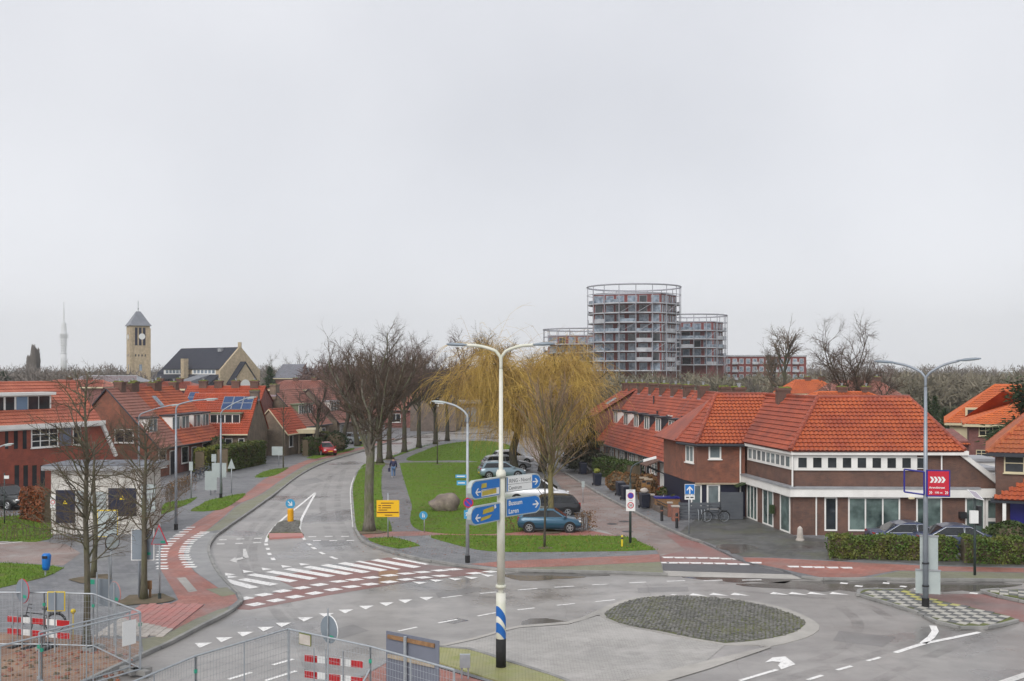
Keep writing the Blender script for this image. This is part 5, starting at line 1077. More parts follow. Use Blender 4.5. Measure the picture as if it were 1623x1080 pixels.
# roofs behind the corner shop
bg_r = [(1290, 1424, 622, 634, 92, 'tile_bright', 'long low orange roof right behind the corner shop ridge'), (1255, 1330, 603, 618, 150, 'tile_bright', 'small orange-roofed house behind the shop chimney'), (1318, 1430, 604, 625, 128, 'tile_pink', 'brick house with dark roof below the big bare tree')]
for a_, b_, pt0, pe, Y, m, lb in bg_r:
    zt, ze_ = zat(pt0, Y + 4), zat(pe, Y)
    hip_house('background_house', lb, xat(a_, Y), xat(b_, Y), Y, Y + 8, max(2.5, ze_ - 0.6), zt, 'brick_mauve', m, inset=1.5, group='houses behind the corner shop', chim=((xat(a_ * 0.5 + b_ * 0.5, Y), 0.8), (xat(a_ * 0.2 + b_ * 0.8, Y), 0.8)))
# ------------------------------------------------------------------ left-hand buildings
def upx(p0, U, px, d=0.0, D=(0, 0)):
    k = (px - CX) / F; x, y = p0[0] + D[0] * d, p0[1] + D[1] * d
    return (x - k * y) / (k * U[1] - U[0])
p0 = np.array([-42.04, 73.0]); U0 = nrm([4.4, 8.0]); D0 = np.array([-U0[1], U0[0]])
u_ = lambda px: upx(p0, U0, px)
L0 = u_(159); zu = lambda px, py: zat(py, p0[1] + U0[1] * u_(px))
off, pt = gable_house('red_brick_block', 'modern red-brick block with salmon roof, white trim and slit windows at left', p0, U0, D0, L0, 7.0, 5.3, 8.5, wall='brick_red', roof='tile_salmon', dr=3.2, group=None, cat='building', trim='white_paint', eave=0.25, seg=3, near=False)
dk = (8.5 - 5.3) / 3.2; da = (6.4 - 5.3) / dk; db = (7.65 - 5.3) / dk
dm = MB().extr([pt(0.3, da, 6.3), pt(0.3, da, 7.6), pt(0.3, db + 0.2, 7.6), pt(0.3, da + 0.1, 6.3)], V3(U0) * 13.0).build('dormer', 'white_paint', off)
MB().ubox(pt(0.2, da, 7.6), V3(U0), V3(D0), 0, 13.3, 0, 0.22, -0.35, db - da + 0.3).build('dormer_roof', 'white_paint', dm)
ud = lambda px: upx(p0, U0, px, da, D0)
for a_, b_, m in ((-20, 5, 'glass'), (9, 22, 'glass'), (26, 43, 'panel_blue'), (45, 60, 'glass'), (62, 78, 'glass')):
    MB().ubox(pt(ud(a_), da, 0), V3(U0), -V3(D0), 0, ud(b_) - ud(a_), 6.5, 7.5, 0.0, 0.05).build('dormer_panel' if m == 'panel_blue' else 'dormer_window', m, dm)
for a_, b_ in ((8, 13), (22, 28), (36, 42), (-8, -2)):
    MB().ubox(pt(u_(a_), 0, 0), V3(U0), -V3(D0), 0, u_(b_) - u_(a_), zu(a_, 712), 5.15, -0.02, 0.02).build('slit_window', 'glass', off)
for a_, b_ in ((23, 30), (37, 44), (51, 58), (64, 71)):
    MB().ubox(pt(u_(a_), 0, 0), V3(U0), -V3(D0), 0, u_(b_) - u_(a_), zu(a_, 772), zu(a_, 738), -0.02, 0.02).build('slit_window', 'glass', off)
window(off, pt(u_(49), 0, zu(60, 710)), V3(U0), -V3(D0), u_(92) - u_(49), 5.1 - zu(60, 710), 3, 3, fw=0.09)
MB().ubox(pt(u_(94), 0, 0), V3(U0), -V3(D0), 0, u_(113) - u_(94), zu(60, 710), 5.1, -0.02, 0.03).build('wall_panel', 'panel_grey', off)
window(off, pt(u_(115), 0, zu(60, 710)), V3(U0), -V3(D0), u_(128) - u_(115), 5.1 - zu(60, 710), 1, 1, fw=0.08)
MB().ubox(pt(0, 0, 0), V3(U0), -V3(D0), 0, L0 + 0.2, 5.1, 5.42, 0.18, 0.42).build('white_eave', 'white_paint', off)
MB().extr([pt(L0, 0.02, 0.1), pt(L0, 0.02, 5.3), pt(L0 + 1.5, 0.02, 2.4), pt(L0 + 1.5, 0.02, 0.1)], V3(D0) * 5).build('lean_to_wall', 'brick_red', off)
MB().ubox(pt(L0, 0, 5.35), nrm(np.array([U0[0] * 1.5, U0[1] * 1.5, -2.9])), -V3(D0), 0, 3.3, -0.14, 0.14, -0.02, 0.2, W=nrm(np.array([U0[0] * 2.9, U0[1] * 2.9, 1.5]))).build('white_verge', 'white_paint', off)
# substation
ss = thing('substation', 'white masonry substation with flat dark roof and navy doors', 'substation', (-23.5, 62, ZP))
xa, xb, ya, yb = -26.6, -21.3, 61.9, 65.0; zt = 4.05
MB().box((xa, ya, 0.0), (xb, yb, zt - 0.25)).build('wall', 'masonry_white', ss)
MB().box((xa - 0.4, ya - 0.4, zt - 0.245), (xb + 0.4, yb + 0.4, zt)).build('roof_edge', 'lead', ss)
MB().box((xa - 0.34, ya - 0.34, zt + 0.003), (xb + 0.34, yb + 0.34, zt + 0.06)).build('flat_roof', 'roof_felt', ss)
for a_, b_, c_, d_ in ((89, 119, 829, 777), (172, 216, 818, 774)):
    dd = MB().box((xat(a_, ya), ya - 0.05, zat(c_, ya)), (xat(b_, ya), ya + 0.1, zat(d_, ya))).build('steel_door', 'navy_board', ss)
    xm = (xat(a_, ya) + xat(b_, ya)) / 2; zm = zat((c_ + d_) / 2 - 4, ya)
    MB().add([(xm - 0.16, ya - 0.07, zm), (xm + 0.16, ya - 0.07, zm), (xm, ya - 0.07, zm + 0.28)], [[0, 1, 2]]).build('warning_sign', 'post_yellow', dd)
for a_, b_, c_, d_ in ((122, 140, 806, 778), (143, 168, 812, 780), (224, 246, 812, 768)):
    dd = MB().box((xat(a_, ya), ya - 0.05, zat(c_, ya)), (xat(b_, ya), ya + 0.1, zat(d_, ya))).build('louvre_panel', 'sign_back_pale', ss)
    for q in range(5): z = zat(c_, ya) + 0.12 + q * (zat(d_, ya) - zat(c_, ya) - 0.1) / 5; MB().box((xat(a_, ya) + 0.05, ya - 0.09, z), (xat(b_, ya) - 0.05, ya - 0.04, z + 0.07)).build('slat', 'lead', dd)
MB().box((xat(80, ya), ya - 0.03, 1.6), (xat(88, ya), ya + 0.02, 2.3)).disc((xat(84, ya), ya - 0.035, 1.95), (1, 0, 0), (0, 0, 1), 0.13, 14, 1).disc((xat(84, ya), ya - 0.038, 1.95), (1, 0, 0), (0, 0, 1), 0.09, 14, 0).build('notice', ['sign_white', 'sign_red'], ss)
# terrace beside it
pA = np.array([-31.2, 94.1]); UA = nrm([1.7, 13.9]); DA = np.array([-UA[1], UA[0]])
lab = ['near gable house of the left terrace with a mauve roof and two-light gable window', 'left terrace house with orange roof and a pale roof window', 'far house of the left terrace beside the clipped hedge']
for i in range(3):
    q = pA + UA * 4.72 * i
    gable_house('terraced_house', lab[i], q, UA, DA, 4.72, 9.0, 2.95, 7.8, wall='brick_mauve' if i else 'brick_rust', roof=('tile_pink', 'tile_orange', 'tile_orange')[i], dr=4.6, group='left-hand terrace',
        front=((0.4, 0.9, 1.5, 1.55, 1, 1, 'glass'),) , doors=((2.7,),), dormers=((0.5, 2.1, 3.95, 5.25, 'dark_paint', 'white_paint', 2, 'glass_pale'),) + (((2.6, 4.2, 3.95, 5.25, 'dark_paint', 'white_paint', 2, 'glass_pale'),) if i != 0 else ()),
        near_win=((2.1, 3.15, 1.75, 1.2, 2),) if i == 0 else (), chim=((0.2 + 2.2 * (i == 0), 0.9, 8.5), (4.2, 0.7, 8.35)), near=i == 0, far=i == 2, skylights=((2.2, 2.9, 0.8, 1.3),) if i == 1 else (), eave=0.35)
# house with solar panels, and the ridge behind it
Yh = 109.0; xl = -33.5
gable_house('house_with_solar', 'red-roofed house with six solar panels and a wide green-topped dormer', (xl, Yh), (1, 0), (0, 1), 6.6, 9.0, 3.25, 6.95, wall='brick_olive', roof='tile_scarlet', dr=4.4, group='houses along the left side of the main road', trim='cream_paint',
    front=((4.35, 1.0, 0.75, 1.6), (5.7, 1.0, 0.01 + 0.6, 1.6)), dormers=((2.55, 5.6, 4.05, 5.05, 'green_board', 'green_board', 4, 'glass'),), solar=((3.25, 2.45, 3, 2),), chim=((6.3, 0.9, 7.4, 0, 0, 'brick_grey'),), near=False)
gable_house('background_house', 'long red-roofed house with several mossy chimneys below the church', (xat(283, 122), 122), (1, 0), (0, 1), xat(408, 122) - xat(283, 122), 9, 5.2, 7.55, wall='brick_mauve', roof='tile_scarlet', dr=3.6, group='houses before the church', chim=((1.8, 0.9), (3.6, 0.9), (5.6, 0.9), (7.8, 0.9)), solar=((0.6, 0.8, 1, 2),), skylights=((4.6, 1.6, 0.4, 0.7), (6.4, 1.4, 0.4, 0.7)), seg=3)
Uh = nrm([0.22, 0.97]); Dh = np.array([-Uh[1], Uh[0]])
qa = np.array([xat(452, 118), 118.0])
gable_house('porch_house', 'small brown-brick gabled wing with red roof and cream-edged porch', qa, Uh, Dh, 5.5, 4.0, 2.8, 5.1, wall='brick_olive', roof='tile_scarlet', dr=1.9, group='houses along the left side of the main road', trim='cream_paint', near_win=((2.9, 1.0, 0.6, 1.4, 1),), seg=3, front=((1, 1, 1, 1.3),))
qb = np.array([xat(481, 129), 129.0])
gable_house('gabled_house', 'brown gabled house with faded pink roof, green-sided dormer and big mossy chimney', qb, Uh, Dh, 8.0, 8.2, 3.0, 7.0, wall='brick_olive', roof='tile_pink', dr=3.9, group='houses along the left side of the main road', dormers=((1.0, 5.2, 4.1, 5.3, 'green_board', 'green_board', 6, 'glass_pale'),), chim=((0.35, 1.1, 7.8, 0, 0, 'brick_olive'),), doors=((5.6,),), front=((1.0, 0.9, 2.0, 1.5, 3, 1),))
cp = thing('carport', 'flat cream-edged carport roof on timber posts beside the gabled house', 'carport', (xat(472, 121), 121, ZP))
MB().box((xat(449, 121), 120.5, zat(687, 121)), (xat(500, 121), 125, zat(681, 121))).build('roof', 'cream_paint', cp)
for q in (460, 474, 497): MB().cyl((xat(q, 121), 120.9), 0.09, 0.1, zat(687, 121), 6).build('post', 'wood_pale', cp)
MB().box((xat(449, 125), 125.0, 0.1), (xat(500, 125), 125.2, zat(686, 125))).build('rear_wall', 'navy_board', cp)
qc = np.array([xat(534, 139), 139.0])
gable_house('gabled_house', 'second brown gabled house with pink roof and white boxed dormer', qc, Uh, Dh, 8.0, 8.2, 2.95, 7.0, wall='brick_olive', roof='tile_pink', dr=3.9, group='houses along the left side of the main road', dormers=((0.6, 3.6, 4.1, 5.4, 'lead', 'white_paint', 3, 'glass_pale'),), front=((1.0, 0.9, 2.0, 1.5, 3, 1),), seg=3)
qd = np.array([xat(572, 152), 152.0])
gable_house('gabled_house', 'farthest brown gabled house seen through the street trees', qd, Uh, Dh, 8.0, 8.2, 2.95, 7.0, wall='brick_olive', roof='tile_pink', dr=3.9, group='houses along the left side of the main road', dormers=((0.6, 3.6, 4.1, 5.4, 'lead', 'white_paint', 3, 'glass_pale'),), front=((1.0, 0.9, 2.0, 1.5, 3, 1),), seg=3)
Ye = 165.0
ez, _ = gable_house('dark_house', 'dark brick house with small white gable window at the end of the road', (xat(722, Ye), Ye), (0.05, 0.9987), (-0.9987, 0.05), 9, 7.0, 4.0, 7.3, wall='brick_grey', roof='slate', dr=3.4, group='houses at the end of the road', near_win=((2.6, 4.0, 1.3, 1.2, 2),), seg=3)
gable_house('long_house', 'pale fronted low house left of the dark house at the road end', (xat(610, 175), 175), (1, 0), (0, 1), 9, 8, 3.2, 7.0, wall='brick_mauve', roof='tile_pink', group='houses at the end of the road', front=((1, 1, 1.6, 1.4, 2, 1), (5, 1, 1.6, 1.4, 2, 1)), seg=3)
wr = thing('flat_office', 'grey flat-roofed office with blue-grey glazing behind the willows', 'building', (xat(735, 180), 180, 0))
MB().box((xat(700, 180), 180, 0), (xat(760, 180), 188, 3.9)).build('wall', 'brick_grey', wr); MB().box((xat(698, 180), 179.6, 3.91), (xat(762, 180), 188.4, 4.3)).build('roof', 'lead', wr)
for q in range(5): MB().box((xat(703 + q * 11, 180), 179.94, 0.8), (xat(711 + q * 11, 180), 180.02, 3.2)).build('window', 'glass_sky', wr)
# smaller roofs filling the gaps to the left
for k_, (a_, b_, pr_, pe, Y, rm_, lb) in enumerate(((60, 160, 603, 614, 190, 'tile_salmon', 'distant pale red roof behind the red-brick block'), (112, 215, 596, 606, 230, 'lead', 'distant long flat-looking grey roof left of the church tower'), (205, 300, 606, 617, 140, 'tile_red', 'red roof just behind the near left terrace'),
        (430, 520, 604, 618, 175, 'tile_pink', 'distant pink roof right of the church'), (436, 486, 578, 600, 300, 'slate_light', 'distant hall with grey roof right of the church'), (520, 610, 606, 630, 190, 'tile_pink', 'distant pink roof behind the street trees'))):
    hip_house('background_house', lb, xat(a_, Y), xat(b_, Y), Y, Y + 9, max(3, zat(pe, Y)), zat(pr_, Y + 4), 'brick_mauve', rm_, inset=1.2, group='distant roofs on the left', chim=((xat((a_ * 2 + b_) / 3, Y), 0.8), (xat((a_ + 2 * b_) / 3, Y), 0.8)) if Y < 200 else ())

# ------------------------------------------------------------------ church
Yc = 350.0
ct = thing('church_tower', 'pale brick church tower with grey hipped spire and louvred belfry', 'church tower', (xat(219, Yc), Yc, 0), local=True)
hw = 3.05; zt = 9.6 + (586 - 517) * Yc / F
body = MB(); body.box((-hw, -hw, 0), (hw, hw, zt)); body = body.build('shaft', 'brick_cream', ct)
ct.rotation_euler = (0, 0, R(31))
s_ = Yc / F; zz_ = lambda py: 9.6 + (586 - py) * s_
rp = MB(); e = hw + 0.5; z1 = zz_(494); m_ = [(-e, -e, zt), (e, -e, zt), (e, e, zt), (-e, e, zt)]; m2 = [(x * 0.8, y * 0.8, zt + 1.0) for x, y, z in m_]; m3 = [(x * 0.18, y * 0.18, z1) for x, y, z in m_]
rp.addq(m_ + m2 + m3, [[0, 1, 5, 4], [1, 2, 6, 5], [2, 3, 7, 6], [3, 0, 4, 7], [4, 5, 9, 8], [5, 6, 10, 9], [6, 7, 11, 10], [7, 4, 8, 11], [8, 9, 10, 11], [3, 2, 1, 0]])
rp = rp.build('spire', 'slate_light', ct); MB().cyl((0, 0), 0.07, z1, zz_(477), 6).cyl((0, 0), 0.2, z1 + 0.7, z1 + 1.0, 6).build('finial', 'pole_dark', rp)
for q in (-1, 0, 1):
    MB().box((q * 1.25 - 0.4, -hw - 0.04, zz_(548)), (q * 1.25 + 0.4, -hw + 0.3, zz_(520))).build('louvre_opening', 'navy_board', body)
MB().disc((0.55, -hw - 0.08, zz_(534)), (1, 0, 0), (0, 0, 1), 1.0, 20).build('clock_face', 'sign_white', body)
MB().disc((-hw - 0.05, 0.3, zz_(534.5)), (0, -1, 0), (0, 0, 1), 1.15, 20).disc((-hw - 0.08, 0.3, zz_(534.5)), (0, -1, 0), (0, 0, 1), 0.95, 20, 1).build('clock_face', ['brick_brown', 'sign_white'], body)
for q in range(4):
    MB().box((-1.6 + q * 1.0, -hw - 0.04, zz_(565.5)), (-1.25 + q * 1.0, -hw + 0.2, zz_(562))).build('slot_window', 'glass', body); MB().box((-hw - 0.04, -1.6 + q * 0.9, zz_(565.5)), (-hw + 0.2, -1.3 + q * 0.9, zz_(562))).build('slot_window', 'glass', body)
for zc in (583, 601):
    MB().box((-0.3, -hw - 0.06, zz_(zc + 5)), (0.55, -hw + 0.2, zz_(zc - 5))).build('window', 'glass_sky', body); MB().box((-hw - 0.06, -0.4, zz_(zc + 5)), (-hw + 0.2, 0.4, zz_(zc - 5))).build('window', 'glass_sky', body)
MB().box((-hw - 0.22, -hw - 0.22, 0), (-hw + 0.7, -hw + 0.7, zt - 0.8)).box((hw - 0.7, -hw - 0.22, 0), (hw + 0.22, -hw + 0.7, zt - 0.8)).build('corner_buttress', 'brick_cream', ct)
gx0 = np.array([xat(380, Yc), Yc]); Un = nrm([-0.74, 0.67]); Dn = np.array([-Un[1], Un[0]])     # U along the nave, away to the left
ch = thing('church', 'pale brick church with long dark slate roof and stepped gable front', 'church', (gx0[0], gx0[1], 0))
P_ = lambda u, d, z: np.array([gx0[0] + Un[0] * u + Dn[0] * d, gx0[1] + Un[1] * u + Dn[1] * d, z])
zr_, ze_ = 16.6, 9.9; hwN = 7.0; Ln = 35.0
MB().extr([P_(0, -hwN, 0), P_(0, -hwN, ze_), P_(0, 0, zr_ - 0.1), P_(0, hwN, ze_), P_(0, hwN, 0)], V3(Un) * Ln).build('nave_wall', 'brick_cream', ch)
rn = MB()
for s_2 in (-1, 1): rn.extr([P_(0.5, s_2 * (hwN + 0.4), ze_ - 0.3), P_(0.5, 0, zr_ + 0.1), P_(0.5, 0, zr_ + 0.35), P_(0.5, s_2 * (hwN + 0.4), ze_ - 0.05)], V3(Un) * (Ln + 0.3))
rn = rn.build('nave_roof', 'slate', ch)
MB().extr([P_(-0.4, -hwN - 0.6, ze_ - 0.6), P_(-0.4, 0, zr_ + 0.6), P_(-0.4, hwN + 0.6, ze_ - 0.6), P_(-0.4, hwN + 0.6, 0), P_(-0.4, -hwN - 0.6, 0)], V3(Un) * 0.85).box((gx0[0] - 0.5, gx0[1] - 0.5, zr_), (gx0[0] + 0.5, gx0[1] + 0.5, zr_ + 1.9)).build('gable_front', 'brick_cream', ch)
# the side that shows: the left flank lies on the -D or +D side facing the camera
sd_ = -1 if P_(5, -1, 0)[1] < P_(5, 1, 0)[1] else 1
for k_, (a_, b_) in enumerate(((3.0, 17.0), (20.5, 35.0))):
    cl = MB().ubox(P_(a_, sd_ * hwN, 0), V3(Un), V3(Dn) * sd_, 0, b_ - a_, 8.0, 9.8, -0.05, 0.12).build('clerestory', 'sign_white', ch)
    for q in range(int((b_ - a_) / 2.2)): MB().ubox(P_(a_ + 0.5 + q * 2.2, sd_ * hwN, 0), V3(Un), V3(Dn) * sd_, 0, 1.5, 8.35, 9.45, 0.1, 0.16).build('pane', 'glass_sky', cl)
MB().extr([P_(0.6, sd_ * hwN, 8.0), P_(0.6, sd_ * (hwN + 5.5), 4.2), P_(0.6, sd_ * (hwN + 5.5), 0), P_(0.6, sd_ * hwN, 0)], V3(Un) * (Ln + 5)).build('aisle', 'slate', ch)
for q in range(6):
    MB().ubox(P_(20 - q * 3.4 + 10, sd_ * (hwN + 2.6), 5.3), V3(Un), V3(Dn) * sd_, 0, 1.6, 0, 1.2, 0, 1.2).build('aisle_dormer', 'slate', ch)
MB().ubox(P_(17.5, sd_ * (hwN + 2.0), 0), V3(Un), V3(Dn) * sd_, 0, 1.9, 0, 13.2, -0.8, 0.9).build('stair_turret', 'brick_cream', ch)
MB().extr([P_(6.2, sd_ * (hwN + 0.2), 0), P_(6.2, sd_ * (hwN + 0.2), 7.9), P_(6.2, sd_ * (hwN + 7), 6.0), P_(6.2, sd_ * (hwN + 7), 0)], V3(Un) * 7).build('transept', 'slate_light', ch)
po = MB().extr([P_(-3.2, -4.8, 0), P_(-3.2, -4.8, 5.2), P_(-3.2, 0, 11.6), P_(-3.2, 4.8, 5.2), P_(-3.2, 4.8, 0)], V3(Un) * 3.0).build('porch_gable', 'brick_cream', ch)
rp = MB()
for s_2 in (-1, 1): rp.extr([P_(-3.4, s_2 * 5.3, 4.6), P_(-3.4, 0, 11.7), P_(-3.4, 0, 12.2), P_(-3.4, s_2 * 5.3, 5.1)], V3(Un) * 3.2)
rp.build('porch_roof', 'slate', ch)
ar = [P_(-3.3, 1.9 * math.cos(t), 4.3 + 1.9 * math.sin(t) * 1.1) for t in np.linspace(0, math.pi, 13)] + [P_(-3.3, -1.9, 2), P_(-3.3, 1.9, 2)]
MB().extr(ar, V3(Un) * 0.15).build('arched_window', 'sign_white', po); MB().extr([P_(-3.36, 1.2 * math.cos(t), 3.2 + 1.2 * math.sin(t)) for t in np.linspace(0, math.pi, 10)] + [P_(-3.36, -1.2, 2), P_(-3.36, 1.2, 2)], V3(Un) * 0.1).build('doorway', 'glass', po)
MB().ubox(P_(0, sd_ * 1, 0), V3(Un), V3(Dn) * sd_, 8, 9.8, 15.5, 16.6, 0, 1.0).build('roof_hatch', 'lead', rn)
MB().extr([P_(37.0, sd_ * -5, 0), P_(37.0, sd_ * -5, 8.5), P_(37.0, 0, 12.5), P_(37.0, sd_ * 5, 8.5), P_(37.0, sd_ * 5, 0)], V3(Un) * 6).build('choir', 'slate', ch)
# ------------------------------------------------------------------ broadcasting tower far off
Yt = 3140.0; tv = thing('broadcast_tower', 'faint grey broadcasting tower with round platforms on the hazy horizon', 'tower', (xat(101, Yt), Yt, 0), local=True)
k_ = Yt / F; zt_ = lambda py: 9.6 + (586 - py) * k_
MB().tube([(0, 0, 0), (0, 0, zt_(570)), (0, 0, zt_(560))], [9.5, 8.5, 8.2], 14).build('shaft', 'concrete_hazed', tv, True)
cg = MB()
for a_, b_, r_ in ((560, 548, 5.6), (547, 536, 6.4), (535, 530, 7.2)):
    for zq in np.linspace(a_, b_, 4): cg.cyl((0, 0), r_ * k_, zt_(zq), zt_(zq) + 1.2, 16)
    cg.cyl((0, 0), r_ * 0.72 * k_, zt_(a_), zt_(b_), 14)
cg.build('antenna_platforms', 'concrete_hazed', tv)
MB().tube([(0, 0, zt_(530)), (0, 0, zt_(512))], [4.6 * k_, 3.8 * k_], 12).tube([(0, 0, zt_(512)), (0, 0, zt_(495)), (0, 0, zt_(479))], [1.7 * k_, 1.2 * k_, 0.5 * k_], 8).build('mast', 'concrete_hazed', tv)
# ------------------------------------------------------------------ apartment towers in old gasholder frames
def gasholder(label, px, Y, r, ztop, zroof, nfl, core, seed, detail=True):
    o = thing('gasholder_apartments', label, 'apartment tower', (xat(px, Y), Y, 0), 'gasholder apartment towers', local=True); rd = random.Random(seed)
    n = 18; A = [2 * math.pi * (i + 0.3) / n for i in range(n)]
    for a in A: MB().tube([(r * math.cos(a), r * math.sin(a), 0), (r * math.cos(a), r * math.sin(a), ztop)], 0.13, 5).build('frame_column', 'steel_frame', o)
    MB().torus((0, 0, ztop), (1, 0, 0), (0, 1, 0), r, 0.26, 44, 5).build('frame_ring', 'steel_frame', o)
    MB().torus((0, 0, ztop - 2.6), (1, 0, 0), (0, 1, 0), r, 0.10, 44, 4).build('frame_ring', 'steel_frame', o)
    cm = MB(); cm.prism(core, 0, zroof); cw = cm.build('core_wall', 'brick_crimson', o)
    c_ = np.array(core); cc = c_.mean(0)
    MB().prism([tuple(cc + (p - cc) * 1.012) for p in c_], zroof + 0.01, zroof + 0.4).build('parapet', 'steel_frame', o)
    fh = 3.0
    for f in range(nfl):
        z = zroof - (f + 1) * fh - 0.05
        MB().tube([(0, 0, z), (0, 0, z + 0.34)], [r - 0.25, r - 0.25], 44).build('floor_slab', 'balcony', o)
        for i in range(n):
            a0, a1 = A[i], A[i] + 2 * math.pi / n
            if math.sin((a0 + a1) / 2) > 0.45: continue
            if rd.random() < 0.45:
                P = [((r - 0.35) * math.cos(t), (r - 0.35) * math.sin(t)) for t in np.linspace(a0, a1, 3)]
                b = MB()
                for p, q in zip(P[:-1], P[1:]): b.extr([(*p, z + 0.28), (*q, z + 0.28), (*q, z + 1.3), (*p, z + 1.3)], (0.06 * math.cos(a0), 0.06 * math.sin(a0), 0))
                b.build('balustrade', 'glass_sky' if rd.random() < 0.5 else 'balcony', o)
        for e in (0, 1):
            a, b = c_[e], c_[e + 1]; d = b - a; l = np.linalg.norm(d); d = d / l; nn = np.array([d[1], -d[0]]); nw = max(2, int(l / (3.3 if e == 0 else 2.2)))
            for q in range(nw):
                w_ = (2.3 if e == 0 else 1.2) * (1 if (q + f) % 3 else 1.25); u = l * (q + 0.5) / nw - w_ / 2 + rd.uniform(-0.2, 0.2)
                wn = MB().ubox(V3(a), V3(d), V3(nn), u - 0.1, u + w_ + 0.1, z + 0.32, z + 2.7, -0.05, 0.05).build('window', 'balcony', o)
                MB().ubox(V3(a), V3(d), V3(nn), u, u + w_, z + 0.42, z + 2.6, 0.0, 0.08).build('pane', 'glass_sky' if rd.random() < 0.8 else 'glass', wn)
        if f % 2 == 1:
            for i in range(9, 16):
                a0, a1 = A[i % n], A[i % n] + 2 * math.pi / n
                if rd.random() < 0.35: MB().tube([(r * math.cos(a0), r * math.sin(a0), z), (r * math.cos(a1), r * math.sin(a1), z + fh)], 0.07, 4).build('brace', 'steel_frame', o)
    return o
gasholder('tallest round apartment tower inside a steel gasholder frame', 1004.5, 345.0, 15.0, zat(456, 345), zat(470, 345), 8, [(-13.6, -5.4), (7.0, -12.9), (13.8, 0.5), (5, 12), (-11, 8)], 3)
gasholder('shorter round apartment tower right of the tallest, in a steel frame', 1094, 385.0, 13.0, zat(501, 385), zat(513, 385), 5, [(-11.6, -5), (6.2, -11.1), (11.8, 0.5), (4, 10.5), (-9.5, 7)], 5)
gasholder('low round apartment tower behind the willows, ring frame above its roof', 926, 380.0, 14.5, zat(523, 380), zat(534, 380), 3, [(-13.0, -4.5), (7.2, -11.8), (12.6, 0.5), (5, 11.5), (-10.5, 8)], 8)
Yb = 410.0; lb = thing('apartment_block', 'low red-brick apartment block with white balconies right of the round towers', 'apartment block', (xat(1215, Yb), Yb, 0))
za, zb = zat(563, Yb), 2.0
MB().box((xat(1148, Yb), Yb, 0), (xat(1278, Yb), Yb + 14, za - 0.6)).build('wall', 'brick_crimson', lb); MB().box((xat(1147, Yb), Yb - 0.3, za - 0.59), (xat(1279, Yb), Yb + 14.3, za)).build('roof_edge', 'balcony', lb)
for f in range(4):
    for q in range(12):
        x = xat(1151 + q * 10.6, Yb); z = za - 3.3 - f * 3.0
        if z < 0: continue
        wn = MB().box((x - 0.1, Yb - 0.06, z - 0.1), (x + 1.5, Yb + 0.02, z + 1.9)).build('window', 'sign_white', lb); MB().box((x, Yb - 0.09, z), (x + 1.4, Yb - 0.03, z + 1.8)).build('pane', 'glass_sky', wn)
        if q % 3 == 1: MB().box((x - 0.4, Yb - 1.2, z - 0.25), (x + 1.9, Yb - 0.1, z + 0.7)).build('balcony', 'balcony', lb)
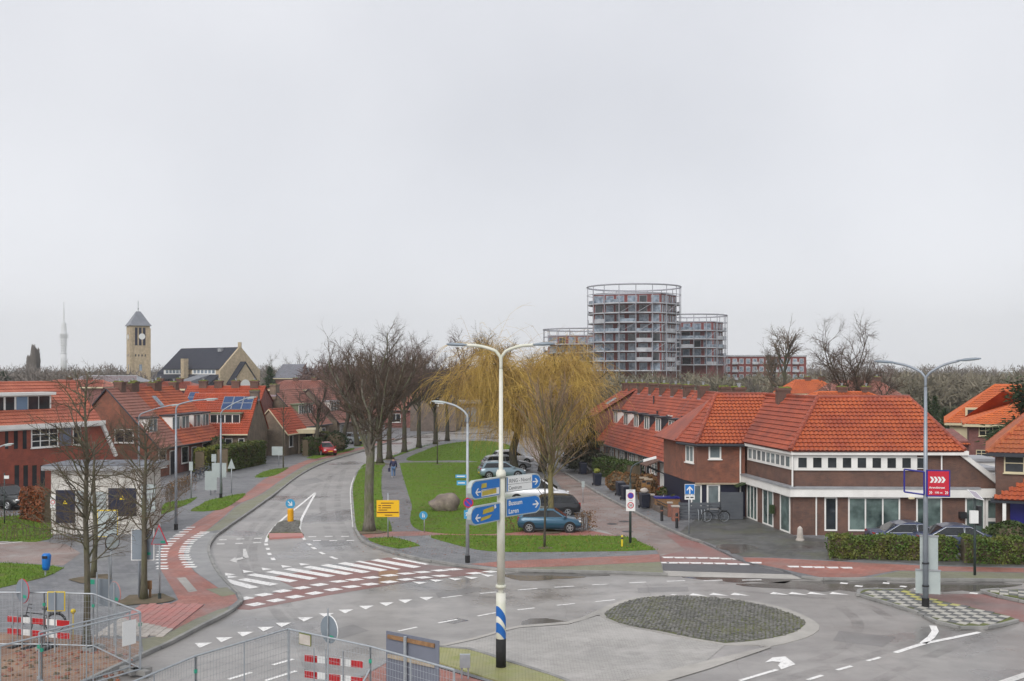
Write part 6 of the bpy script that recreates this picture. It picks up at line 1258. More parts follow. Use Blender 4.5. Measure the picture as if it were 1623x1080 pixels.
# ------------------------------------------------------------------ vehicles (local: x forward, z up)
def make_car(name, label, paint, loc, rot, kind='hatch', scale=1.0, plate='plate_yellow', trim=False):
    o = thing(name, label, 'car', loc, 'parked cars', local=True); o.rotation_euler = (0, 0, rot); o.scale = (scale,) * 3
    H = {'hatch': 1.5, 'wagon': 1.48, 'sedan': 1.42, 'mpv': 1.78}[kind]; zb = {'hatch': 0.93, 'wagon': 0.92, 'sedan': 0.88, 'mpv': 1.02}[kind]
    st = {'hatch': [(-2.02, .48, .84), (-1.94, .30, .95), (-1.5, .24, .98), (-.5, .22, .96), (.6, .22, .95), (1.2, .23, .90), (1.7, .27, .79), (1.97, .31, .66), (2.04, .40, .56)],
          'wagon': [(-2.3, .48, .82), (-2.22, .32, .93), (-1.7, .26, .97), (-.5, .22, .95), (.7, .22, .94), (1.3, .23, .90), (1.9, .27, .80), (2.22, .31, .66), (2.3, .42, .56)],
          'sedan': [(-2.38, .5, .80), (-2.3, .32, .93), (-1.7, .25, .96), (-.5, .2, .92), (.7, .2, .91), (1.4, .22, .86), (2.0, .25, .74), (2.3, .30, .60), (2.38, .38, .52)],
          'mpv': [(-2.3, .48, .98), (-2.24, .30, 1.05), (-1.7, .26, 1.07), (-.5, .24, 1.05), (.9, .24, 1.03), (1.5, .25, .98), (2.0, .28, .86), (2.25, .33, .70), (2.32, .42, .6)]}[kind]
    n = len(st); V = []
    for i, (x, zl, zh) in enumerate(st):
        w = 0.88 * (0.80 if i in (0, n - 1) else 0.91 if i in (1, n - 2) else 0.97 if i in (2, n - 3) else 1.0)
        V += [(x, -w * .88, zl), (x, -w, zl + .14), (x, -w * 1.0, (zl + zh) / 2), (x, -w * .97, zh - .07), (x, -w * .86, zh), (x, 0, zh + .025), (x, w * .86, zh), (x, w * .97, zh - .07), (x, w, (zl + zh) / 2), (x, w, zl + .14), (x, w * .88, zl)]
    Q = [[i * 11 + j, i * 11 + (j + 1) % 11, (i + 1) * 11 + (j + 1) % 11, (i + 1) * 11 + j] for i in range(n - 1) for j in range(11)]
    mb = MB(); mb.addq(V, Q); mb.add(V[:11], [list(range(11))[::-1]]); mb.add(V[-11:], [list(range(11))]); body = mb.build('body', paint, o, smooth=True)
    cab = {'hatch': [(-1.92, zb), (-1.62, H - .14), (-1.2, H - .02), (-.3, H), (.25, H - .05), (1.12, zb - .02)], 'wagon': [(-2.18, zb), (-1.88, H - .16), (-1.5, H - .04), (-.3, H), (.2, H - .05), (1.15, zb - .02)],
           'sedan': [(-1.85, zb + .02), (-1.0, H - .10), (-.5, H), (0.0, H), (.35, H - .06), (1.35, zb - .03)], 'mpv': [(-2.2, zb), (-2.08, H - .14), (-1.8, H - .02), (-.3, H), (.45, H - .08), (1.55, zb - .04)]}[kind]
    wb, wr = 0.80, 0.60; yy = lambda z: wb + (wr - wb) * (z - zb) / (H - zb); m = len(cab)
    V = [(x, -yy(z), z) for x, z in cab] + [(x, yy(z), z) for x, z in cab]
    mb = MB(); mb.add(V, [list(range(m)), list(range(m, 2 * m))[::-1]] + [[i, m + i, m + i + 1, i + 1] for i in range(m - 1)]); mb.build('cabin', paint, o)
    P = np.array(cab); xm = -0.25 if kind != 'sedan' else 0.0
    zl, zh = zb + 0.05, H - 0.13
    xi = lambda z, a, b: a[0] + (b[0] - a[0]) * (z - a[1]) / (b[1] - a[1])
    xf = lambda z: xi(z, cab[-1], cab[-2]); xr = lambda z: xi(z, cab[0], cab[1])
    for s in (-1, 1):
        for (xa, xb, xc, xd) in ((xr(zl) + .16, xm - .04, xm - .04, xr(zh) + .16), (xm + .04, xf(zl) - .16, xf(zh) - .14, xm + .04)):
            q = [(xa, s * (yy(zl) + .012), zl), (xb, s * (yy(zl) + .012), zl), (xc, s * (yy(zh) + .012), zh), (xd, s * (yy(zh) + .012), zh)]
            MB().poly(q if s < 0 else q[::-1]).build('side_window', 'car_glass', o)
            if trim: MB().tube([(xa - .05, s * (yy(zl) + .02), zl - .03), (xb + .05, s * (yy(zl) + .02), zl - .03)], 0.02, 5).tube([(xa - .05, s * (yy(zl) + .02), zl - .03), (xd, s * (yy(zh) + .02), zh + .03), (xc, s * (yy(zh) + .02), zh + .03), (xb + .05, s * (yy(zl) + .02), zl - .03)], 0.02, 5).build('window_trim', 'chrome', o)
        MB().ball((0.95 if kind != 'mpv' else 1.2, s * 0.97, zb + .06), .1, .1, .08, 8, 5).build('mirror', paint, o)
        xh = st[-2][0]; MB().ball((xh - .08, s * .60, st[-2][2] + .01), .17, .17, .075, 8, 6).build('headlight', 'lamp_clear', o)
        xt = st[1][0]; MB().box((xt - .06, s * .62 - .13, zb - .22), (xt + .1, s * .62 + .13, zb + .02 if kind != 'mpv' else zb + .1)).build('taillight', 'lamp_red', o)
    for nm, (a, b), e in (('windscreen', (cab[-1], cab[-2]), .014), ('rear_window', (cab[0], cab[1]), -.014)):
        pts = [(a[0] + (b[0] - a[0]) * t + e, s * (yy(a[1] + (b[1] - a[1]) * t) - .07), a[1] + (b[1] - a[1]) * t + .012) for t, s in ((.08, -1), (.08, 1), (.94, 1), (.94, -1))]
        MB().poly(pts if e > 0 else pts[::-1]).build(nm, 'car_glass', o)
    for x in (st[0][0] - .012, st[-1][0] + .012): MB().box((x - .01, -.26, .47), (x + .01, .26, .58)).build('number_plate', plate, o)
    MB().box((st[-1][0] - .06, -.5, .33), (st[-1][0] + .008, .5, .42)).build('grille', 'black_plastic', o)
    xw = (-1.28, 1.27) if kind == 'hatch' else (-1.4, 1.42)
    for x in xw:
        for s in (-1, 1):
            MB().tube([(x, s * .70, .33), (x, s * .885, .33)], .385, 18).build('wheel_arch', 'black_rubber', o)
            wl = MB().tube([(x, s * .68, .32), (x, s * .90, .32)], .32, 18).build('wheel', 'black_rubber', o)
            r = MB().tube([(x, s * .85, .32), (x, s * .905, .32)], .10, 8)
            r.torus((x, s * .90, .32), (1, 0, 0), (0, 0, 1), .2, .022, 16, 4)
            for q in range(5): a = q * 1.2566; r.ubox((x, s * .9, .32), (math.cos(a), 0, math.sin(a)), (0, s, 0), 0.04, .2, -.025, .025, -.01, .01, W=(-math.sin(a), 0, math.cos(a)))
            r.build('rim', 'rim', wl)
    return o
make_car('hatchback', 'metallic blue hatchback parked behind the sparse hedge', 'car_blue', gp(871, 841.5, ZP), R(-2), 'hatch', 0.93)
make_car('estate_car', 'dark grey estate car parked behind the blue hatchback', 'car_dark', (xat(866, 70.5), 70.5, 0.01), R(184), 'wagon', 0.95)
make_car('people_carrier', 'white people carrier partly behind the direction signs', 'car_white', (xat(851, 77.5), 77.5, 0.01), R(-4), 'mpv')
make_car('parked_car', 'pale blue-grey car parked below the left willow', 'car_cyan', (xat(795, 94), 94.0, ZP), R(12), 'hatch')
make_car('parked_car', 'silver car parked farther in below the left willow', 'car_silver', (xat(802, 101), 101.0, ZP), R(12), 'wagon')
make_car('parked_car', 'white car nearest the willow trunks', 'car_white', (xat(812, 107), 107.0, ZP), R(14), 'hatch')
make_car('parked_car', 'small dark car far up the brick street', 'car_black', (xat(878, 150), 150.0, 0.01), R(-70), 'hatch')
make_car('red_car', 'small red car parked on the left pavement facing the camera', 'car_red', gp(515, 721, ZP), R(-62), 'hatch', 0.95)
make_car('estate_car', 'silver estate car parked near the gabled house', 'car_silver', gp(556, 703, ZP), R(130), 'wagon')
make_car('black_car', 'black car with yellow plate at the left frame edge', 'car_black', gp(10, 805, ZP), R(-28), 'hatch', 1.05)
make_car('saloon', 'left of the two navy saloons behind the hedge', 'car_navy', (xat(1446, 57.4), 57.4, ZP), R(0), 'sedan', 0.98, trim=True)
make_car('saloon', 'right of the two navy saloons behind the hedge', 'car_navy', (xat(1521, 56.2), 56.2, ZP), R(-4), 'sedan', 1.0, trim=True)
# car under a pale cover
cc = thing('covered_car', 'car under a pale grey fitted cover in the carport drive', 'car', gp(473, 716, ZP), 'parked cars', local=True); cc.rotation_euler = (0, 0, R(-62))
st = [(-2.0, .25, .8, .7), (-1.8, .1, 1.05, .86), (-1.2, .1, 1.4, .88), (-.3, .1, 1.5, .9), (.4, .1, 1.4, .9), (1.1, .1, 1.0, .88), (1.8, .12, .85, .8), (2.05, .25, .6, .66)]; V = []
for x, zl, zh, w in st: V += [(x, -w, zl), (x, -w * .98, zl + .45 * (zh - zl)), (x, -w * .72, zh - .05), (x, 0, zh), (x, w * .72, zh - .05), (x, w * .98, zl + .45 * (zh - zl)), (x, w, zl)]
mb = MB(); mb.addq(V, [[i * 7 + j, i * 7 + (j + 1) % 7, (i + 1) * 7 + (j + 1) % 7, (i + 1) * 7 + j] for i in range(len(st) - 1) for j in range(7)]); mb.add(V[:7], [list(range(7))[::-1]]); mb.add(V[-7:], [list(range(7))]); mb.build('cover', 'cover_grey', cc, smooth=True)
for x in (-1.25, 1.3):
    for s in (-1, 1): MB().tube([(x, s * .66, .3), (x, s * .91, .3)], .31, 14).build('wheel', 'black_rubber', cc)

# ------------------------------------------------------------------ bicycles
def bicycle(label, loc, rot, frame='black_plastic', tilt=0.0, scale=1.0):
    o = thing('bicycle', label, 'bicycle', loc, 'parked bicycles', local=True); o.rotation_euler = (R(tilt), 0, rot); o.scale = (scale,) * 3
    for x in (-.53, .55):
        w = MB(); w.torus((x, 0, .35), (1, 0, 0), (0, 0, 1), .33, .022, 22, 5); w = w.build('wheel', 'black_rubber', o)
        s = MB(); s.torus((x, 0, .35), (1, 0, 0), (0, 0, 1), .305, .012, 22, 4)
        for q in range(10): a = q * .6283; s.tube([(x, 0, .35), (x + .3 * math.cos(a), 0, .35 + .3 * math.sin(a))], .004, 3, cap=False)
        s.build('rim', 'galvanised', w)
    f = MB()
    for a, b, r in (((-.53, .35), (-.08, .3), .018), ((-.08, .3), (-.2, .82), .018), ((-.53, .35), (-.17, .7), .014), ((-.08, .3), (.42, .72), .02), ((-.17, .7), (.4, .82), .018), ((.55, .35), (.4, .86), .018), ((.4, .86), (.37, 1.02), .014)): f.tube([(a[0], 0, a[1]), (b[0], 0, b[1])], r, 6)
    f.build('frame', frame, o)
    MB().ball((-.23, 0, .9), .15, .09, .045, 8, 5).tube([(-.2, 0, .8), (-.22, 0, .88)], .013, 5).build('saddle', 'black_rubber', o)
    MB().tube([(.22, -.28, 1.03), (.34, -.24, 1.06), (.37, 0, 1.03), (.34, .24, 1.06), (.22, .28, 1.03)], .014, 6).build('handlebar', 'black_plastic', o)
    MB().tube([(-.25, 0, .74), (-.75, 0, .74)], .012, 5).ubox((-.72, -.07, .73), (1, 0, 0), (0, 1, 0), 0, .45, 0, .015, 0, .14).build('rack', 'black_plastic', o)
    fd = MB()
    for x, a0, a1 in ((-.53, .3, 3.0), (.55, .6, 2.9)): fd.tube([(x + .375 * math.cos(t), 0, .35 + .375 * math.sin(t)) for t in np.linspace(a0, a1, 9)], .016, 4)
    fd.build('mudguard', frame, o); MB().tube([(-.08, -.1, .16), (-.08, -.1, .3), (-.08, .1, .3), (-.08, .1, .44)], .012, 5).torus((-.08, -.03, .3), (1, 0, 0), (0, 0, 1), .09, .01, 12, 4).build('crank', 'galvanised', o)
    return o
bicycle('black city bicycle leaning on the grey slat fence', gp(1134, 828, ZP), R(180), tilt=-5)
bicycle('white-framed bicycle parked by the low garden wall', gp(1052, 812, ZP) + Vector((0.5, 1.2, 0)), R(200), 'sign_white')
bicycle('black bicycle behind the red and white site barrier', gp(62, 1005, ZP), R(205), tilt=-4)
for i, (px, py, fr, lb) in enumerate(((30, 800, 'sign_white', 'white bicycle beside the black car'), (40, 802, 'sign_red', 'red bicycle between black car and beech hedge'), (52, 803, 'interior_red', 'dark red bicycle nearest the beech hedge'),
        (306, 764, 'black_plastic', 'black bicycle at the front of the rack by the terrace'), (313, 761, 'car_navy', 'second bicycle in the rack by the terrace'), (320, 758, 'black_plastic', 'third bicycle in the rack by the terrace'), (327, 754, 'sign_back', 'last bicycle in the rack by the terrace'))):
    bicycle(lb, gp(px, py, ZP), R(70 if i > 2 else 100), fr)

# ------------------------------------------------------------------ lamps and signs
def pole(o, p, r, z1, m='galvanised', r2=None, z0=None, name='pole', k=10): return MB().cyl((p[0], p[1]), r, p[2] if z0 is None else z0, z1, k, r2=r2).build(name, m, o, smooth=True)
def arm_lamp(name, label, base, ztop, ends, r=(0.08, 0.05), m='galvanised', head='pole_grey', collar=True, hl=0.62, sag=0.35):
    """ends: list of (dx, dy, z) of lamp heads"""
    o = thing(name, label, 'street lamp', base, 'street lamps'); pole(o, base, r[0], ztop - 0.6, m, r[1])
    if collar: MB().cyl(base, r[0] * 1.25, base[2], base[2] + 0.35, 10).build('base_sleeve', 'black_rubber', o)
    for dx, dy, z in ends:
        e = np.array([base[0] + dx, base[1] + dy, z]); b0 = np.array([base[0], base[1], ztop - 0.65]); d = np.array([dx, dy, 0]); dn = nrm(d)
        c1 = np.array([base[0], base[1], ztop - 0.05]); P = [b0, c1 * 0.75 + b0 * 0.25 + dn * 0.02, c1 + dn * 0.16 + np.array([0, 0, 0.03]), c1 * 0.45 + e * 0.55 + np.array([0, 0, 0.06]), e]
        MB().tube(catmull(P, 0.12), r[1] * 0.85, 7).build('arm', m, o, smooth=True)
        s = nrm(np.array([dx, dy, (z - ztop) * 0.25])); h = MB(); W_2 = np.array([0, 0, 1.0]); sd = np.cross(s, W_2)
        prof = [(-0.08, .05), (0.05, .09), (0.25, .13), (hl * .75, .12), (hl, .05)]
        V = []
        for t, w in prof:
            c = e + s * t
            V += [c + sd * w + W_2 * .0, c + sd * w * .7 + W_2 * w * .55, c - sd * w * .7 + W_2 * w * .55, c - sd * w, c - sd * w * .6 - W_2 * w * .35, c + sd * w * .6 - W_2 * w * .35]
        h.addq(V, [[i * 6 + j, i * 6 + (j + 1) % 6, (i + 1) * 6 + (j + 1) % 6, (i + 1) * 6 + j] for i in range(4) for j in range(6)]); h.add(V[:6], [[0, 1, 2, 3, 4, 5]]); h.add(V[-6:], [[5, 4, 3, 2, 1, 0]])
        hd = h.build('lamp_head', head, o, smooth=True)
        MB().ubox(e + s * 0.1 - W_2 * .055, s, sd, 0, hl * .6, -.02, 0.015, -.07, .07).build('lens', 'lamp_clear', hd)
    return o
def board(o, name, O, U, w_, h_, m, back=None, th=0.03, round_=0.0, N=None):
    U = np.array(U, float); N = np.cross(U, [0, 0, 1.0]) if N is None else np.array(N, float)
    return MB().ubox(O, U, N, 0, w_, 0, h_, -th, 0).build(name, m, o)

# double-armed white lamp with direction signs
b = gp(794, 1057, 0.09); Yl = b.y; zl_ = lambda py: zat(py, Yl)
dl = arm_lamp('double_lamp', 'tall white double-armed lamp post with blue spiral base carrying direction signs', b, zl_(556), [(xat(737, Yl) - b.x, 0.25, zl_(547)), (xat(848, Yl) - b.x, -0.25, zl_(547))], (0.10, 0.062), 'pole_white', 'sign_back', collar=False)
MB().cyl(b, 0.155, b.z, zl_(940), 16).cyl(b, 0.17, zl_(932), zl_(927), 16).build('lower_pole', 'pole_white', dl, smooth=True)
MB().cyl(b, 0.13, zl_(925), zl_(745), 14).cyl(b, 0.16, zl_(757), zl_(748), 14).build('middle_pole', 'pole_white', dl, smooth=True)
MB().cyl(b, 0.162, b.z, zl_(1012), 16).build('black_base', 'black_rubber', dl, smooth=True)
for z0, z1 in ((zl_(1002), zl_(958)), (zl_(1024), zl_(985))):           # two painted spiral bands
    V = []
    for t in np.linspace(0, 2 * math.pi, 33):
        zc = z0 + (z1 - z0) * (0.5 + 0.28 * math.cos(t + 2.4)); V += [(b.x + 0.1585 * math.cos(t), b.y + 0.1585 * math.sin(t), zc - 0.16), (b.x + 0.1585 * math.cos(t), b.y + 0.1585 * math.sin(t), zc + 0.16)]
    MB().addq(V, [[2 * i, 2 * i + 2, 2 * i + 3, 2 * i + 1] for i in range(32)]).build('spiral_band', 'pole_blue', dl)
def dirsign(label, U, u0, u1, z0, z1, point, contents):
    o = thing('direction_sign', label, 'direction sign', (b.x, b.y, z0), 'direction signs on the double lamp'); U = V3(nrm(U)); N = np.array([U[1], -U[0], 0]); O = np.array([b.x, b.y, 0.0]); h = z1 - z0
    def outl(ins, n):
        s = 1 if point == 'R' else -1; e = (u1 if point == 'R' else u0) - s * ins; a = (u0 if point == 'R' else u1) + s * ins
        pts = [(a, z0 + ins), (e - s * .22, z0 + ins), (e - s * .08, z0 + ins + h * .1), (e, z0 + h * .36), (e, z1 - h * .36), (e - s * .08, z1 - ins - h * .1), (e - s * .22, z1 - ins), (a, z1 - ins)]
        return [O + U * u + np.array([0, 0, z]) + N * n for u, z in (pts if s > 0 else pts[::-1])]
    MB().extr(outl(0, 0.07), -N * 0.15).build('casing', 'sign_back_pale', o)
    fc = MB().poly(outl(0.035, 0.074)).build('face', 'sign_blue', o)
    contents(o, fc, O, U, N); return o
def arrow(mb, O, U, W, s, m=0, sg=1):
    P = [(-.5, -.07), (.12, -.07), (-.18, -.36), (.02, -.36), (.42, 0), (.02, .36), (-.18, .36), (.12, .07), (-.5, .07)]
    mb.poly([O + U * (x * s * sg) + W * (y * s) for x, y in (P if sg > 0 else P[::-1])], m)
Wz = np.array([0, 0, 1.0])
def c_ring(o, fc, O, U, N):
    p = O + N * 0.078 + Wz * (zl_(781.5) + 0.03); MB().poly([p + U * .24, p + U * 1.42, p + U * 1.42 + Wz * .47, p + U * .24 + Wz * .47]).build('white_panel', 'sign_white', fc)
    q = O + N * 0.082; MB().text('RING - Noord', q + U * .30 + Wz * (zl_(781.5) + .30), U, Wz, .175).text('Centrum', q + U * .27 + Wz * (zl_(781.5) + .075), U, Wz, .175).build('lettering', 'sign_ink', fc)
    MB().poly([q + U * .24 + Wz * (zl_(781.5) + .245), q + U * 1.42 + Wz * (zl_(781.5) + .245), q + U * 1.42 + Wz * (zl_(781.5) + .255), q + U * .24 + Wz * (zl_(781.5) + .255)]).build('divider', 'sign_ink', fc)
    m = MB(); arrow(m, q + U * 1.60 + Wz * (zl_(781.5) + .25), U, Wz, .3); m.build('arrow', 'sign_white', fc)
dirsign('upper right direction sign reading RING - Noord and Centrum', (.674, .739), .17, 1.86, zl_(781.5), zl_(756.5), 'R', c_ring)
def c_bus(o, fc, O, U, N):
    q = O + N * 0.08; z = zl_(820.5); MB().text('Bussum', q + U * .27 + Wz * (z + .36), U, Wz, .215, bold=.004).text('Laren', q + U * .27 + Wz * (z + .10), U, Wz, .215, bold=.004).build('lettering', 'sign_white', fc)
    m = MB(); arrow(m, q + U * 1.62 + Wz * (z + .29), U, Wz, .34); m.build('arrow', 'sign_white', fc)
dirsign('lower right direction sign reading Bussum and Laren', (.674, .739), .17, 1.86, zl_(820.5), zl_(791), 'R', c_bus)
def c_tape(kind):
    def f(o, fc, O, U, N):
        q = O + N * 0.08; z = zl_(784.5) if kind else zl_(824)
        m = MB(); arrow(m, q - U * 1.40 + Wz * (z + .22), U, Wz, .32, 0, -1); m.build('arrow', 'sign_white', fc)
        if kind:
            MB().poly([q - U * 1.2 + Wz * (z + .06), q - U * .22 + Wz * (z + .06), q - U * .22 + Wz * (z + .27), q - U * 1.2 + Wz * (z + .27)]).build('white_panel', 'sign_white', fc)
            q = q + N * .004
            MB().poly([q - U * 1.17 + Wz * (z + .08), q - U * .38 + Wz * (z + .10), q - U * .38 + Wz * (z + .25), q - U * 1.17 + Wz * (z + .22)]).poly([q - U * 1.22 + Wz * (z + .32), q - U * .92 + Wz * (z + .33), q - U * .92 + Wz * (z + .47), q - U * 1.2 + Wz * (z + .46)]).build('cover_tape', 'tape_yellow', fc)
            MB().poly([q + N * .003 - U * 1.17 + Wz * (z + .235), q + N * .003 - U * .38 + Wz * (z + .252), q + N * .003 - U * .38 + Wz * (z + .266), q + N * .003 - U * 1.17 + Wz * (z + .25)]).build('lettering', 'sign_ink', fc)
        else:
            MB().poly([q - U * 1.14 + Wz * (z + .30), q - U * .55 + Wz * (z + .34), q - U * .5 + Wz * (z + .42), q - U * .56 + Wz * (z + .5), q - U * 1.1 + Wz * (z + .44)]).poly([q - U * 1.26 + Wz * (z + .10), q - U * .75 + Wz * (z + .15), q - U * .62 + Wz * (z + .25), q - U * 1.2 + Wz * (z + .21)]).build('cover_tape', 'tape_yellow', fc)
            MB().poly([q - U * .48 + Wz * (z + .40), q - U * .38 + Wz * (z + .44), q - U * .42 + Wz * (z + .54), q - U * .50 + Wz * (z + .52)]).build('lettering', 'sign_white', fc)
    return f
dirsign('upper left direction sign with yellow tape over its white panel', (.55, .835), -1.75, -.15, zl_(784.5), zl_(755.5), 'L', c_tape(1))
dirsign('lower left direction sign with two yellow taped patches', (.55, .835), -1.75, -.15, zl_(824), zl_(795.5), 'L', c_tape(0))

# single lamp behind it with street-name plates and no-stopping sign
b2 = gp(741, 892, ZP); Y2_ = b2.y
l2 = arm_lamp('street_lamp', 'grey single-arm street lamp with street-name plates at the middle corner', b2, zat(652, Y2_), [(xat(706, Y2_) - b2.x, 0.3, zat(639, Y2_))], (0.10, 0.06), 'galvanised', 'sign_back_pale', hl=0.75)
for a_, y0, y1, x0 in ((0, 757.5, 752.5, 722), (1, 769, 762, 724)):
    m = MB().ubox((xat(x0, Y2_), b2.y - .02, zat(y0, Y2_)), (1, 0, 0), (0, -1, 0), 0, xat(740, Y2_) - xat(x0, Y2_), 0, zat(y1, Y2_) - zat(y0, Y2_), 0, .04, 0).build('street_name_plate', 'sign_cyan', l2)
    zc = zat((y0 + y1) / 2, Y2_); MB().box((xat(x0 + 2, Y2_), b2.y - .068, zc - .025), (xat(737, Y2_), b2.y - .062, zc + .025)).build('lettering', 'sign_white', m)
p = np.array([xat(742.5, Y2_), b2.y - .13, zat(796.5, Y2_)])
ns = MB().disc(p, (1, 0, 0), (0, 0, 1), .25, 22, 0, .02).build('no_stopping_sign', 'sign_red', l2)
MB().disc(p + [0, -.024, 0], (1, 0, 0), (0, 0, 1), .195, 22).build('blue_disc', 'sign_violet', ns)
m = MB(); m.ubox(p + [0, -.028, 0], nrm([1, 0, -1]), (0, -1, 0), -.2, .2, -.022, .022, 0, .004, W=nrm([1, 0, 1])); m.build('red_bar', 'sign_red', ns)
bs = board(l2, 'blue_plate', (xat(735.5, Y2_), b2.y - .1, zat(822, Y2_)), (1, 0, 0), .32, .42, 'sign_cyan')
m = MB(); arrow(m, np.array([xat(735.5, Y2_) + .16, b2.y - .135, zat(814, Y2_)]), np.array([0.5, 0, .86]), np.array([-.86, 0, .5]), .26); m.build('arrow', 'sign_white', bs)

# right-hand double lamp on the tiled island
b3 = gp(1467, 962, 0.115); Y3_ = b3.y; z3 = lambda py: zat(py, Y3_); x3 = lambda px: xat(px, Y3_)
l3 = arm_lamp('double_lamp', 'grey double-armed lamp post on the tiled island carrying a red route board', b3, z3(590), [(x3(1428) - b3.x, 0.8, z3(575)), (x3(1512) - b3.x, -0.5, z3(572))], (0.115, 0.06), 'pole_grey', 'sign_back', hl=0.8)
rb_ = thing('route_board', 'red route board with four white chevrons in a blue frame', 'sign', (x3(1484), Y3_, z3(790)))
a_ = np.array([x3(1468.5), Y3_ - .14, z3(784.5)]); U = nrm([1, -.12, 0]); N = np.array([U[1], -U[0], 0]); bw, bh = x3(1500.5) - x3(1468.5), z3(747) - z3(785)
MB().ubox(a_, U, N, -.06, bw + .05, -.06, bh + .05, -.05, 0).build('frame', 'sign_navy', rb_); fc = MB().ubox(a_, U, N, 0, bw, 0, bh, 0.0, .012).build('face', 'sign_red', rb_)
m = MB(); q = a_ + N * .016
for i in range(4):
    u = .07 + i * .145; P = [(u, .50), (u + .09, .50), (u + .17, .62), (u + .09, .74), (u, .74), (u + .08, .62)]; m.poly([q + U * x + Wz * y for x, y in P])
m.build('chevrons', 'sign_white', fc)
m = MB(); m.text('Arendstraat', q + U * .04 + Wz * .27, U, Wz, .125, bold=.002); m.text('100 m', q + U * (bw / 2) + Wz * .07, U, Wz, .12, align='CENTER', bold=.002)
for i, u in enumerate((.04, .10, bw - .16, bw - .10)): m.poly([q + U * (u + x) + Wz * y for x, y in ((0, .05), (.03, .05), (.07, .11), (.03, .17), (0, .17), (.04, .11))])
m.build('lettering', 'sign_white', fc)
fr = thing('empty_frame', 'empty blue sign frame left of the red route board', 'sign frame', (x3(1450), Y3_, z3(785)))
q0, q1 = np.array([x3(1437), Y3_ + .25, z3(781)]), np.array([x3(1464), Y3_ - .05, z3(784)]); h_ = z3(746) - z3(782)
m = MB()
for a, c in ((q0, q1), (q0 + Wz * h_, q1 + Wz * h_), (q0, q0 + Wz * h_), (q1, q1 + Wz * h_)): m.tube([a, c], .035, 5)
m.build('frame', 'sign_navy', fr)
for lb, x0, x1, y0, y1, mt, yo in (('tall grey sign back strapped to the right lamp post', 1461, 1488, 906, 850, 'sign_back_pale', .12), ('pale blue sign back at the foot of the right lamp post', 1454, 1491, 942, 904, 'sign_cyan', .12)):
    o = thing('sign_back', lb, 'sign', (x3((x0 + x1) / 2), Y3_, z3(y0))); MB().ubox((x3(x0), Y3_ + .2, z3(y0)), nrm([1, -.3, 0]), nrm([-.3, -1, 0]), 0, x3(x1) - x3(x0), 0, z3(y1) - z3(y0), -.03, 0).build('plate', 'sign_back_pale' if mt == 'sign_back_pale' else 'sign_back_pale', o)
    MB().ubox((x3(x0), Y3_ + .18, z3(y0)), nrm([1, -.3, 0]), nrm([-.3, -1, 0]), -.02, x3(x1) - x3(x0) + .02, z3(y1) - z3(y0) - .03, z3(y1) - z3(y0) + .02, -.05, .02).build('rim', 'lead', o)
    MB().cyl((b3.x, b3.y), .135, z3(y0) + .3, z3(y0) + .36, 10).build('strap', 'black_plastic', o)
# solar powered sign post
b4 = gp(1545, 912, ZP); Y4_ = b4.y; z4 = lambda py: zat(py, Y4_); x4 = lambda px: xat(px, Y4_)
o = thing('solar_sign_post', 'thin dark post with white cabinet and small solar panel', 'sign post', b4); pole(o, b4, .06, z4(790), 'pole_dark')
MB().box((x4(1535), Y4_ - .2, z4(829)), (x4(1548), Y4_ - .07, z4(809))).build('cabinet', 'sign_white', o); MB().box((x4(1548.5), Y4_ - .15, z4(833)), (x4(1554), Y4_ + .1, z4(802))).build('speed_display', 'black_plastic', o)
s = nrm(np.array([.25, .55, .8])); s2 = nrm(np.array([1, -.1, -.25])); n_ = np.cross(s2, s)
sp = MB().ubox((x4(1541), Y4_ - .3, z4(789)), s2, n_, 0, .42, 0, .55, 0, .03, W=nrm([-.45, .6, .66])).build('solar_panel', 'sign_white', o)
MB().ubox((x4(1541), Y4_ - .3, z4(789)), s2, n_, .04, .38, .04, .51, -.008, .038, W=nrm([-.45, .6, .66])).build('solar_cells', 'lead_violet', sp)
# 30 zone and no-parking board on lamp pole
b5 = gp(999, 861, ZP + .02); Y5 = b5.y; z5 = lambda py: zat(py, Y5); x5 = lambda px: xat(px, Y5)
o = thing('street_lamp', 'dark curved street lamp over the terrace kerb carrying a zone board', 'street lamp', b5, 'street lamps'); pole(o, b5, .075, z5(765), 'pole_dark', .06)
MB().tube(catmull([(b5.x, b5.y, z5(766)), (b5.x + .02, b5.y, z5(748)), (b5.x + .2, b5.y + .1, z5(738)), (x5(1022), b5.y + .2, z5(731))], .1), .045, 7).build('arm', 'pole_dark', o, smooth=True)
MB().ubox((x5(1020), b5.y + .2, z5(731)), nrm([1, .1, .25]), (0, 1, 0), 0, .75, -.06, .06, -.1, .1).build('lamp_head', 'sign_white', o)
zb_ = thing('zone_board', 'white zone board with blue no-parking disc and 30 limit', 'sign', (b5.x, b5.y - .1, z5(810)))
a_ = np.array([x5(992), b5.y - .1, z5(810)]); bw, bh = x5(1006.5) - x5(992), z5(776) - z5(810); MB().ubox(a_, (1, 0, 0), (0, -1, 0), 0, bw, 0, bh, -.03, 0).build('plate', 'sign_white', zb_)
q = a_ + np.array([bw / 2, -.006, 0])
m = MB().disc(q + Wz * bh * .72, (1, 0, 0), (0, 0, 1), .175, 20).build('no_parking_rim', 'sign_red', zb_); MB().disc(q + Wz * bh * .72 + [0, -.004, 0], (1, 0, 0), (0, 0, 1), .145, 20).build('no_parking_disc', 'sign_violet', m)
m = MB().ring(q + Wz * bh * .27, (1, 0, 0), (0, 0, 1), .125, .175, 22).build('limit_ring', 'sign_red', zb_); MB().text('30', q + Wz * (bh * .27 - .062) + [0, -.004, 0], (1, 0, 0), Wz, .17, align='CENTER', bold=.004).build('lettering', 'sign_ink', m)
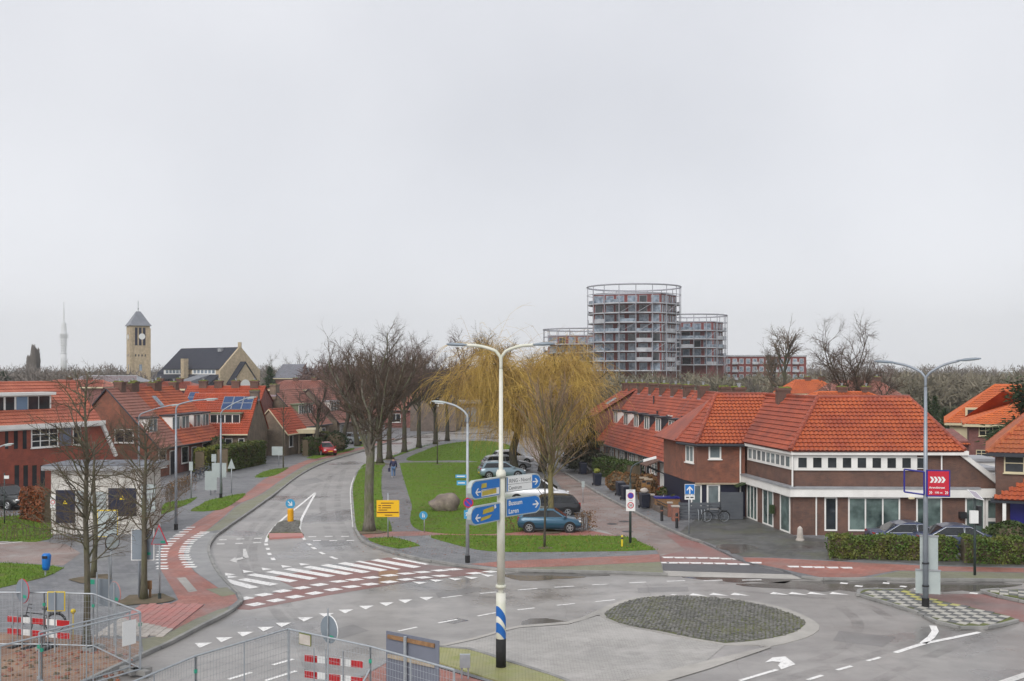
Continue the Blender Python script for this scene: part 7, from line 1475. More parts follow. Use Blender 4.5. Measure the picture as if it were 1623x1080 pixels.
MB().text('ZONE', q + Wz * bh * .92, (1, 0, 0), Wz, .075, align='CENTER').text('ZONE', q + Wz * bh * .475, (1, 0, 0), Wz, .075, align='CENTER').build('lettering', 'sign_ink', zb_)
# one-way sign
b6 = gp(1092, 846, ZP); Y6 = b6.y; z6 = lambda py: zat(py, Y6); x6 = lambda px: xat(px, Y6)
o = thing('one_way_sign', 'square blue one-way sign with white arrow and a small plate below', 'sign', b6); pole(o, b6, .04, z6(768), 'galvanised')
fc = MB().ubox((x6(1085), Y6 - .05, z6(784)), (1, 0, 0), (0, -1, 0), 0, x6(1101) - x6(1085), 0, z6(767.5) - z6(784), -.02, 0).build('plate', 'sign_white', o)
MB().ubox((x6(1085), Y6 - .055, z6(784)), (1, 0, 0), (0, -1, 0), .025, x6(1101) - x6(1085) - .025, .025, z6(767.5) - z6(784) - .025, -.003, 0).build('blue_face', 'sign_blue', fc)
m = MB(); arrow(m, np.array([x6(1093), Y6 - .06, z6(776)]), Wz, np.array([-1.0, 0, 0]), .48); m.build('arrow', 'sign_white', fc)
sp = MB().ubox((x6(1085), Y6 - .05, z6(792)), (1, 0, 0), (0, -1, 0), 0, x6(1101) - x6(1085), 0, z6(785) - z6(792), -.02, 0).build('sub_plate', 'sign_white', o)
MB().box((x6(1087), Y6 - .056, z6(789.5)), (x6(1092), Y6 - .052, z6(787.5))).box((x6(1094), Y6 - .056, z6(789.5)), (x6(1099), Y6 - .052, z6(787.5))).build('pictogram', 'sign_ink', sp)
# yellow works sign
b7 = gp(615, 853.5, ZP); Y7 = b7.y; z7 = lambda py: zat(py, Y7); x7 = lambda px: xat(px, Y7)
o = thing('detour_sign', 'yellow roadworks text sign with a dark red line on the verge', 'sign', b7); pole(o, b7, .035, z7(782), 'galvanised')
fc = MB().ubox((x7(597), Y7 - .05, z7(819.5)), (1, 0, 0), (0, -1, 0), 0, x7(633) - x7(597), 0, z7(793) - z7(819.5), -.03, 0).build('plate', 'sign_yellow', o)
MB().box((x7(598), Y7 - .058, z7(813)), (x7(632), Y7 - .051, z7(811.5))).build('red_line', 'sign_brown', fc)
m = MB()
for y, x0, x1 in ((797.5, 604, 624), (801.5, 600, 604), (801.5, 606, 620), (805, 600, 604), (805, 606, 620), (808.5, 600, 614), (816.5, 610, 622)): m.box((x7(x0), Y7 - .057, z7(y) - .022), (x7(x1), Y7 - .052, z7(y) + .022))
m.build('text_lines', 'sign_brown', fc)
b8 = gp(672.5, 844, ZP); Y8 = b8.y; o = thing('footpath_sign', 'round blue footpath sign with white figures on the lawn edge', 'sign', b8); pole(o, b8, .03, zat(812, Y8), 'galvanised')
p = np.array([b8.x - .05, Y8 - .04, zat(817, Y8)]); d_ = MB().disc(p, (1, 0, 0), (0, 0, 1), .24, 22, 0, .02).build('disc', 'sign_cyan', o)
MB().ball(p + [-.03, -.03, .1], .03, .01, .03, 6, 4).box(p + [-.06, -.03, -.12], p + [0, -.025, .07]).box(p + [.04, -.03, -.12], p + [.08, -.025, .01]).ball(p + [.06, -.03, .04], .022, .01, .022, 6, 4).build('figures', 'sign_white', d_)
# traffic column on the splitter
b9 = gp(460.5, 827, .12); Y9 = b9.y; o = thing('traffic_column', 'yellow illuminated traffic column with blue round sign on the splitter', 'traffic column', b9)
MB().cyl(b9, .19, b9.z, zat(808, Y9), 14).ball((b9.x, b9.y, zat(808, Y9)), .19, .19, .1, 14, 6).build('column', 'bollard_yellow', o); pole(o, b9, .03, zat(795, Y9), 'galvanised')
p = np.array([b9.x, Y9 - .05, zat(798.5, Y9)]); d_ = MB().disc(p, (1, 0, 0), (0, 0, 1), .3, 22, 0, .02).build('disc', 'sign_cyan', o); m = MB(); arrow(m, p + [0, -.024, 0], nrm(np.array([1, 0, -1])), nrm(np.array([1, 0, 1])), .42); m.build('arrow', 'sign_white', d_)
# lamps on the left
for lb, px, py, pt_, ex, ey in (('grey street lamp before the substation with a long arm', 279, 840, 641, 322, 634), ('grey street lamp rising behind the substation roof', 220, 778, 656, 268, 643), ('grey street lamp beside the triangular verge', 350, 790, 650, 388, 632)):
    q = gp(px, py, ZP); arm_lamp('street_lamp', lb, q, zat(pt_, q.y), [(xat(ex, q.y) - q.x, .4, zat(ey, q.y))], (.09, .055), 'pole_grey', 'sign_back_pale', hl=.75)
q = gp(-12, 836, ZP); arm_lamp('street_lamp', 'pale lamp head reaching in at the left frame edge', q, zat(716, q.y), [(xat(6, q.y) - q.x, 0, zat(706, q.y))], (.08, .05), 'galvanised', 'sign_back_pale', hl=.6)
q = gp(7, 831, ZP); o = thing('small_sign', 'thin post with a small white plate beside the black car', 'sign', q); pole(o, q, .035, zat(750, q.y), 'pole_dark'); MB().box((q.x, q.y - .05, zat(759, q.y)), (q.x + .3, q.y - .03, zat(754, q.y))).build('plate', 'sign_white', o)
q = gp(442, 738, ZP); o = thing('sign_back', 'pale rectangular sign back beside the young staked tree', 'sign', q); pole(o, q, .04, zat(709, q.y), 'galvanised'); MB().box((xat(431, q.y), q.y - .05, zat(722, q.y)), (xat(448, q.y), q.y - .02, zat(708, q.y))).build('plate', 'sign_back_pale', o)
for nm, lb, px, py, x0, x1, y0, y1 in (('sign_back', 'large greenish sign back behind the verge lamp', 352, 782, 336, 359, 757, 734), ('sign_back', 'pale blue sign back left of the verge lamp', 334, 785, 325, 344, 777, 747), ('sign_back', 'small pale sign back above the large greenish one', 341, 780, 335.5, 343, 732, 720), ('sign_back', 'narrow sign back by the bicycle rack', 303, 790, 300, 306, 746, 732)):
    q = gp(px, py, ZP); o = thing(nm, lb, 'sign', q, 'sign backs by the verge'); pole(o, q, .04, zat(y1, q.y), 'galvanised'); MB().box((xat(x0, q.y), q.y - .06, zat(y0, q.y)), (xat(x1, q.y), q.y - .045, zat(y1, q.y))).build('plate', 'sign_back_pale', o)
    MB().box((xat(x0, q.y), q.y - .045, zat(y0 - 2, q.y)), (xat(x1, q.y), q.y - .03, zat(y0 - 3.2, q.y))).build('rail', 'lead', o)
q = gp(367, 782, ZP); o = thing('triangle_sign', 'pale triangular sign back right of the verge lamp', 'sign', q); pole(o, q, .035, zat(730, q.y), 'galvanised'); MB().extr([(xat(361, q.y), q.y - .05, zat(743, q.y)), (xat(373, q.y), q.y - .05, zat(743, q.y)), (xat(367, q.y), q.y - .05, zat(727, q.y))], (0, .02, 0)).build('plate', 'sign_back_pale', o)
# sign backs beside the second tree
q = gp(253, 950, ZP); z_ = lambda py: zat(py, q.y); x_ = lambda px: xat(px, q.y); o = thing('triangle_sign', 'triangular warning sign seen from behind with red edge near the cycle path', 'sign', q); pole(o, q, .035, z_(830), 'galvanised'); MB().cyl(q, .07, q.z, q.z + .25, 8).build('foot', 'pole_dark', o)
MB().extr([(x_(240), q.y - .06, z_(863)), (x_(267), q.y - .06, z_(863)), (x_(252.5), q.y - .06, z_(831))], (0, .025, 0)).extr([(x_(241.6), q.y - .065, z_(862)), (x_(265), q.y - .065, z_(862)), (x_(252.6), q.y - .065, z_(834.5))], (0, .004, 0), 1).build('plate', ['sign_red', 'sign_back'], o); MB().box((x_(255.5), q.y - .075, z_(860.5)), (x_(262.5), q.y - .068, z_(857))).build('sticker', 'sticker_green', o)
q = gp(221, 948, ZP); z_ = lambda py: zat(py, q.y); x_ = lambda px: xat(px, q.y); o = thing('board_back', 'tall grey board back with white rim behind the second tree', 'sign', q); pole(o, q, .05, z_(840), 'pole_grey'); MB().cyl((q.x + .28, q.y), .05, q.z, z_(840), 8).build('pole', 'pole_grey', o)
MB().box((x_(209), q.y - .09, z_(888)), (x_(245.5), q.y - .06, z_(838))).box((x_(210.5), q.y - .1, z_(886.5)), (x_(244), q.y - .088, z_(839.5)), 1).build('plate', ['sign_white', 'sign_back'], o); MB().box((x_(232), q.y - .11, z_(879)), (x_(240), q.y - .101, z_(875))).build('sticker', 'sticker_green', o)
q = gp(176, 918, ZP); z_ = lambda py: zat(py, q.y); x_ = lambda px: xat(px, q.y); o = thing('round_sign', 'round sign seen edge-on from behind beside the first tree', 'sign', q); pole(o, q, .035, z_(846), 'galvanised'); U = nrm([.55, .83, 0]); p = np.array([x_(178), q.y, z_(859)]); MB().disc(p, U, Wz, .36, 20, 0, .02).build('disc', 'sign_back_pale', o); MB().torus(p, U, Wz, .36, .03, 24, 5).build('rim', 'black_plastic', o)
q = gp(238, 948, ZP); o = thing('wooden_post', 'short wooden marker post at the foot of the second tree', 'post', q); MB().box((q.x - .04, q.y - .04, q.z), (q.x + .04, q.y + .04, zat(922, q.y))).build('post', 'wood', o); MB().box((q.x - .1, q.y - .06, zat(934, q.y)), (q.x + .09, q.y - .041, zat(920, q.y))).build('plate', 'wood', o)
# cabinet with yellow rim, and second one
q = gp(171, 856, ZP); z_ = lambda py: zat(py, q.y); x_ = lambda px: xat(px, q.y); o = thing('board_back', 'pale board back with yellow rim before the substation', 'sign', q); pole(o, q, .04, z_(812), 'galvanised'); MB().box((x_(155), q.y - .08, z_(851)), (x_(187.5), q.y - .05, z_(808))).box((x_(156), q.y - .09, z_(850)), (x_(186.5), q.y - .078, z_(810)), 1).build('plate', ['post_yellow', 'sign_back_pale'], o)
# ------------------------------------------------------------------ building-site fence and signs, near left
def fence_panel(label, a, b, h=2.0, z0=ZP, mid=1):
    a, b = np.array(a[:2]), np.array(b[:2]); d = b - a; L = np.linalg.norm(d); d = V3(d / L); A = V3(a, z0); o = thing('fence_panel', label, 'fence panel', (a[0], a[1], z0), 'site fence panels'); ht = h - z0
    fr = MB(); fr.tube([A + Wz * .12, A + Wz * ht], .027, 6); fr.tube([A + d * L + Wz * .12, A + d * L + Wz * ht], .027, 6); fr.tube([A + Wz * ht, A + d * L + Wz * ht], .027, 6); fr.tube([A + Wz * .14, A + d * L + Wz * .14], .024, 6)
    for i in range(mid): t = L * (i + 1) / (mid + 1); fr.tube([A + d * t + Wz * .14, A + d * t + Wz * ht], .02, 6)
    fr.build('frame', 'galvanised', o)
    n = int(L / .11); u = np.linspace(.06, L - .06, n); s = A + u[:, None] * d; w = MB(); w.tubes(np.stack([s + Wz * .14, s + Wz * ht], 1), np.full((n, 2), .0038), 3)
    hz_ = np.linspace(.3, ht - .08, 9); s = A + hz_[:, None] * Wz; w.tubes(np.stack([s, s + d * L], 1), np.full((9, 2), .0042), 3); w.build('wires', 'galvanised', o)
    for t in (0.0, L): c = A + d * t; MB().ubox(c, d, np.cross(d, Wz), -.12, .12, -.02, .13, -.35, .35).build('foot', 'kerb', o)
    for zc in (.6, 1.5): c = A + d * L; MB().box(c + [-.04, -.04, zc - .05], c + [.04, .04, zc + .05]).build('clamp', 'sticker_green' if zc > 1 else 'galvanised', o)
    return o, A, d, L
fp = lambda px, py: gp(px, py, 2.0)
fence_panel('long rear fence panel behind the near left site', fp(-30, 939), fp(70, 939.5)); fence_panel('rear fence panel in front of the slender tree', fp(70, 939.5), fp(148, 941.5)); fence_panel('receding fence panel between rear and corner', fp(148, 941.5), fp(222, 970))
o, A, d, L = fence_panel('front fence panel with a white notice near the corner', fp(222.5, 971.5), fp(66, 1008)); n_ = np.cross(d, Wz); n_ = n_ if n_[1] < 0 else -n_
MB().ubox(A + d * .2 + Wz * 1.0, d, n_, 0, .5, 0, .75, .03, .045).build('notice', 'sign_white', o)
fence_panel('front fence panel running off the left frame edge', fp(66, 1008), fp(-70, 1042)); fence_panel('fence panel stacked behind the front one', fp(206, 969), fp(62, 1003))
fence_panel('fence panel along the road left of the round sign', fp(457, 997), fp(310, 1040)); fence_panel('fence panel running off the bottom edge', fp(310, 1040), fp(170, 1098))
o, A, d, L = fence_panel('fence panel carrying a small plate before the site barrier', fp(458, 997.5), fp(587, 1025)); n_ = np.cross(d, Wz); n_ = n_ if n_[1] < 0 else -n_
MB().ubox(A + d * .48 + Wz * 1.55, d, n_, 0, .5, 0, .33, .03, .05).ubox(A + d * .5 + Wz * 1.57, d, n_, 0, .46, 0, .29, .05, .056, 1).build('name_plate', ['moss', 'stone_pale'], o)
q_ = A + d * L; MB().tube([q_ + Wz * 1.3, q_ + np.array([-.75, -.6, -.1])], .025, 6).build('stay', 'galvanised', o)
fence_panel('short fence panel behind the big sign board', fp(587, 1025), fp(720, 1062))
# big board seen from behind
o = thing('board_back', 'big grey sign board seen from behind with two timber rails', 'sign', (-2.8, 30.5, .02)); p0 = gp(612, 1000, 2.0); p1 = gp(695.5, 1016.5, 2.0); U = np.array(p1 - p0); L = np.linalg.norm(U); U /= L; n_ = np.cross(U, Wz); n_ = n_ if n_[1] < 0 else -n_
A = np.array([p0.x, p0.y, .42]); MB().ubox(A, U, n_, 0, L, 0, 1.58, -.03, 0).build('plate', 'sign_board_back', o); c_ = A + U * (L * .41)
MB().tube([c_ + n_ * .09 + [0, 0, -.4], c_ + n_ * .09 + [0, 0, 1.55]], .05, 8).build('post', 'galvanised', o)
for z, m in ((1.38, 'wood'), (.82, 'wood_pale')): MB().ubox(A, U, n_, .09, L - .14, z, z + .11, .002, .05).build('rail', m, o)
# round sign back over the barrier
q = np.array([xat(522, 31.0), 31.0, zat(998, 31.0)]); o = thing('round_sign', 'round sign seen from behind over the near site barrier', 'sign', (q[0], q[1], .02)); U = nrm([.72, -.69, 0]); n_ = np.array([-.69, -.72, 0])
MB().disc(q, U, Wz, .40, 26, 0, .02).build('disc', 'sign_back', o); MB().torus(q, U, Wz, .40, .018, 26, 5).build('rim', 'sign_white', o); MB().tube([q + n_ * .05 + Wz * -2.1, q + n_ * .05 + Wz * .62], .024, 7).build('pole', 'galvanised', o); MB().ubox(q + U * .06 - Wz * .24, U, n_, 0, .17, 0, .09, .025, .03).build('sticker', 'sticker_green', o)
def barrier(label, c, U, L, zs, posts, flip=False):
    o = thing('site_barrier', label, 'barrier', (c[0], c[1], 0.05), 'red and white site barriers'); U = V3(nrm(U)); n_ = np.cross(U, Wz); n_ = n_ if n_[1] < 0 else -n_; c = np.array([c[0], c[1], 0.0])
    for z in zs:
        bd = MB().ubox(c, U, n_, 0, L, z - .1, z + .1, -.02, 0).build('board', 'sign_white', o)
        for a, e in ((0, .22), (.40, .62), (.80, 1.0)):
            MB().ubox(c, U, n_, a * L, e * L, z - .1, z + .1, 0.0, .008).build('red_band', 'red_stripe', bd)
    for t in posts: MB().tube([c + U * t + n_ * .04 + Wz * .02, c + U * t + n_ * .04 + Wz * (zs[0] + .35)], .02, 6).build('post', 'galvanised', o); MB().ubox(c + U * t, U, n_, -.12, .12, .02, .14, -.35, .4).build('foot', 'black_rubber', o)
    return o
a_ = gp(12, 981, 1.0); e_ = gp(110, 989, 1.0); barrier('red and white site barrier behind the near left fence', a_, (e_ - a_)[:2], (e_ - a_).length, (1.0, .58), (.45, 1.0, 1.7))
a_ = gp(483, 1043, 1.0); e_ = gp(575, 1054, 1.0); barrier('red and white site barrier at the bottom edge', a_, (e_ - a_)[:2], (e_ - a_).length, (1.0, .52), (.35, .75, 1.35))
# signs behind the left barrier
q = np.array([xat(36, 36.5), 36.5, zat(937, 36.5)]); o = thing('round_sign', 'round red-rimmed sign seen from behind at the left site', 'sign', (q[0], q[1], ZP)); U = nrm([.8, -.6, 0]); n_ = np.array([-.6, -.8, 0])
MB().disc(q, U, Wz, .40, 26, 0, .02).build('disc', 'sign_back', o); MB().torus(q, U, Wz, .40, .018, 26, 5).build('rim', 'sign_red', o); MB().tube([(q[0], q[1] - .04, ZP), (q[0], q[1] - .04, q[2] + .42)], .025, 7).build('pole', 'galvanised', o); MB().ubox(q + U * .06 - Wz * .22, U, n_, 0, .2, 0, .1, .02, .028).build('sticker', 'sticker_green', o)
q = np.array([xat(88, 36), 36.0, 0]); o = thing('board_back', 'grey board back with yellow rim at the left site', 'sign', (q[0], q[1], ZP)); x0, x1, z0, z1 = xat(75, 36), xat(103, 36), zat(969, 36), zat(938, 36)
MB().box((x0, 36, z0), (x1, 36.03, z1)).box((x0 + .03, 35.985, z0 + .03), (x1 - .03, 36.0, z1 - .03), 1).build('plate', ['post_yellow', 'sign_back'], o); MB().cyl((q[0], 35.95), .025, ZP, z1, 7).build('pole', 'galvanised', o)
q = np.array([xat(160, 38), 38.0, 0]); o = thing('board_back', 'wide grey sign back with green stickers behind the slender tree', 'sign', (q[0], q[1], ZP)); x0, x1, z0, z1 = xat(141, 38), xat(180, 38), zat(960, 38), zat(917, 38)
MB().ubox((x0, 38, z0), nrm([1, -.2, 0]), nrm([-.2, -1, 0]), 0, x1 - x0, 0, z1 - z0, -.03, 0).build('plate', 'sign_back', o); MB().ubox((x0, 38, z0), nrm([1, -.2, 0]), nrm([-.2, -1, 0]), .02, .22, z1 - z0 - .2, z1 - z0 - .04, 0, .006).build('sticker', 'sticker_green', o)
for px in (158, 177): MB().cyl((xat(px, 38), 37.75), .03, ZP, zat(905 if px < 170 else 880, 38), 7).build('pole', 'galvanised', o)
q = np.array([xat(182, 37), 37.0, zat(940, 37)]); o = thing('round_sign', 'round pink-edged sign back overlapping the wide sign back', 'sign', (q[0], q[1], ZP)); U = nrm([.75, -.66, 0]); MB().disc(q, U, Wz, .38, 24, 0, .02).build('disc', 'sign_back', o); MB().torus(q, U, Wz, .38, .018, 26, 5).build('rim', 'slab_pink', o); MB().cyl((q[0], q[1] - .05), .03, ZP, q[2] + .35, 7).build('pole', 'galvanised', o)
MB().ubox(q + U * .05 - Wz * .24, U, np.array([-.66, -.75, 0]), 0, .2, 0, .1, .025, .03).build('sticker', 'sticker_green', o)
# litter bin
q = gp(72, 914, ZP); o = thing('litter_bin', 'bright blue litter bin on a post by the corner lawn', 'litter bin', q); MB().cyl((q.x - .05, q.y + .12), .04, q.z, q.z + .95, 8).build('post', 'galvanised', o)
bb = MB(); bb.tube([(q.x + .02, q.y, q.z + .3), (q.x + .03, q.y, q.z + .45), (q.x + .05, q.y, q.z + .95), (q.x + .05, q.y, q.z + 1.05)], [.13, .17, .21, .16], 14); bb.build('bin_body', 'sign_blue', o, smooth=True); MB().box((q.x - .06, q.y - .22, q.z + .85), (q.x + .16, q.y - .17, q.z + .97)).build('opening', 'black_rubber', o)
q = gp(116, 985, .8); o = thing('yellow_ball', 'yellow-green cap on the fence beside the slender tree', 'cap', q); MB().ball(q + Vector((0, 0, .35)), .09).tube([(q.x, q.y, .1), (q.x, q.y, q.z + .35)], .02, 6).build('cap', 'post_yellow', o, smooth=True)
# debris on the site
rb = MB()
for i in range(170):
    p = gp(random.uniform(-40, 212), random.uniform(1030, 1080), ZP); s_ = random.uniform(.03, .12)
    rb.ball((p.x, p.y, ZP + s_ * .2), s_, s_ * random.uniform(.5, 1), s_ * .45, 6, 4, random.randrange(4), .7)
tag(rb.build('rubble', ['brick_pillar', 'sand', 'earth', 'terracotta']), 'broken brick rubble strewn over the building site', 'rubble', kind='stuff')
# post box and railing at the bottom edge
q = gp(737, 1076, .09); o = thing('service_post', 'low galvanised service post at the bottom edge', 'post', q); MB().box((q.x - .16, q.y - .08, q.z + .35), (q.x + .16, q.y + .08, q.z + .75)).build('box', 'galvanised', o)
for s in (-1, 1): MB().cyl((q.x + s * .1, q.y), .03, q.z, q.z + .4, 6).build('leg', 'galvanised', o)
o = thing('drain_grating', 'dark slotted drain along the red paving at the bottom edge', 'drain', gp(720, 1060, .03)); a_, e_ = [np.array(gp(x, y, .03)) for x, y in ((694, 1055), (800, 1086))]; d_ = nrm(e_ - a_); n = 36; L = np.linalg.norm(e_ - a_)
MB().ubox(a_, d_, np.cross(d_, Wz), 0, L, -.02, 0.0, -.13, .13).build('channel', 'black_rubber', o)
for i in range(n): MB().ubox(a_ + d_ * (L * i / n), d_, np.cross(d_, Wz), 0, L / n * .45, 0.0, .012, -.13, .13).build('slat', 'lead', o)
# ------------------------------------------------------------------ street furniture on the right
for i, (px, py) in enumerate(((1049, 826), (1072.7, 837.5))):
    q = gp(px, py, ZP); o = thing('bollard', ('farther', 'nearer')[i] + ' black bollard on the kerb before the brick pillars', 'bollard', q, 'black kerb bollards'); MB().cyl(q, .09, q.z, q.z + .85, 12).build('shaft', 'black_plastic', o); MB().ball((q.x, q.y, q.z + .85), .1, .1, .08, 12, 6).build('cap', 'black_plastic', o); MB().cyl(q, .095, q.z + .62, q.z + .7, 12).build('band', 'terracotta', o)
def wheelie(label, px, py, m='bin_blueblack', rot=0.2):
    q = gp(px, py, ZP); o = thing('wheelie_bin', label, 'wheelie bin', q, 'wheelie bins along the terrace', local=True); o.rotation_euler = (0, 0, rot)
    V = [(-.25, -.27, .08), (.25, -.27, .08), (.25, .27, .08), (-.25, .27, .08), (-.3, -.34, .95), (.3, -.34, .95), (.3, .36, .95), (-.3, .36, .95)]; MB().addq(V, [[0, 1, 5, 4], [1, 2, 6, 5], [2, 3, 7, 6], [3, 0, 4, 7], [4, 5, 6, 7], [3, 2, 1, 0]]).build('body', m, o)
    MB().addq([(-.32, -.38, .955), (.32, -.38, .955), (.32, .4, 1.0), (-.32, .4, 1.0), (-.28, -.34, 1.03), (.28, -.34, 1.03), (.28, .36, 1.08), (-.28, .36, 1.08)], [[0, 1, 5, 4], [1, 2, 6, 5], [2, 3, 7, 6], [3, 0, 4, 7], [4, 5, 6, 7], [3, 2, 1, 0]]).build('lid', m, o)
    MB().tube([(-.28, .43, .98), (.28, .43, .98)], .025, 6).build('handle', m, o)
    for s in (-1, 1): MB().tube([(s * .26, .3, .1), (s * .33, .3, .1)], .1, 10).build('wheel', 'black_rubber', o)
    return o
w1 = wheelie('wheelie bin nearest the camera with a pale bag on its lid', 1021.5, 806); q = gp(1021.5, 806, ZP); solo('rubbish_bag', MB().ball((q.x, q.y, ZP + 1.2), .3, .28, .2, 10, 7, 0, .3), 'stone_pale', 'pale rubbish bag lying on the nearest wheelie bin', 'bag', smooth=True)
wheelie('second wheelie bin from the camera, left of the zone board', 992, 793); wheelie('third wheelie bin behind the low slatted rail', 983.5, 786); wheelie('fourth wheelie bin with a green bag on top', 946.5, 770); wheelie('farthest wheelie bin beside the conifer', 924, 752)
q = gp(946.5, 770, ZP); solo('green_bag', MB().ball((q.x, q.y, ZP + 1.2), .28, .26, .22, 9, 6, 0, .4), 'leaf_lime', 'green garden bag on the fourth wheelie bin', 'bag')
for i, (x0, x1, py) in enumerate(((1059, 1065.5, 820), (1065.8, 1076.5, 826.5), (1028, 1037, 806))):
    q = gp((x0 + x1) / 2, py, ZP); w_ = (x1 - x0) * q.y / F; o = thing('garden_pillar', ('rear brick garden pillar by the planter', 'front brick garden pillar nearest the bollards', 'grey-brown garden pillar beside the nearest bin')[i], 'pillar', q, 'garden pillars'); MB().box((q.x - w_ / 2, q.y, q.z), (q.x + w_ / 2, q.y + w_, q.z + .88)).build('shaft', 'brick_pillar' if i < 2 else 'brick_grey', o); MB().box((q.x - w_ / 2 - .04, q.y - .04, q.z + .885), (q.x + w_ / 2 + .04, q.y + w_ + .04, q.z + .96)).build('cap', 'stone_pale', o)
a_, e_ = gp(1038, 808, ZP), gp(1060, 819, ZP); o = thing('garden_wall', 'low brick garden wall with dark rails between the pillars', 'wall', a_); d_ = nrm(np.array(e_ - a_)); L = (e_ - a_).length; n_ = np.cross(d_, Wz)
MB().ubox(a_, d_, n_, 0, L, 0, .38, -.12, .12).build('wall', 'brick_grey', o)
for z in (.5, .68): MB().tube([np.array(a_) + Wz * z, np.array(a_) + d_ * L + Wz * z], .03, 6).build('rail', 'black_plastic', o)
o = thing('planter', 'blue tarpaulin-covered planter behind the brick pillars', 'planter', gp(1063, 805, ZP)); q = gp(1063, 812, ZP); MB().box((q.x - .9, q.y + .8, ZP), (q.x + .8, q.y + 1.6, ZP + .8)).build('box', 'wood', o); MB().box((q.x - .95, q.y + .75, ZP + .81), (q.x + .85, q.y + 1.65, ZP + .9)).build('cover', 'sign_navy', o)
# slat fence by the end house
a_ = gp(1077, 825, ZP); o = thing('slat_fence', 'grey horizontal slat fence behind the city bicycle', 'fence', a_); x0, x1 = a_.x, xat(1143, a_.y)
for i in range(5): MB().box((x0, a_.y + .25, ZP + .06 + i * .21), (x1, a_.y + .29, ZP + .24 + i * .21)).build('slat', 'grey_board', o)
for x in np.linspace(x0 + .05, x1 - .05, 4): MB().box((x - .05, a_.y + .3, ZP), (x + .05, a_.y + .38, ZP + 1.12)).build('post', 'grey_board', o)
o = thing('panel_fence', 'tall grey plank panel beside the corner shop side door', 'fence', (x1, a_.y, ZP)); xe = xat(1180, a_.y) - .05
for i in range(8): MB().box((x1 + .03, a_.y + .2, ZP + .03 + i * .215), (xe, a_.y + .25, ZP + .24 + i * .215)).build('plank', 'grey_board', o)
for x in (x1 + .08, xe - .06): MB().box((x - .05, a_.y + .255, ZP), (x + .05, a_.y + .33, ZP + 1.75)).build('post', 'grey_board', o)
o = thing('bike_hoops', 'low metal cycle hoops left of the city bicycle', 'cycle stand', gp(1112, 824, ZP))
for px in (1106, 1111, 1116): q = gp(px, 824, ZP); MB().tube(catmull([(q.x, q.y - .3, ZP), (q.x, q.y - .28, .6), (q.x, q.y, .75), (q.x, q.y + .28, .6), (q.x, q.y + .3, ZP)], .15), .025, 6).build('hoop', 'galvanised', o)
q = gp(1268, 857, ZP); o = thing('stone_bollard', 'pale stone bollard at the corner shop corner', 'bollard', q); V = []; k = .22; MB().tube([(q.x, q.y, q.z), (q.x, q.y, q.z + .08), (q.x, q.y, q.z + .1), (q.x, q.y, q.z + .68), (q.x, q.y, q.z + .8)], [.24, .24, .19, .14, .03], 12).build('shaft', 'stone_pale', o)
q = gp(986, 867, ZP); o = thing('marker_post', 'short yellow marker post on the front grass strip', 'post', q); MB().tube([(q.x, q.y, q.z), (q.x, q.y, q.z + .58), (q.x, q.y, q.z + .64)], [.055, .055, .02], 8).build('post', 'post_yellow', o); MB().box((q.x - .06, q.y - .065, q.z + .42), (q.x + .06, q.y - .05, q.z + .52)).build('plate', 'sign_ink', o)
q = gp(924, 797, .01); o = thing('small_sign', 'small grey sign on a thin post at the brick street edge', 'sign', q); pole(o, q, .03, q.z + 1.5, 'galvanised'); MB().box((q.x - .1, q.y - .05, q.z + 1.1), (q.x + .12, q.y - .03, q.z + 1.55)).build('plate', 'sign_back_pale', o)
for px, py, lb in ((1003, 791, 'left wooden insect tower by the russet bushes'), (1010, 794, 'right wooden insect tower by the russet bushes')):
    q = gp(px, py, ZP); o = thing('insect_tower', lb, 'insect house', (q.x + .8, q.y, ZP)); X = q.x + .8
    MB().box((X - .16, q.y - .1, ZP), (X + .16, q.y + .1, ZP + 1.5)).build('box', 'wood', o); MB().extr([(X - .3, q.y - .18, ZP + 1.5), (X + .3, q.y - .18, ZP + 1.5), (X + .3, q.y - .18, ZP + 1.6), (X - .3, q.y - .18, ZP + 1.6)], (0, .36, 0)).build('roof', 'wood_pale', o)
    for i in range(5): MB().box((X - .13, q.y - .115, ZP + .2 + i * .25), (X + .13, q.y - .095, ZP + .36 + i * .25)).build('compartment', 'interior_wood' if i % 2 else 'dark_paint', o)
# boulder
q = gp(703, 809, ZP); g = np.random.default_rng(9); V = []; k_, m_2 = 22, 13
for i in range(m_2 + 1):
    th = math.pi * i / m_2
    for j in range(k_):
        ph = 2 * math.pi * j / k_; n = np.array([math.sin(th) * math.cos(ph), math.sin(th) * math.sin(ph), math.cos(th)]); r = 1 + .10 * math.sin(3 * n[0] + 1) * math.cos(2.5 * n[1]) + .07 * math.sin(7 * n[0] + 4 * n[2]) + .04 * math.sin(11 * n[1] + 6 * n[2])
        top = .78 + .28 * n[0]; V.append((q.x + n[0] * 1.12 * r, q.y + n[1] * .8 * r, ZP + .42 + n[2] * .85 * r * top))
solo('boulder', MB().addq(V, [[i * k_ + j, (i + 1) * k_ + j, (i + 1) * k_ + (j + 1) % k_, i * k_ + (j + 1) % k_] for i in range(m_2) for j in range(k_)]), 'boulder', 'large brown erratic boulder lying on the lawn', 'boulder', smooth=True)
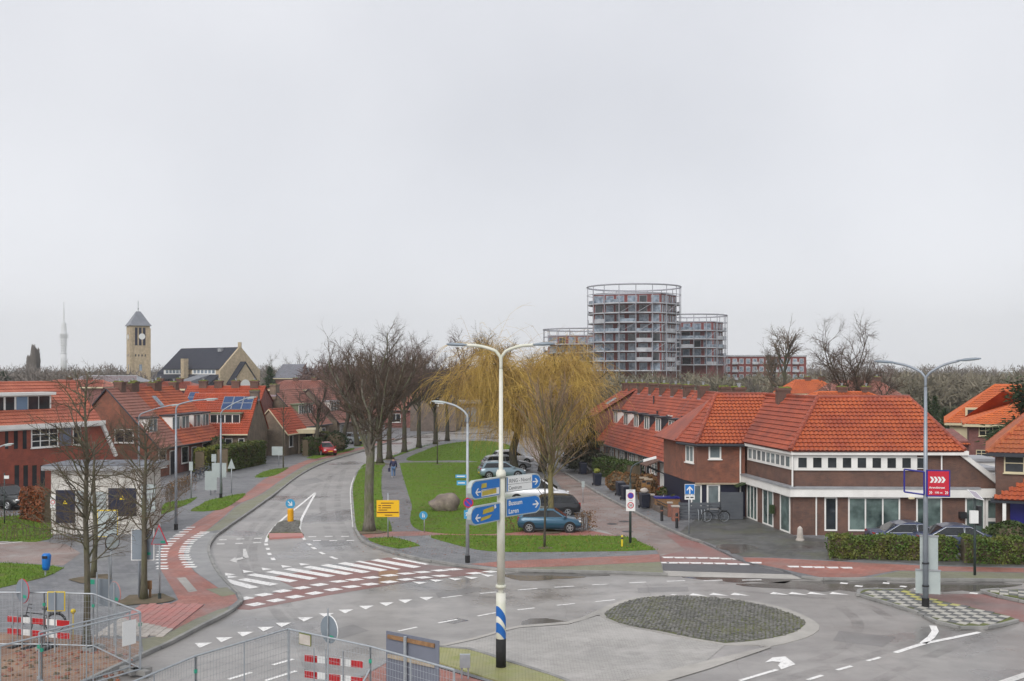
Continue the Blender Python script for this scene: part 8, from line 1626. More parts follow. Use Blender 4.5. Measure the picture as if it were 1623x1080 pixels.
# ------------------------------------------------------------------ person walking on the footpath
import bmesh
def skin(name, V, E, Rr, mat, parent, root=0, sub=2):
    me = bpy.data.meshes.new(name); bm = bmesh.new(); ly = bm.verts.layers.skin.verify(); vs_ = [bm.verts.new(v) for v in V]
    for a, b in E: bm.edges.new((vs_[a], vs_[b]))
    for i, v in enumerate(vs_): v[ly].radius = (Rr[i], Rr[i]) if np.isscalar(Rr[i]) else Rr[i]; v[ly].use_root = i == root
    bm.to_mesh(me); bm.free(); o = bpy.data.objects.new(name, me); C.objects.link(o); me.materials.append(MAT[mat]); o.parent = parent
    o.modifiers.new('skin', 'SKIN').use_smooth_shade = True; o.modifiers.new('sub', 'SUBSURF').levels = sub; o.modifiers['sub'].render_levels = sub
    return o
q = gp(623.5, 757, ZP + .004); pe = thing('person', 'person in dark blue jacket and jeans walking away along the footpath', 'person', q, local=True); pe.rotation_euler = (0, 0, R(8))
V = [(0, 0, .92), (0, 0, 1.15), (0, .02, 1.38), (0, .02, 1.5), (0, .03, 1.62), (0, .03, 1.72), (.10, 0, .88), (.11, .16, .50), (.11, .10, .09), (.11, .22, .05), (-.10, 0, .88), (-.11, -.06, .50), (-.11, -.24, .11), (-.11, -.13, .05), (.20, .02, 1.40), (.27, -.06, 1.13), (.27, .02, .88), (.26, .05, .80), (-.20, .02, 1.40), (-.27, .08, 1.14), (-.28, .20, .92), (-.27, .25, .85)]
E = [(0, 1), (1, 2), (2, 3), (3, 4), (4, 5), (0, 6), (6, 7), (7, 8), (8, 9), (0, 10), (10, 11), (11, 12), (12, 13), (2, 14), (14, 15), (15, 16), (16, 17), (2, 18), (18, 19), (19, 20), (20, 21)]
Rr = [.14, .14, .15, .055, .085, .075, .09, .062, .042, .035, .09, .062, .042, .035, .065, .048, .036, .04, .065, .048, .036, .04]
skin('body', V, E, Rr, 'skin', pe)
sub_ = [0, 1, 2, 14, 15, 16, 18, 19, 20]; mp = {k: i for i, k in enumerate(sub_)}; skin('jacket', [V[i] for i in sub_], [(mp[a], mp[b]) for a, b in E if a in mp and b in mp], [.19, .19, .185, .095, .075, .062, .095, .075, .062], 'jacket', pe)
sub_ = [0, 6, 7, 8, 10, 11, 12]; mp = {k: i for i, k in enumerate(sub_)}; skin('jeans', [V[i] for i in sub_], [(mp[a], mp[b]) for a, b in E if a in mp and b in mp], [.155, .11, .085, .075, .11, .085, .075], 'jeans', pe)
MB().ball((0, .0, 1.69), .10, .105, .10, 10, 7).build('hair', 'hair', pe, smooth=True)
for p in ((.11, .17, .05), (-.11, -.18, .06)): MB().ball(p, .05, .14, .055, 8, 6).build('shoe', 'shoes', pe, smooth=True)
bgp = thing('shoulder_bag', 'dark bag hanging at the walking person side', 'bag', q + Vector((-.36, .1, .55))); MB().box((q.x - .46, q.y, q.z + .5), (q.x - .3, q.y + .3, q.z + .82)).tube([(q.x - .38, q.y + .05, q.z + .8), (q.x - .33, q.y + .12, q.z + .93), (q.x - .38, q.y + .25, q.z + .8)], .012, 5).build('bag', 'jacket', bgp)
# ------------------------------------------------------------------ trees and plants
def unit(a): return a / (np.linalg.norm(a, axis=-1, keepdims=True) + 1e-9)
def kids(P, Rd, per, t0, t1, ratio, ang, K, trop, rr, wob=0.12, tap=0.3, g=rng, fall=0.45):
    B, K0 = P.shape[:2]; idx = np.repeat(np.arange(B), per); n = len(idx)
    t = t0 + (t1 - t0) * g.random(n); f = t * (K0 - 1); i = np.minimum(f.astype(int), K0 - 2); f = (f - i)[:, None]
    st = P[idx, i] * (1 - f) + P[idx, i + 1] * f; tan = unit(P[idx, i + 1] - P[idx, i])
    Lp = np.linalg.norm(np.diff(P, axis=1), axis=2).sum(1)[idx]; rp = Rd[idx, i] * (1 - f[:, 0]) + Rd[idx, i + 1] * f[:, 0]
    perp = unit(np.cross(tan, g.normal(size=(n, 3)))); a = ang * (0.65 + 0.7 * g.random(n))
    d = tan * np.cos(a)[:, None] + perp * np.sin(a)[:, None]; ln = ratio * Lp * (1 - fall * t) * (0.65 + 0.7 * g.random(n))
    Q = np.zeros((n, K, 3)); Q[:, 0] = st
    for k in range(1, K):
        d = unit(d + np.array([0, 0, trop]) + g.normal(size=(n, 3)) * wob); Q[:, k] = Q[:, k - 1] + d * (ln / (K - 1))[:, None]
    r0 = np.minimum(rp * 0.8, rr * (0.7 + 0.6 * g.random(n))); return Q, r0[:, None] * np.linspace(1, tap, K)[None, :]
def trunk_line(pts, rad):
    P = np.array(pts, float); q = np.array(catmull(pts, 0.45)); r = np.interp(np.linspace(0, 1, len(q)), np.linspace(0, 1, len(rad)), rad)
    return q[None], r[None]
def make_tree(name, label, cat, loc, trunk, rad, spec, bark, twig, seed, group=None, rot=0.0, scale=1.0, flare=True, tr_sides=10, extra=None):
    """spec: list of (per, t0, t1, ratio, angle, points, tropism, radius, wobble)"""
    g = np.random.default_rng(seed); o = thing(name, label, cat, loc, group, local=True); o.rotation_euler = (0, 0, rot); o.scale = (scale,) * 3
    P, Rd = trunk_line(trunk, rad)
    if flare:
        Rd = Rd.copy(); Rd[0, 0] *= 1.45
        if Rd.shape[1] > 2: Rd[0, 1] *= 1.12
    tb = MB(); tb.tube(P[0], Rd[0], tr_sides); cb = MB(); lv = (P, Rd)
    for k, s in enumerate(spec):
        lv = kids(*lv, s[0], s[1], s[2], s[3], s[4], s[5], s[6], s[7], s[8] if len(s) > 8 else 0.12, g=g, fall=s[9] if len(s) > 9 else 0.45)
        (tb if k == 0 else cb).tubes(lv[0], lv[1], 6 if k == 0 else (4 if k == 1 else 3))
    if extra: extra(cb, lv, g)
    tb.build('trunk', bark, o, smooth=True); cb.build('crown', twig, o)
    return o
# -- near left: slender trees with long thin side branches
q = gp(137, 1023, ZP)
make_tree('bare_tree', 'slender mossy bare tree rising through the site fence at left', 'tree', q, [(0, 0, 0), (0.03, 0, 2.2), (-0.05, 0.05, 4.6), (0.02, 0, 6.6), (-0.06, 0.02, 8.2), (0.05, 0, 9.3)], [0.115, 0.102, 0.09, 0.072, 0.045, 0.02],
          [(52, 0.28, 0.97, 0.32, 1.05, 8, 0.05, 0.028, 0.11, 0.6), (9, 0.15, 0.98, 0.45, 0.75, 5, 0.02, 0.013, 0.15), (5, 0.2, 1.0, 0.55, 0.65, 4, 0.02, 0.0085, 0.18)], 'bark_green', 'twig_olive', 11, flare=True)
q = gp(148, 916, ZP)
make_tree('bare_tree', 'thin bare tree just behind the slender mossy tree at left', 'tree', q, [(0, 0, 0), (0.1, 0, 2.0), (0.0, 0.05, 4.2), (0.05, 0, 6.2)], [0.12, 0.10, 0.07, 0.02],
          [(24, 0.35, 0.97, 0.28, 0.95, 6, 0.08, 0.026, 0.13, 0.5), (6, 0.2, 0.98, 0.42, 0.7, 4, 0.03, 0.012, 0.2), (3, 0.2, 1.0, 0.55, 0.6, 3, 0.03, 0.008, 0.22)], 'bark_green', 'twig_olive', 12)
q = gp(228, 950, ZP)
make_tree('bare_tree', 'bare tree with spreading lower twigs beside the triangular sign back', 'tree', q, [(0, 0, 0), (0.02, 0, 2.0), (0.0, 0.05, 4.0), (0.08, 0, 5.8), (0.02, 0, 7.2)], [0.13, 0.112, 0.095, 0.055, 0.02],
          [(44, 0.32, 0.97, 0.36, 1.0, 8, 0.04, 0.03, 0.11, 0.5), (9, 0.15, 0.98, 0.45, 0.75, 5, 0.01, 0.014, 0.15), (5, 0.2, 1.0, 0.55, 0.65, 4, 0.0, 0.009, 0.18)], 'bark_green', 'twig_brown', 13)
# -- street trees in the middle
def sspec(r, n1, wide=1.0): return [(n1, 0.5, 1.0, 0.92 * wide, 0.72, 10, 0.08, r * 0.27, 0.13, 0.3), (10, 0.15, 1.0, 0.36, 0.75, 7, 0.06, 0.045, 0.16, 0.2), (7, 0.2, 1.0, 0.46, 0.7, 5, 0.05, 0.025, 0.18, 0.2), (5, 0.2, 1.0, 0.5, 0.65, 4, 0.03, 0.015, 0.2, 0.1)]
def sline(H, lean=(0, 0)): return [(0, 0, 0), (lean[0] * 0.3, lean[1] * 0.3, H * 0.22), (lean[0] * 0.6 + 0.1, lean[1] * 0.6, H * 0.42), (lean[0], lean[1], H * 0.62)]
make_tree('street_tree', 'thick mossy street tree standing between the road and the footpath', 'tree', gp(585, 842, ZP), sline(12.0), [0.3, 0.27, 0.24, 0.08], sspec(0.36, 15, 0.86), 'bark_grey', 'twig_dark', 22, 'old street trees')
S1 = make_tree('street_tree', 'street tree close behind the thick mossy one', 'tree', gp(602, 735, ZP), sline(12.4), [0.3, 0.26, 0.2, 0.07], sspec(0.34, 13), 'bark_dark', 'twig_dark', 23, 'old street trees')
S2 = make_tree('street_tree', 'third street tree by the footpath, straight trunk', 'tree', gp(617, 728, ZP), sline(11.6), [0.29, 0.25, 0.19, 0.07], sspec(0.33, 12), 'bark_dark', 'twig_mauve', 24, 'old street trees')
S3 = make_tree('street_tree', 'leaning street tree beside the parked red car', 'tree', gp(541, 713, ZP), sline(10.5, (1.4, 0)), [0.34, 0.28, 0.2, 0.06], sspec(0.34, 11, 0.9), 'bark_dark', 'twig_mauve', 27, 'old street trees')
for src, px, py, rz, s_, lb in ((S1, 641, 717, 2.1, 0.98, 'fourth street tree by the footpath bend'), (S2, 664, 710, 1.2, 1.0, 'fifth street tree at the far footpath'), (S1, 690, 704, 4.0, 0.9, 'sixth street tree where the road bends away'), (S2, 709, 699, 3.3, 0.98, 'street tree nearest the dark house at the road end'), (S3, 567, 707, 3.0, 0.95, 'leaning bare tree near the silver estate car'), (S3, 501, 722, 1.5, 0.85, 'slim street tree left of the parked red car')):
    dup(src, gp(px, py, ZP), rz, lb, s_)
for px, py, z, lb, sd in ((449, 742, 7.0, 'young staked tree on the small left verge', 32), (693, 736, 5.2, 'thin young tree on the lawn by the cross path', 33), (863, 868, 4.6, 'thin young tree on the front grass strip', 34)):
    q = gp(px, py, ZP)
    make_tree('young_tree', lb, 'tree', q, [(0, 0, 0), (0.03, 0, z * 0.5), (0, 0, z)], [0.07, 0.05, 0.015], [(18, 0.4, 0.98, 0.26, 0.8, 5, 0.08, 0.02, 0.14), (5, 0.2, 1, 0.45, 0.6, 4, 0.05, 0.01, 0.2)], 'bark_dark', 'twig_dark', sd, 'young trees', flare=False, tr_sides=7)
# fan-shaped tree in front of the willows
q = gp(872, 841, ZP)
make_tree('fan_tree', 'upright fan-crowned bare tree beside the blue car', 'tree', q, [(0, 0, 0), (0.05, 0, 1.8), (0, 0, 3.6), (0.1, 0, 6.0), (0, 0, 7.6)], [0.2, 0.17, 0.14, 0.07, 0.02],
          [(36, 0.34, 0.9, 0.62, 0.62, 7, 0.05, 0.05, 0.06, 0.5), (8, 0.15, 0.95, 0.5, 0.38, 5, 0.05, 0.02, 0.08), (6, 0.2, 1.0, 0.5, 0.35, 4, 0.05, 0.012, 0.1)], 'bark_olive', 'twig_fan', 41)
# willows
def willow(label, loc, trunk, rad, seed, n_str=2600, spread=0.62, drop=4.2):
    g = np.random.default_rng(seed); o = thing('willow', label, 'tree', loc, 'golden willows', local=True)
    P, Rd = trunk_line(trunk, rad); tb = MB(); tb.tube(P[0], Rd[0], 10)
    l1 = kids(P, Rd, 15, 0.35, 1.0, spread, 0.9, 9, 0.03, 0.16, 0.14, 0.25, g); tb.tubes(*l1, 6)
    l2 = kids(*l1, 11, 0.2, 1.0, 0.5, 0.8, 7, 0.02, 0.05, 0.18, 0.25, g, 0.2); cb = MB(); lb_ = MB(); lb_.tubes(*l2, 3)
    B, K = l2[0].shape[:2]; n = n_str; b = g.integers(0, B, n); k = g.integers(1, K, n); st = l2[0][b, k] + g.normal(size=(n, 3)) * 0.12
    Ks = 6; d = unit(g.normal(size=(n, 3)) * np.array([0.9, 0.9, 0.3]) + np.array([0, 0, 0.45])); ln = drop * (0.2 + 0.85 * g.random(n) ** 1.3); ln = np.minimum(ln, np.maximum(0.5, st[:, 2] - 0.6 - 1.2 * g.random(n)))
    Q = np.zeros((n, Ks, 3)); Q[:, 0] = st
    for i in range(1, Ks):
        d = unit(d + np.array([0, 0, -0.42]) + g.normal(size=(n, 3)) * 0.13); Q[:, i] = Q[:, i - 1] + d * (ln / (Ks - 1))[:, None]
    cb.tubes(Q, np.full((n, Ks), 0.0115) * np.linspace(1.15, 0.5, Ks), 3)
    # fine side shoots
    s2 = kids(Q, np.full((n, Ks), 0.011), 2, 0.1, 0.9, 0.35, 0.5, 4, -0.35, 0.009, 0.1, 0.5, g); cb.tubes(*s2, 3)
    tb.build('trunk', 'bark_dark', o, smooth=True); lb_.build('limbs', 'bark_olive', o); cb.build('hanging_shoots', 'willow', o)
    return o
willow('left golden willow with hanging shoots behind the street lamp', gp(818, 752, ZP), [(0, 0, 0), (-0.3, 0, 2.0), (0.2, 0.2, 4.2), (-0.2, 0, 6.0), (0, 0, 8.4)], [0.42, 0.36, 0.3, 0.24, 0.08], 51, 3100, 0.74, 7.0)
willow('right golden willow with bent dark trunk over the brick street', gp(858, 748, ZP), [(0, 0, 0), (0.3, 0.2, 1.6), (0.1, 0.4, 3.2), (0.6, 0, 5.0), (0.7, 0, 8.4)], [0.42, 0.38, 0.32, 0.26, 0.08], 52, 3000, 0.72, 5.6)
willow('third golden willow farther up the brick street', gp(900, 722, ZP), [(0, 0, 0), (-0.2, 0, 2.0), (0.2, 0.4, 4.2), (0, 0, 6.0), (0.2, 0, 8.9)], [0.42, 0.36, 0.3, 0.24, 0.08], 53, 1900, 0.68, 4.2)
# -- background trees standing as individuals
PR = {}
def proto(key, seed, H, r, twig, spec=None):
    g = np.random.default_rng(seed); P, Rd = trunk_line([(0, 0, 0), (0.1, 0, H * 0.3), (-0.1, 0.1, H * 0.55), (0.1, 0, H * 0.85)], [r, r * 0.8, r * 0.5, r * 0.1])
    tb = MB(); tb.tube(P[0], Rd[0], 7); cb = MB(); l1 = kids(P, Rd, 12, 0.25, 0.98, 0.55, 0.7, 7, 0.1, r * 0.35, 0.13, 0.3, g); tb.tubes(*l1, 5)
    l2 = kids(*l1, 9, 0.2, 0.98, 0.5, 0.7, 5, 0.06, 0.07, 0.15, 0.3, g); cb.tubes(*l2, 3); l3 = kids(*l2, 8, 0.2, 1.0, 0.5, 0.7, 4, 0.04, 0.04, 0.2, 0.4, g); cb.tubes(*l3, 3)
    o = thing('background_tree', 'x', 'tree', (0, 0, -500), 'background trees', local=True); tb.build('trunk', 'bark_dark', o); cb.build('crown', twig, o); PR[key] = o
proto('a', 61, 12, 0.35, 'twig_mauve'); proto('b', 62, 12, 0.35, 'twig_brown'); proto('c', 63, 12, 0.35, 'twig_far')
bt = [('a', 735, 195, 15.5, 'tall brown bare tree left of the willows'), ('b', 765, 205, 16.0, 'tall bare tree directly behind the left willow'), ('b', 800, 215, 14.5, 'bare tree behind the double lamp'), ('a', 655, 205, 12, 'bare tree above the dark house'), ('c', 700, 230, 12, 'pale bare tree right of the dark house'),
      ('a', 520, 185, 12.0, 'reddish bare tree behind the pink roofs'), ('a', 560, 205, 13.0, 'bare tree behind the farthest gabled house'), ('b', 605, 225, 12.5, 'bare tree closing the view along the main road'), ('c', 630, 240, 13, 'pale bare tree far along the road'), ('b', 845, 235, 13, 'bare tree above the middle willow'),
      ('b', 910, 190, 11, 'bare tree left of the terrace end house'), ('c', 955, 210, 9.5, 'pale bare tree above the terrace end'), ('c', 1010, 225, 9.5, 'pale bare tree below the tallest tower'), ('c', 1070, 215, 9.5, 'pale bare tree below the middle of the towers'), ('c', 1130, 225, 9.5, 'pale bare tree below the shorter tower'),
      ('c', 1195, 215, 9.5, 'pale bare tree left of the shop chimney'), ('b', 1245, 165, 15.5, 'slim tall bare tree above the shop ridge'), ('b', 1222, 172, 12.5, 'smaller bare tree beside the slim tall one'), ('c', 1440, 230, 9.5, 'pale bare tree behind the right lamp'), ('c', 1480, 220, 9, 'olive bare tree behind the orange villas'),
      ('c', 1530, 235, 10, 'bare tree above the villa ridge'), ('c', 1585, 230, 9.5, 'bare tree right of the villa ridge'), ('a', 1400, 180, 11.0, 'bare tree low right of the big bare tree'), ('c', 480, 330, 14, 'pale bare tree right of the church'), ('c', 430, 370, 14, 'pale bare tree behind the church gable'), ('c', 455, 380, 13, 'low bare tree beside the hall with grey roof')]
for i, (k, px, Y, H, lb) in enumerate(bt):
    dup(PR[k], (xat(px, Y), Y, 0), random.uniform(0, 6.28), lb, H / 12.0)
for k in PR.values():
    for c in list(k.children): bpy.data.objects.remove(c)
    bpy.data.objects.remove(k)
# big bare tree behind the corner shop
make_tree('bare_tree', 'big spreading bare tree rising behind the corner shop roof', 'tree', (xat(1365, 105), 105, 0), [(0, 0, 0), (0.1, 0, 3.0), (0, 0, 5.0), (-0.3, 0, 6.4)], [0.45, 0.4, 0.36, 0.2],
          [(12, 0.6, 1.0, 1.2, 0.7, 10, 0.06, 0.11, 0.12, 0.2), (12, 0.25, 1.0, 0.34, 0.75, 7, 0.05, 0.045, 0.17, 0.1), (9, 0.2, 1.0, 0.46, 0.7, 5, 0.03, 0.03, 0.2, 0.1), (5, 0.2, 1.0, 0.5, 0.65, 4, 0.0, 0.022, 0.2, 0.1)], 'bark_dark', 'twig_dark', 71)
# poplars on the left horizon
for i, (px, h, Y) in enumerate(((46, 570, 560), (53, 552, 560), (59, 558, 565))):
    g = np.random.default_rng(80 + i); H = zat(h, Y); o = thing('poplar', ('left', 'tallest middle', 'right')[i] + ' poplar of the three columnar ones on the horizon', 'tree', (xat(px, Y), Y, 0), 'poplars on the horizon', local=True)
    MB().tube([(0, 0, 0), (0, 0, H * 0.95)], [0.5, 0.06], 6).build('trunk', 'bark_grey', o); n = 900; z = g.random(n) * H * 0.85 + H * 0.12
    rr = 1.5 * np.sqrt(np.clip(1 - ((z / H - 0.45) / 0.58) ** 2, 0.02, 1)) * g.random(n) ** 0.5; a = g.random(n) * 6.28; st = np.c_[rr * np.cos(a), rr * np.sin(a), z]
    Q = np.stack([st, st + np.c_[0.25 * np.cos(a), 0.25 * np.sin(a), 2.2 + g.random(n)]], 1); m = MB(); m.tubes(Q, np.full((n, 2), 0.07), 3); m.build('crown', 'twig_far', o)
# -- far woods, one mass
def woods(name, spots, m, seed, nper=170, label='', wmin=2.5):
    g = np.random.default_rng(seed); V = []
    for (x, y, H, W) in spots:
        n = nper; u = g.normal(size=(n, 3)); u = unit(u) * (g.random((n, 1)) ** 0.4); c = np.c_[u[:, 0] * W, u[:, 1] * W, H * 0.55 + u[:, 2] * H * 0.45]; c[:, 2] = np.maximum(c[:, 2], 0.3)
        d = unit(g.normal(size=(n, 3)) * 0.8 + np.c_[u[:, 0], u[:, 1], np.full(n, 0.9)]); l = 0.9 + 1.6 * g.random(n); s = unit(np.cross(d, g.normal(size=(n, 3)))) * (0.07 + 0.16 * g.random(n))[:, None]
        c = c + np.array([x, y, 0]); V.append(np.stack([c - s, c + s, c + d * l[:, None]], 1))
    V = np.concatenate(V).reshape(-1, 3); mb = MB(); mb.addq(V, np.arange(len(V)).reshape(-1, 3)); tag(mb.build(name, m), label, 'woods', kind='stuff')
g = np.random.default_rng(5); sp = []
for i in range(330):
    px = g.uniform(-30, 1650); Y = g.uniform(430, 640); sp.append((xat(px, Y), Y, zat(g.uniform(574, 583), Y) * g.uniform(0.75, 1.0), g.uniform(3.5, 7)))
woods('distant_woods', sp, 'twig_far', 91, 260, 'hazy bare woods along the whole horizon')
sp = []
for i in range(150):
    px = g.choice([g.uniform(930, 1300), g.uniform(1400, 1640)]); Y = g.uniform(215, 300); sp.append((xat(px, Y), Y, zat(g.uniform(591, 604), Y), g.uniform(2.5, 4.5)))
woods('olive_scrub', sp, 'twig_far_olive', 92, 260, 'olive-brown scrub below the round towers')
sp = []
for i in range(90):
    px = g.uniform(480, 900); Y = g.uniform(200, 290); sp.append((xat(px, Y), Y, zat(g.uniform(575, 600), Y), g.uniform(2.5, 4.5)))
woods('brown_scrub', sp, 'twig_mauve', 93, 260, 'brown bare thicket behind the road end')
sp = []
for i in range(60):
    px = g.uniform(-30, 240); Y = g.uniform(240, 420); sp.append((xat(px, Y), Y, zat(g.uniform(586, 598), Y), g.uniform(2.5, 5)))
woods('grey_scrub', sp, 'twig_far', 94, 260, 'greyish bare trees between the roofs at left')
# -- evergreens
def evergreen(name, label, loc, H, W, m, seed, n=2600, shape='cone', leaf=0.16, group=None, trunk_r=0.2):
    g = np.random.default_rng(seed); o = thing(name, label, 'tree', loc, group, local=True)
    MB().tube([(0, 0, 0), (0, 0, H * 0.9)], [trunk_r, 0.04], 7).build('trunk', 'bark_dark', o)
    z = g.random(n); a = g.random(n) * 6.28
    if shape == 'cone': r = W * (1 - z) ** 0.8 * (0.35 + 0.65 * g.random(n) ** 0.5); lay = 0.8 + 0.35 * np.sin(z * 34 + a)
    else:
        cl = g.normal(size=(26, 3)) * np.array([W * 0.5, W * 0.5, 0.2]); k = g.integers(0, 26, n); off_ = g.normal(size=(n, 3)) * np.array([W * 0.2, W * 0.2, 0.05]); z = np.clip(0.62 + cl[k, 2] + off_[:, 2], 0.1, 1); r = None
    c = np.c_[r * lay * np.cos(a), r * lay * np.sin(a), 0.06 * H + z * H * 0.94] if r is not None else np.c_[cl[k, 0] + off_[:, 0], cl[k, 1] + off_[:, 1], z * H]
    d = unit(c * np.array([1, 1, 0]) + g.normal(size=(n, 3)) * 0.7 + np.array([0, 0, -0.1])); s = unit(np.cross(d, g.normal(size=(n, 3)))) * leaf * 0.35; V = np.stack([c - s, c + s, c + d * leaf * 2.4], 1).reshape(-1, 3)
    mb = MB(); mb.addq(V, np.arange(len(V)).reshape(-1, 3)); mb.build('crown', m, o); return o
evergreen('conifer', 'shaggy grey-green conifer at the far end of the terrace', gp(925, 748, ZP), 5.8, 2.4, 'leaf_conifer', 101, 5200, leaf=0.2)
evergreen('spruce', 'narrow dark spruce tip above the willows', (xat(932, 175), 175, 0), zat(566, 175), 1.6, 'leaf_pine', 102, 1600)
evergreen('pine', 'green pine cut by the right frame edge', (xat(1640, 84), 84, 0), zat(594, 84), 2.3, 'leaf_pine', 103, 7000, 'cloud', 0.2)
for i, (px, Y, h) in enumerate(((1468, 120, 7.0), (1482, 128, 6.4), (1497, 118, 5.2))): evergreen('dark_conifer', ('tallest', 'middle', 'lowest')[i] + ' dark conifer between shop roof and villa', (xat(px, Y), Y, 0), h, 1.5, 'leaf_pine', 104 + i, 1500, group='dark conifers behind the shop')
evergreen('round_evergreen', 'dark rounded evergreen at the left horizon', (xat(6, 300), 300, 0), zat(590, 300), 4, 'leaf_pine', 109, 1500, leaf=0.4)
evergreen('round_evergreen', 'green conifer beside the distant hall right of the church', (xat(428, 300), 300, 0), zat(583, 300), 3, 'leaf_pine', 110, 1500, leaf=0.4)
# -- hedges and shrubs
def hedge(name, label, path, w_, h_, m, seed, dens=320, leaf=0.07, z0=ZP, cat='hedge', group=None, top=None, core='earth', bare=False):
    """path: world 2d points along the middle"""
    g = np.random.default_rng(seed); o = thing(name, label, cat, (path[0][0], path[0][1], z0), group); cb = MB(); V = []; V2 = []
    for a, b in zip(path[:-1], path[1:]):
        a, b = np.array(a), np.array(b); d = b - a; l = np.linalg.norm(d); d /= l; nn = np.array([-d[1], d[0]])
        if not bare: cb.ubox((*a, z0), (*d, 0), (*nn, 0), 0.05, l - 0.05, 0, h_ * 0.9, -w_ * 0.4, w_ * 0.4)
        n = int(dens * l * (h_ * 2 + w_)); u = g.random(n) * l; face = g.random(n); tot = 2 * h_ + w_
        v = np.where(face < h_ / tot, -w_ / 2, np.where(face < 2 * h_ / tot, w_ / 2, (g.random(n) - 0.5) * w_)); z = np.where(face < 2 * h_ / tot, g.random(n) * h_, h_)
        rough = 0.05 * np.sin(u * 3.1 + seed) + 0.04 * np.sin(u * 7.7); c = np.c_[a[0] + d[0] * u + nn[0] * v, a[1] + d[1] * u + nn[1] * v, z0 + z + rough * (z > h_ * 0.9)] + g.normal(size=(n, 3)) * 0.045
        dd = unit(g.normal(size=(n, 3)) + np.array([0, 0, 0.3])); s = unit(np.cross(dd, g.normal(size=(n, 3)))) * leaf * 0.5
        (V2 if False else V).append(np.stack([c - s - dd * leaf * 0.5, c + s - dd * leaf * 0.5, c + s * 0.6 + dd * leaf * 0.6, c - s * 0.6 + dd * leaf * 0.6], 1))
        if bare:
            n = int(l * 5); u = np.linspace(0.1, l - 0.1, n); st = np.c_[a[0] + d[0] * u, a[1] + d[1] * u, np.full(n, z0)]; e = st + np.c_[g.normal(size=(n, 2)) * 0.1, np.full(n, h_)]; cb.tubes(np.stack([st, (st + e) / 2 + g.normal(size=(n, 3)) * 0.03, e], 1), np.full((n, 3), 0.018), 3)
            t2 = kids(np.stack([st, (st + e) / 2, e], 1), np.full((n, 3), 0.015), 7, 0.3, 1.0, 0.4, 0.8, 3, 0.0, 0.008, 0.2, 0.5, g); cb.tubes(*t2, 3)
    if cb.n: cb.build('branches', core if not bare else 'twig_dark', o)
    V = np.concatenate(V).reshape(-1, 3); mb = MB(); mb.addq(V, np.arange(len(V)).reshape(-1, 4)); mb.build('foliage', m, o); return o
def bush(name, label, loc, rx, ry, h_, m, seed, n=900, leaf=0.09, group=None, cat='bush', core='earth'):
    g = np.random.default_rng(seed); o = thing(name, label, cat, loc, group); cb = MB(); cb.ball((loc[0], loc[1], loc[2] + h_ * 0.48), rx * 0.82, ry * 0.82, h_ * 0.46, 10, 7, 0, 0.25); cb.build('branches', core, o)
    u = unit(g.normal(size=(n, 3))) * (0.86 + 0.2 * g.random((n, 1))); u[:, 2] = np.where(u[:, 2] < -0.85, -u[:, 2], u[:, 2]); lump = 1 + 0.12 * np.sin(u[:, :1] * 5 + seed) * np.cos(u[:, 1:2] * 4); c = np.array(loc) + u * lump * np.array([rx, ry, h_ / 2]) + np.array([0, 0, h_ / 2])
    dd = unit(g.normal(size=(n, 3)) + u * 0.6); s = unit(np.cross(dd, g.normal(size=(n, 3)))) * leaf * 0.5
    V = np.stack([c - s - dd * leaf * 0.5, c + s - dd * leaf * 0.5, c + s * 0.6 + dd * leaf * 0.6, c - s * 0.6 + dd * leaf * 0.6], 1).reshape(-1, 3); mb = MB(); mb.addq(V, np.arange(len(V)).reshape(-1, 4)); mb.build('foliage', m, o); return o
G2 = lambda x, y: tuple(gp(x, y, ZP)[:2])
hedge('hedge', 'long clipped green hedge before the corner shop windows', [(xat(1316, 54.0), 54.4), (xat(1405, 54.0), 54.0), (xat(1508, 54.0), 53.6)], 1.0, 1.05, 'leaf_hedge', 201, 300, 0.09, group='front hedges')
hedge('hedge', 'hedge right of the solar-powered sign post', [(xat(1525, 53.2), 53.2), (xat(1640, 53.2), 52.6)], 1.3, 1.15, 'leaf_hedge', 202, 300, 0.09, group='front hedges')
bush('bush', 'rounded dark green bush by the glazed shop door', (xat(1606, 57), 57.2, ZP), 1.5, 0.9, 1.35, 'leaf_green', 203, 2200, 0.1)
hedge('garden_hedge', 'square dark green garden hedge before the terrace', [(xat(953, 96), 97.0), (xat(1008, 90), 91)], 1.6, 1.5, 'leaf_green', 204, 120, 0.12)
for i, (px, py, rx, h_) in enumerate(((967, 779, 1.0, 1.5), (987, 783, 0.85, 1.6), (1013, 787, 0.8, 1.7), (1014, 797, 0.7, 1.1))):
    q = gp(px, py, ZP); bush('garden_bush', ('leftmost russet clipped bush beside the wheelie bins', 'russet clipped bush second from the left by the bins', 'russet bush behind the garden post', 'pale brown rounded bush right of the bins')[i], (q.x + 0.6, q.y, ZP), rx, 0.8, h_, 'leaf_brown', 210 + i, 900, 0.1, 'garden bushes')
for i, (px, py, rx, h_, m) in enumerate(((1047, 800, 1.0, 1.3, 'leaf_green'), (1062, 806, 0.8, 1.1, 'leaf_yew'), (1036, 796, 0.8, 1.0, 'leaf_beech'), (1075, 808, 0.6, 1.2, 'leaf_yew'), (950, 752, 1.0, 1.6, 'leaf_green'))):
    q = gp(px, py, ZP); bush('garden_bush', ('low green bush behind the brick pillars', 'yellow-green bush near the porch', 'reddish bush beside the parked white cycle', 'small bush by the grey fence end', 'dark green bush at the far garden')[i], (q.x + 0.9, q.y + 0.6, ZP), rx, 0.8, h_, m, 220 + i, 900, 0.1, 'garden bushes')
hedge('clipped_hedge', 'tall clipped green hedge with lime top before the solar house', [G2(352, 748), G2(412, 735)], 1.3, 2.3, 'leaf_yew', 230, 110, 0.13)
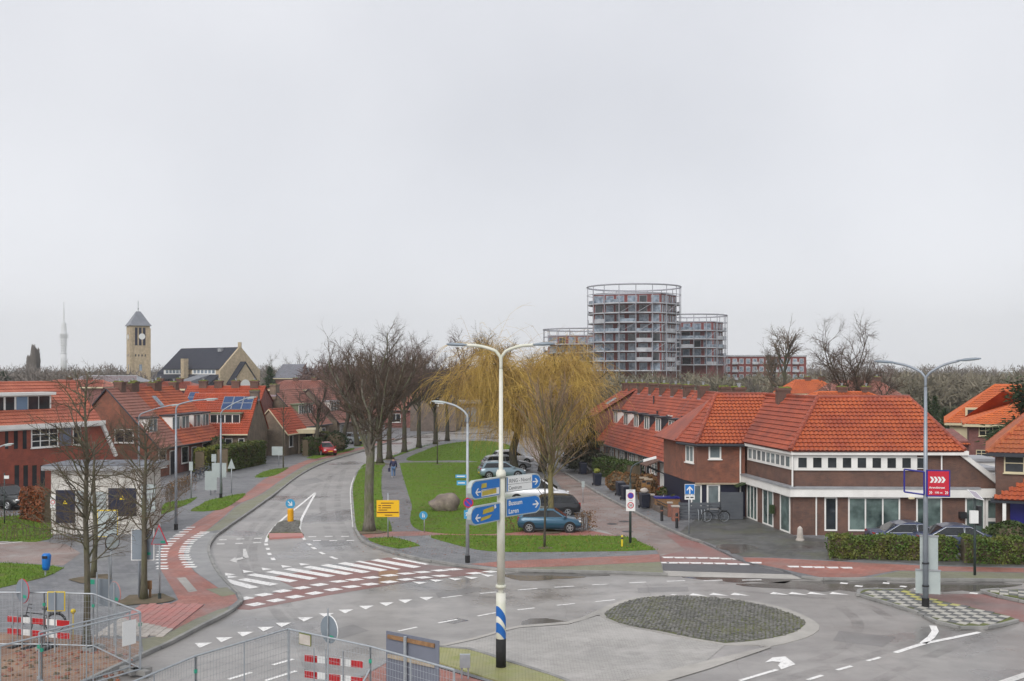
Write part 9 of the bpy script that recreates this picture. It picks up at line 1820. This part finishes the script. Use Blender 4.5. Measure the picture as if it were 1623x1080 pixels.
hedge('clipped_hedge', 'lime-green hedge beside the left terrace door', [(xat(316, 99), 99.0), (xat(350, 104), 104)], 1.1, 2.1, 'leaf_lime', 231, 110, 0.13)
bush('bush', 'round dark shrub behind the lime hedge', (xat(338, 105), 105.5, ZP), 1.3, 1.0, 2.9, 'leaf_green', 232, 700, 0.14)
hedge('beech_hedge', 'russet beech hedge left of the substation', [(xat(38, 68), 68.5), (xat(76, 66), 66.5)], 1.0, 1.9, 'leaf_beech', 233, 150, 0.11)
hedge('low_hedge', 'low bare hornbeam hedge along the left lawn', [G2(-60, 858), G2(0, 857), G2(78, 854), G2(120, 858)], 0.5, 0.85, 'leaf_brown', 234, 22, 0.05, bare=True)
hedge('low_hedge', 'second low bare hedge before the parked black car', [G2(-60, 828), G2(0, 826), G2(76, 822)], 0.5, 0.6, 'leaf_brown', 235, 22, 0.05, bare=True)
hedge('car_park_hedge', 'sparse brown hedge right of the blue car', [G2(921, 845), G2(935, 838)], 0.8, 1.0, 'leaf_brown', 236, 70, 0.06, bare=True)
hedge('car_park_hedge', 'sparse brown hedge left of the blue car', [G2(795, 844), G2(824, 842)], 0.8, 1.0, 'leaf_brown', 237, 60, 0.06, bare=True)
hedge('garden_hedge', 'green garden hedge beside the covered car', [(xat(483, 118), 118), (xat(505, 119), 119.5)], 1.2, 1.9, 'leaf_green', 238, 100, 0.13)
hedge('garden_hedge', 'lighter green hedge by the gabled house door', [(xat(507, 124), 124), (xat(516, 125), 125)], 1.2, 2.2, 'leaf_yew', 239, 100, 0.13)
bush('bush', 'dark bush behind the red car', (xat(533, 124), 124, ZP), 1.5, 1.0, 2.3, 'leaf_pine', 240, 700, 0.14)
hedge('shrub_row', 'low bare shrubs beside the far terrace door', [G2(303, 775), G2(262, 800)], 1.0, 1.1, 'leaf_brown', 241, 18, 0.06, bare=True)
# ------------------------------------------------------------------ haze
hz = MB(); hz.box((-3500, -60, -1.2), (3500, 4400, 206))
m, t, b = nodes('haze_air'); t.nodes.remove(b)
pv = t.nodes.new('ShaderNodeVolumePrincipled'); pv.inputs['Color'].default_value = (0.975, 0.985, 1.0, 1); pv.inputs['Density'].default_value = 0.0002
pv.inputs['Anisotropy'].default_value = 0.5
t.links.new(pv.outputs[0], t.nodes['Material Output'].inputs['Volume'])
tag(hz.build('haze', m), 'pale winter haze', 'haze', kind='stuff')
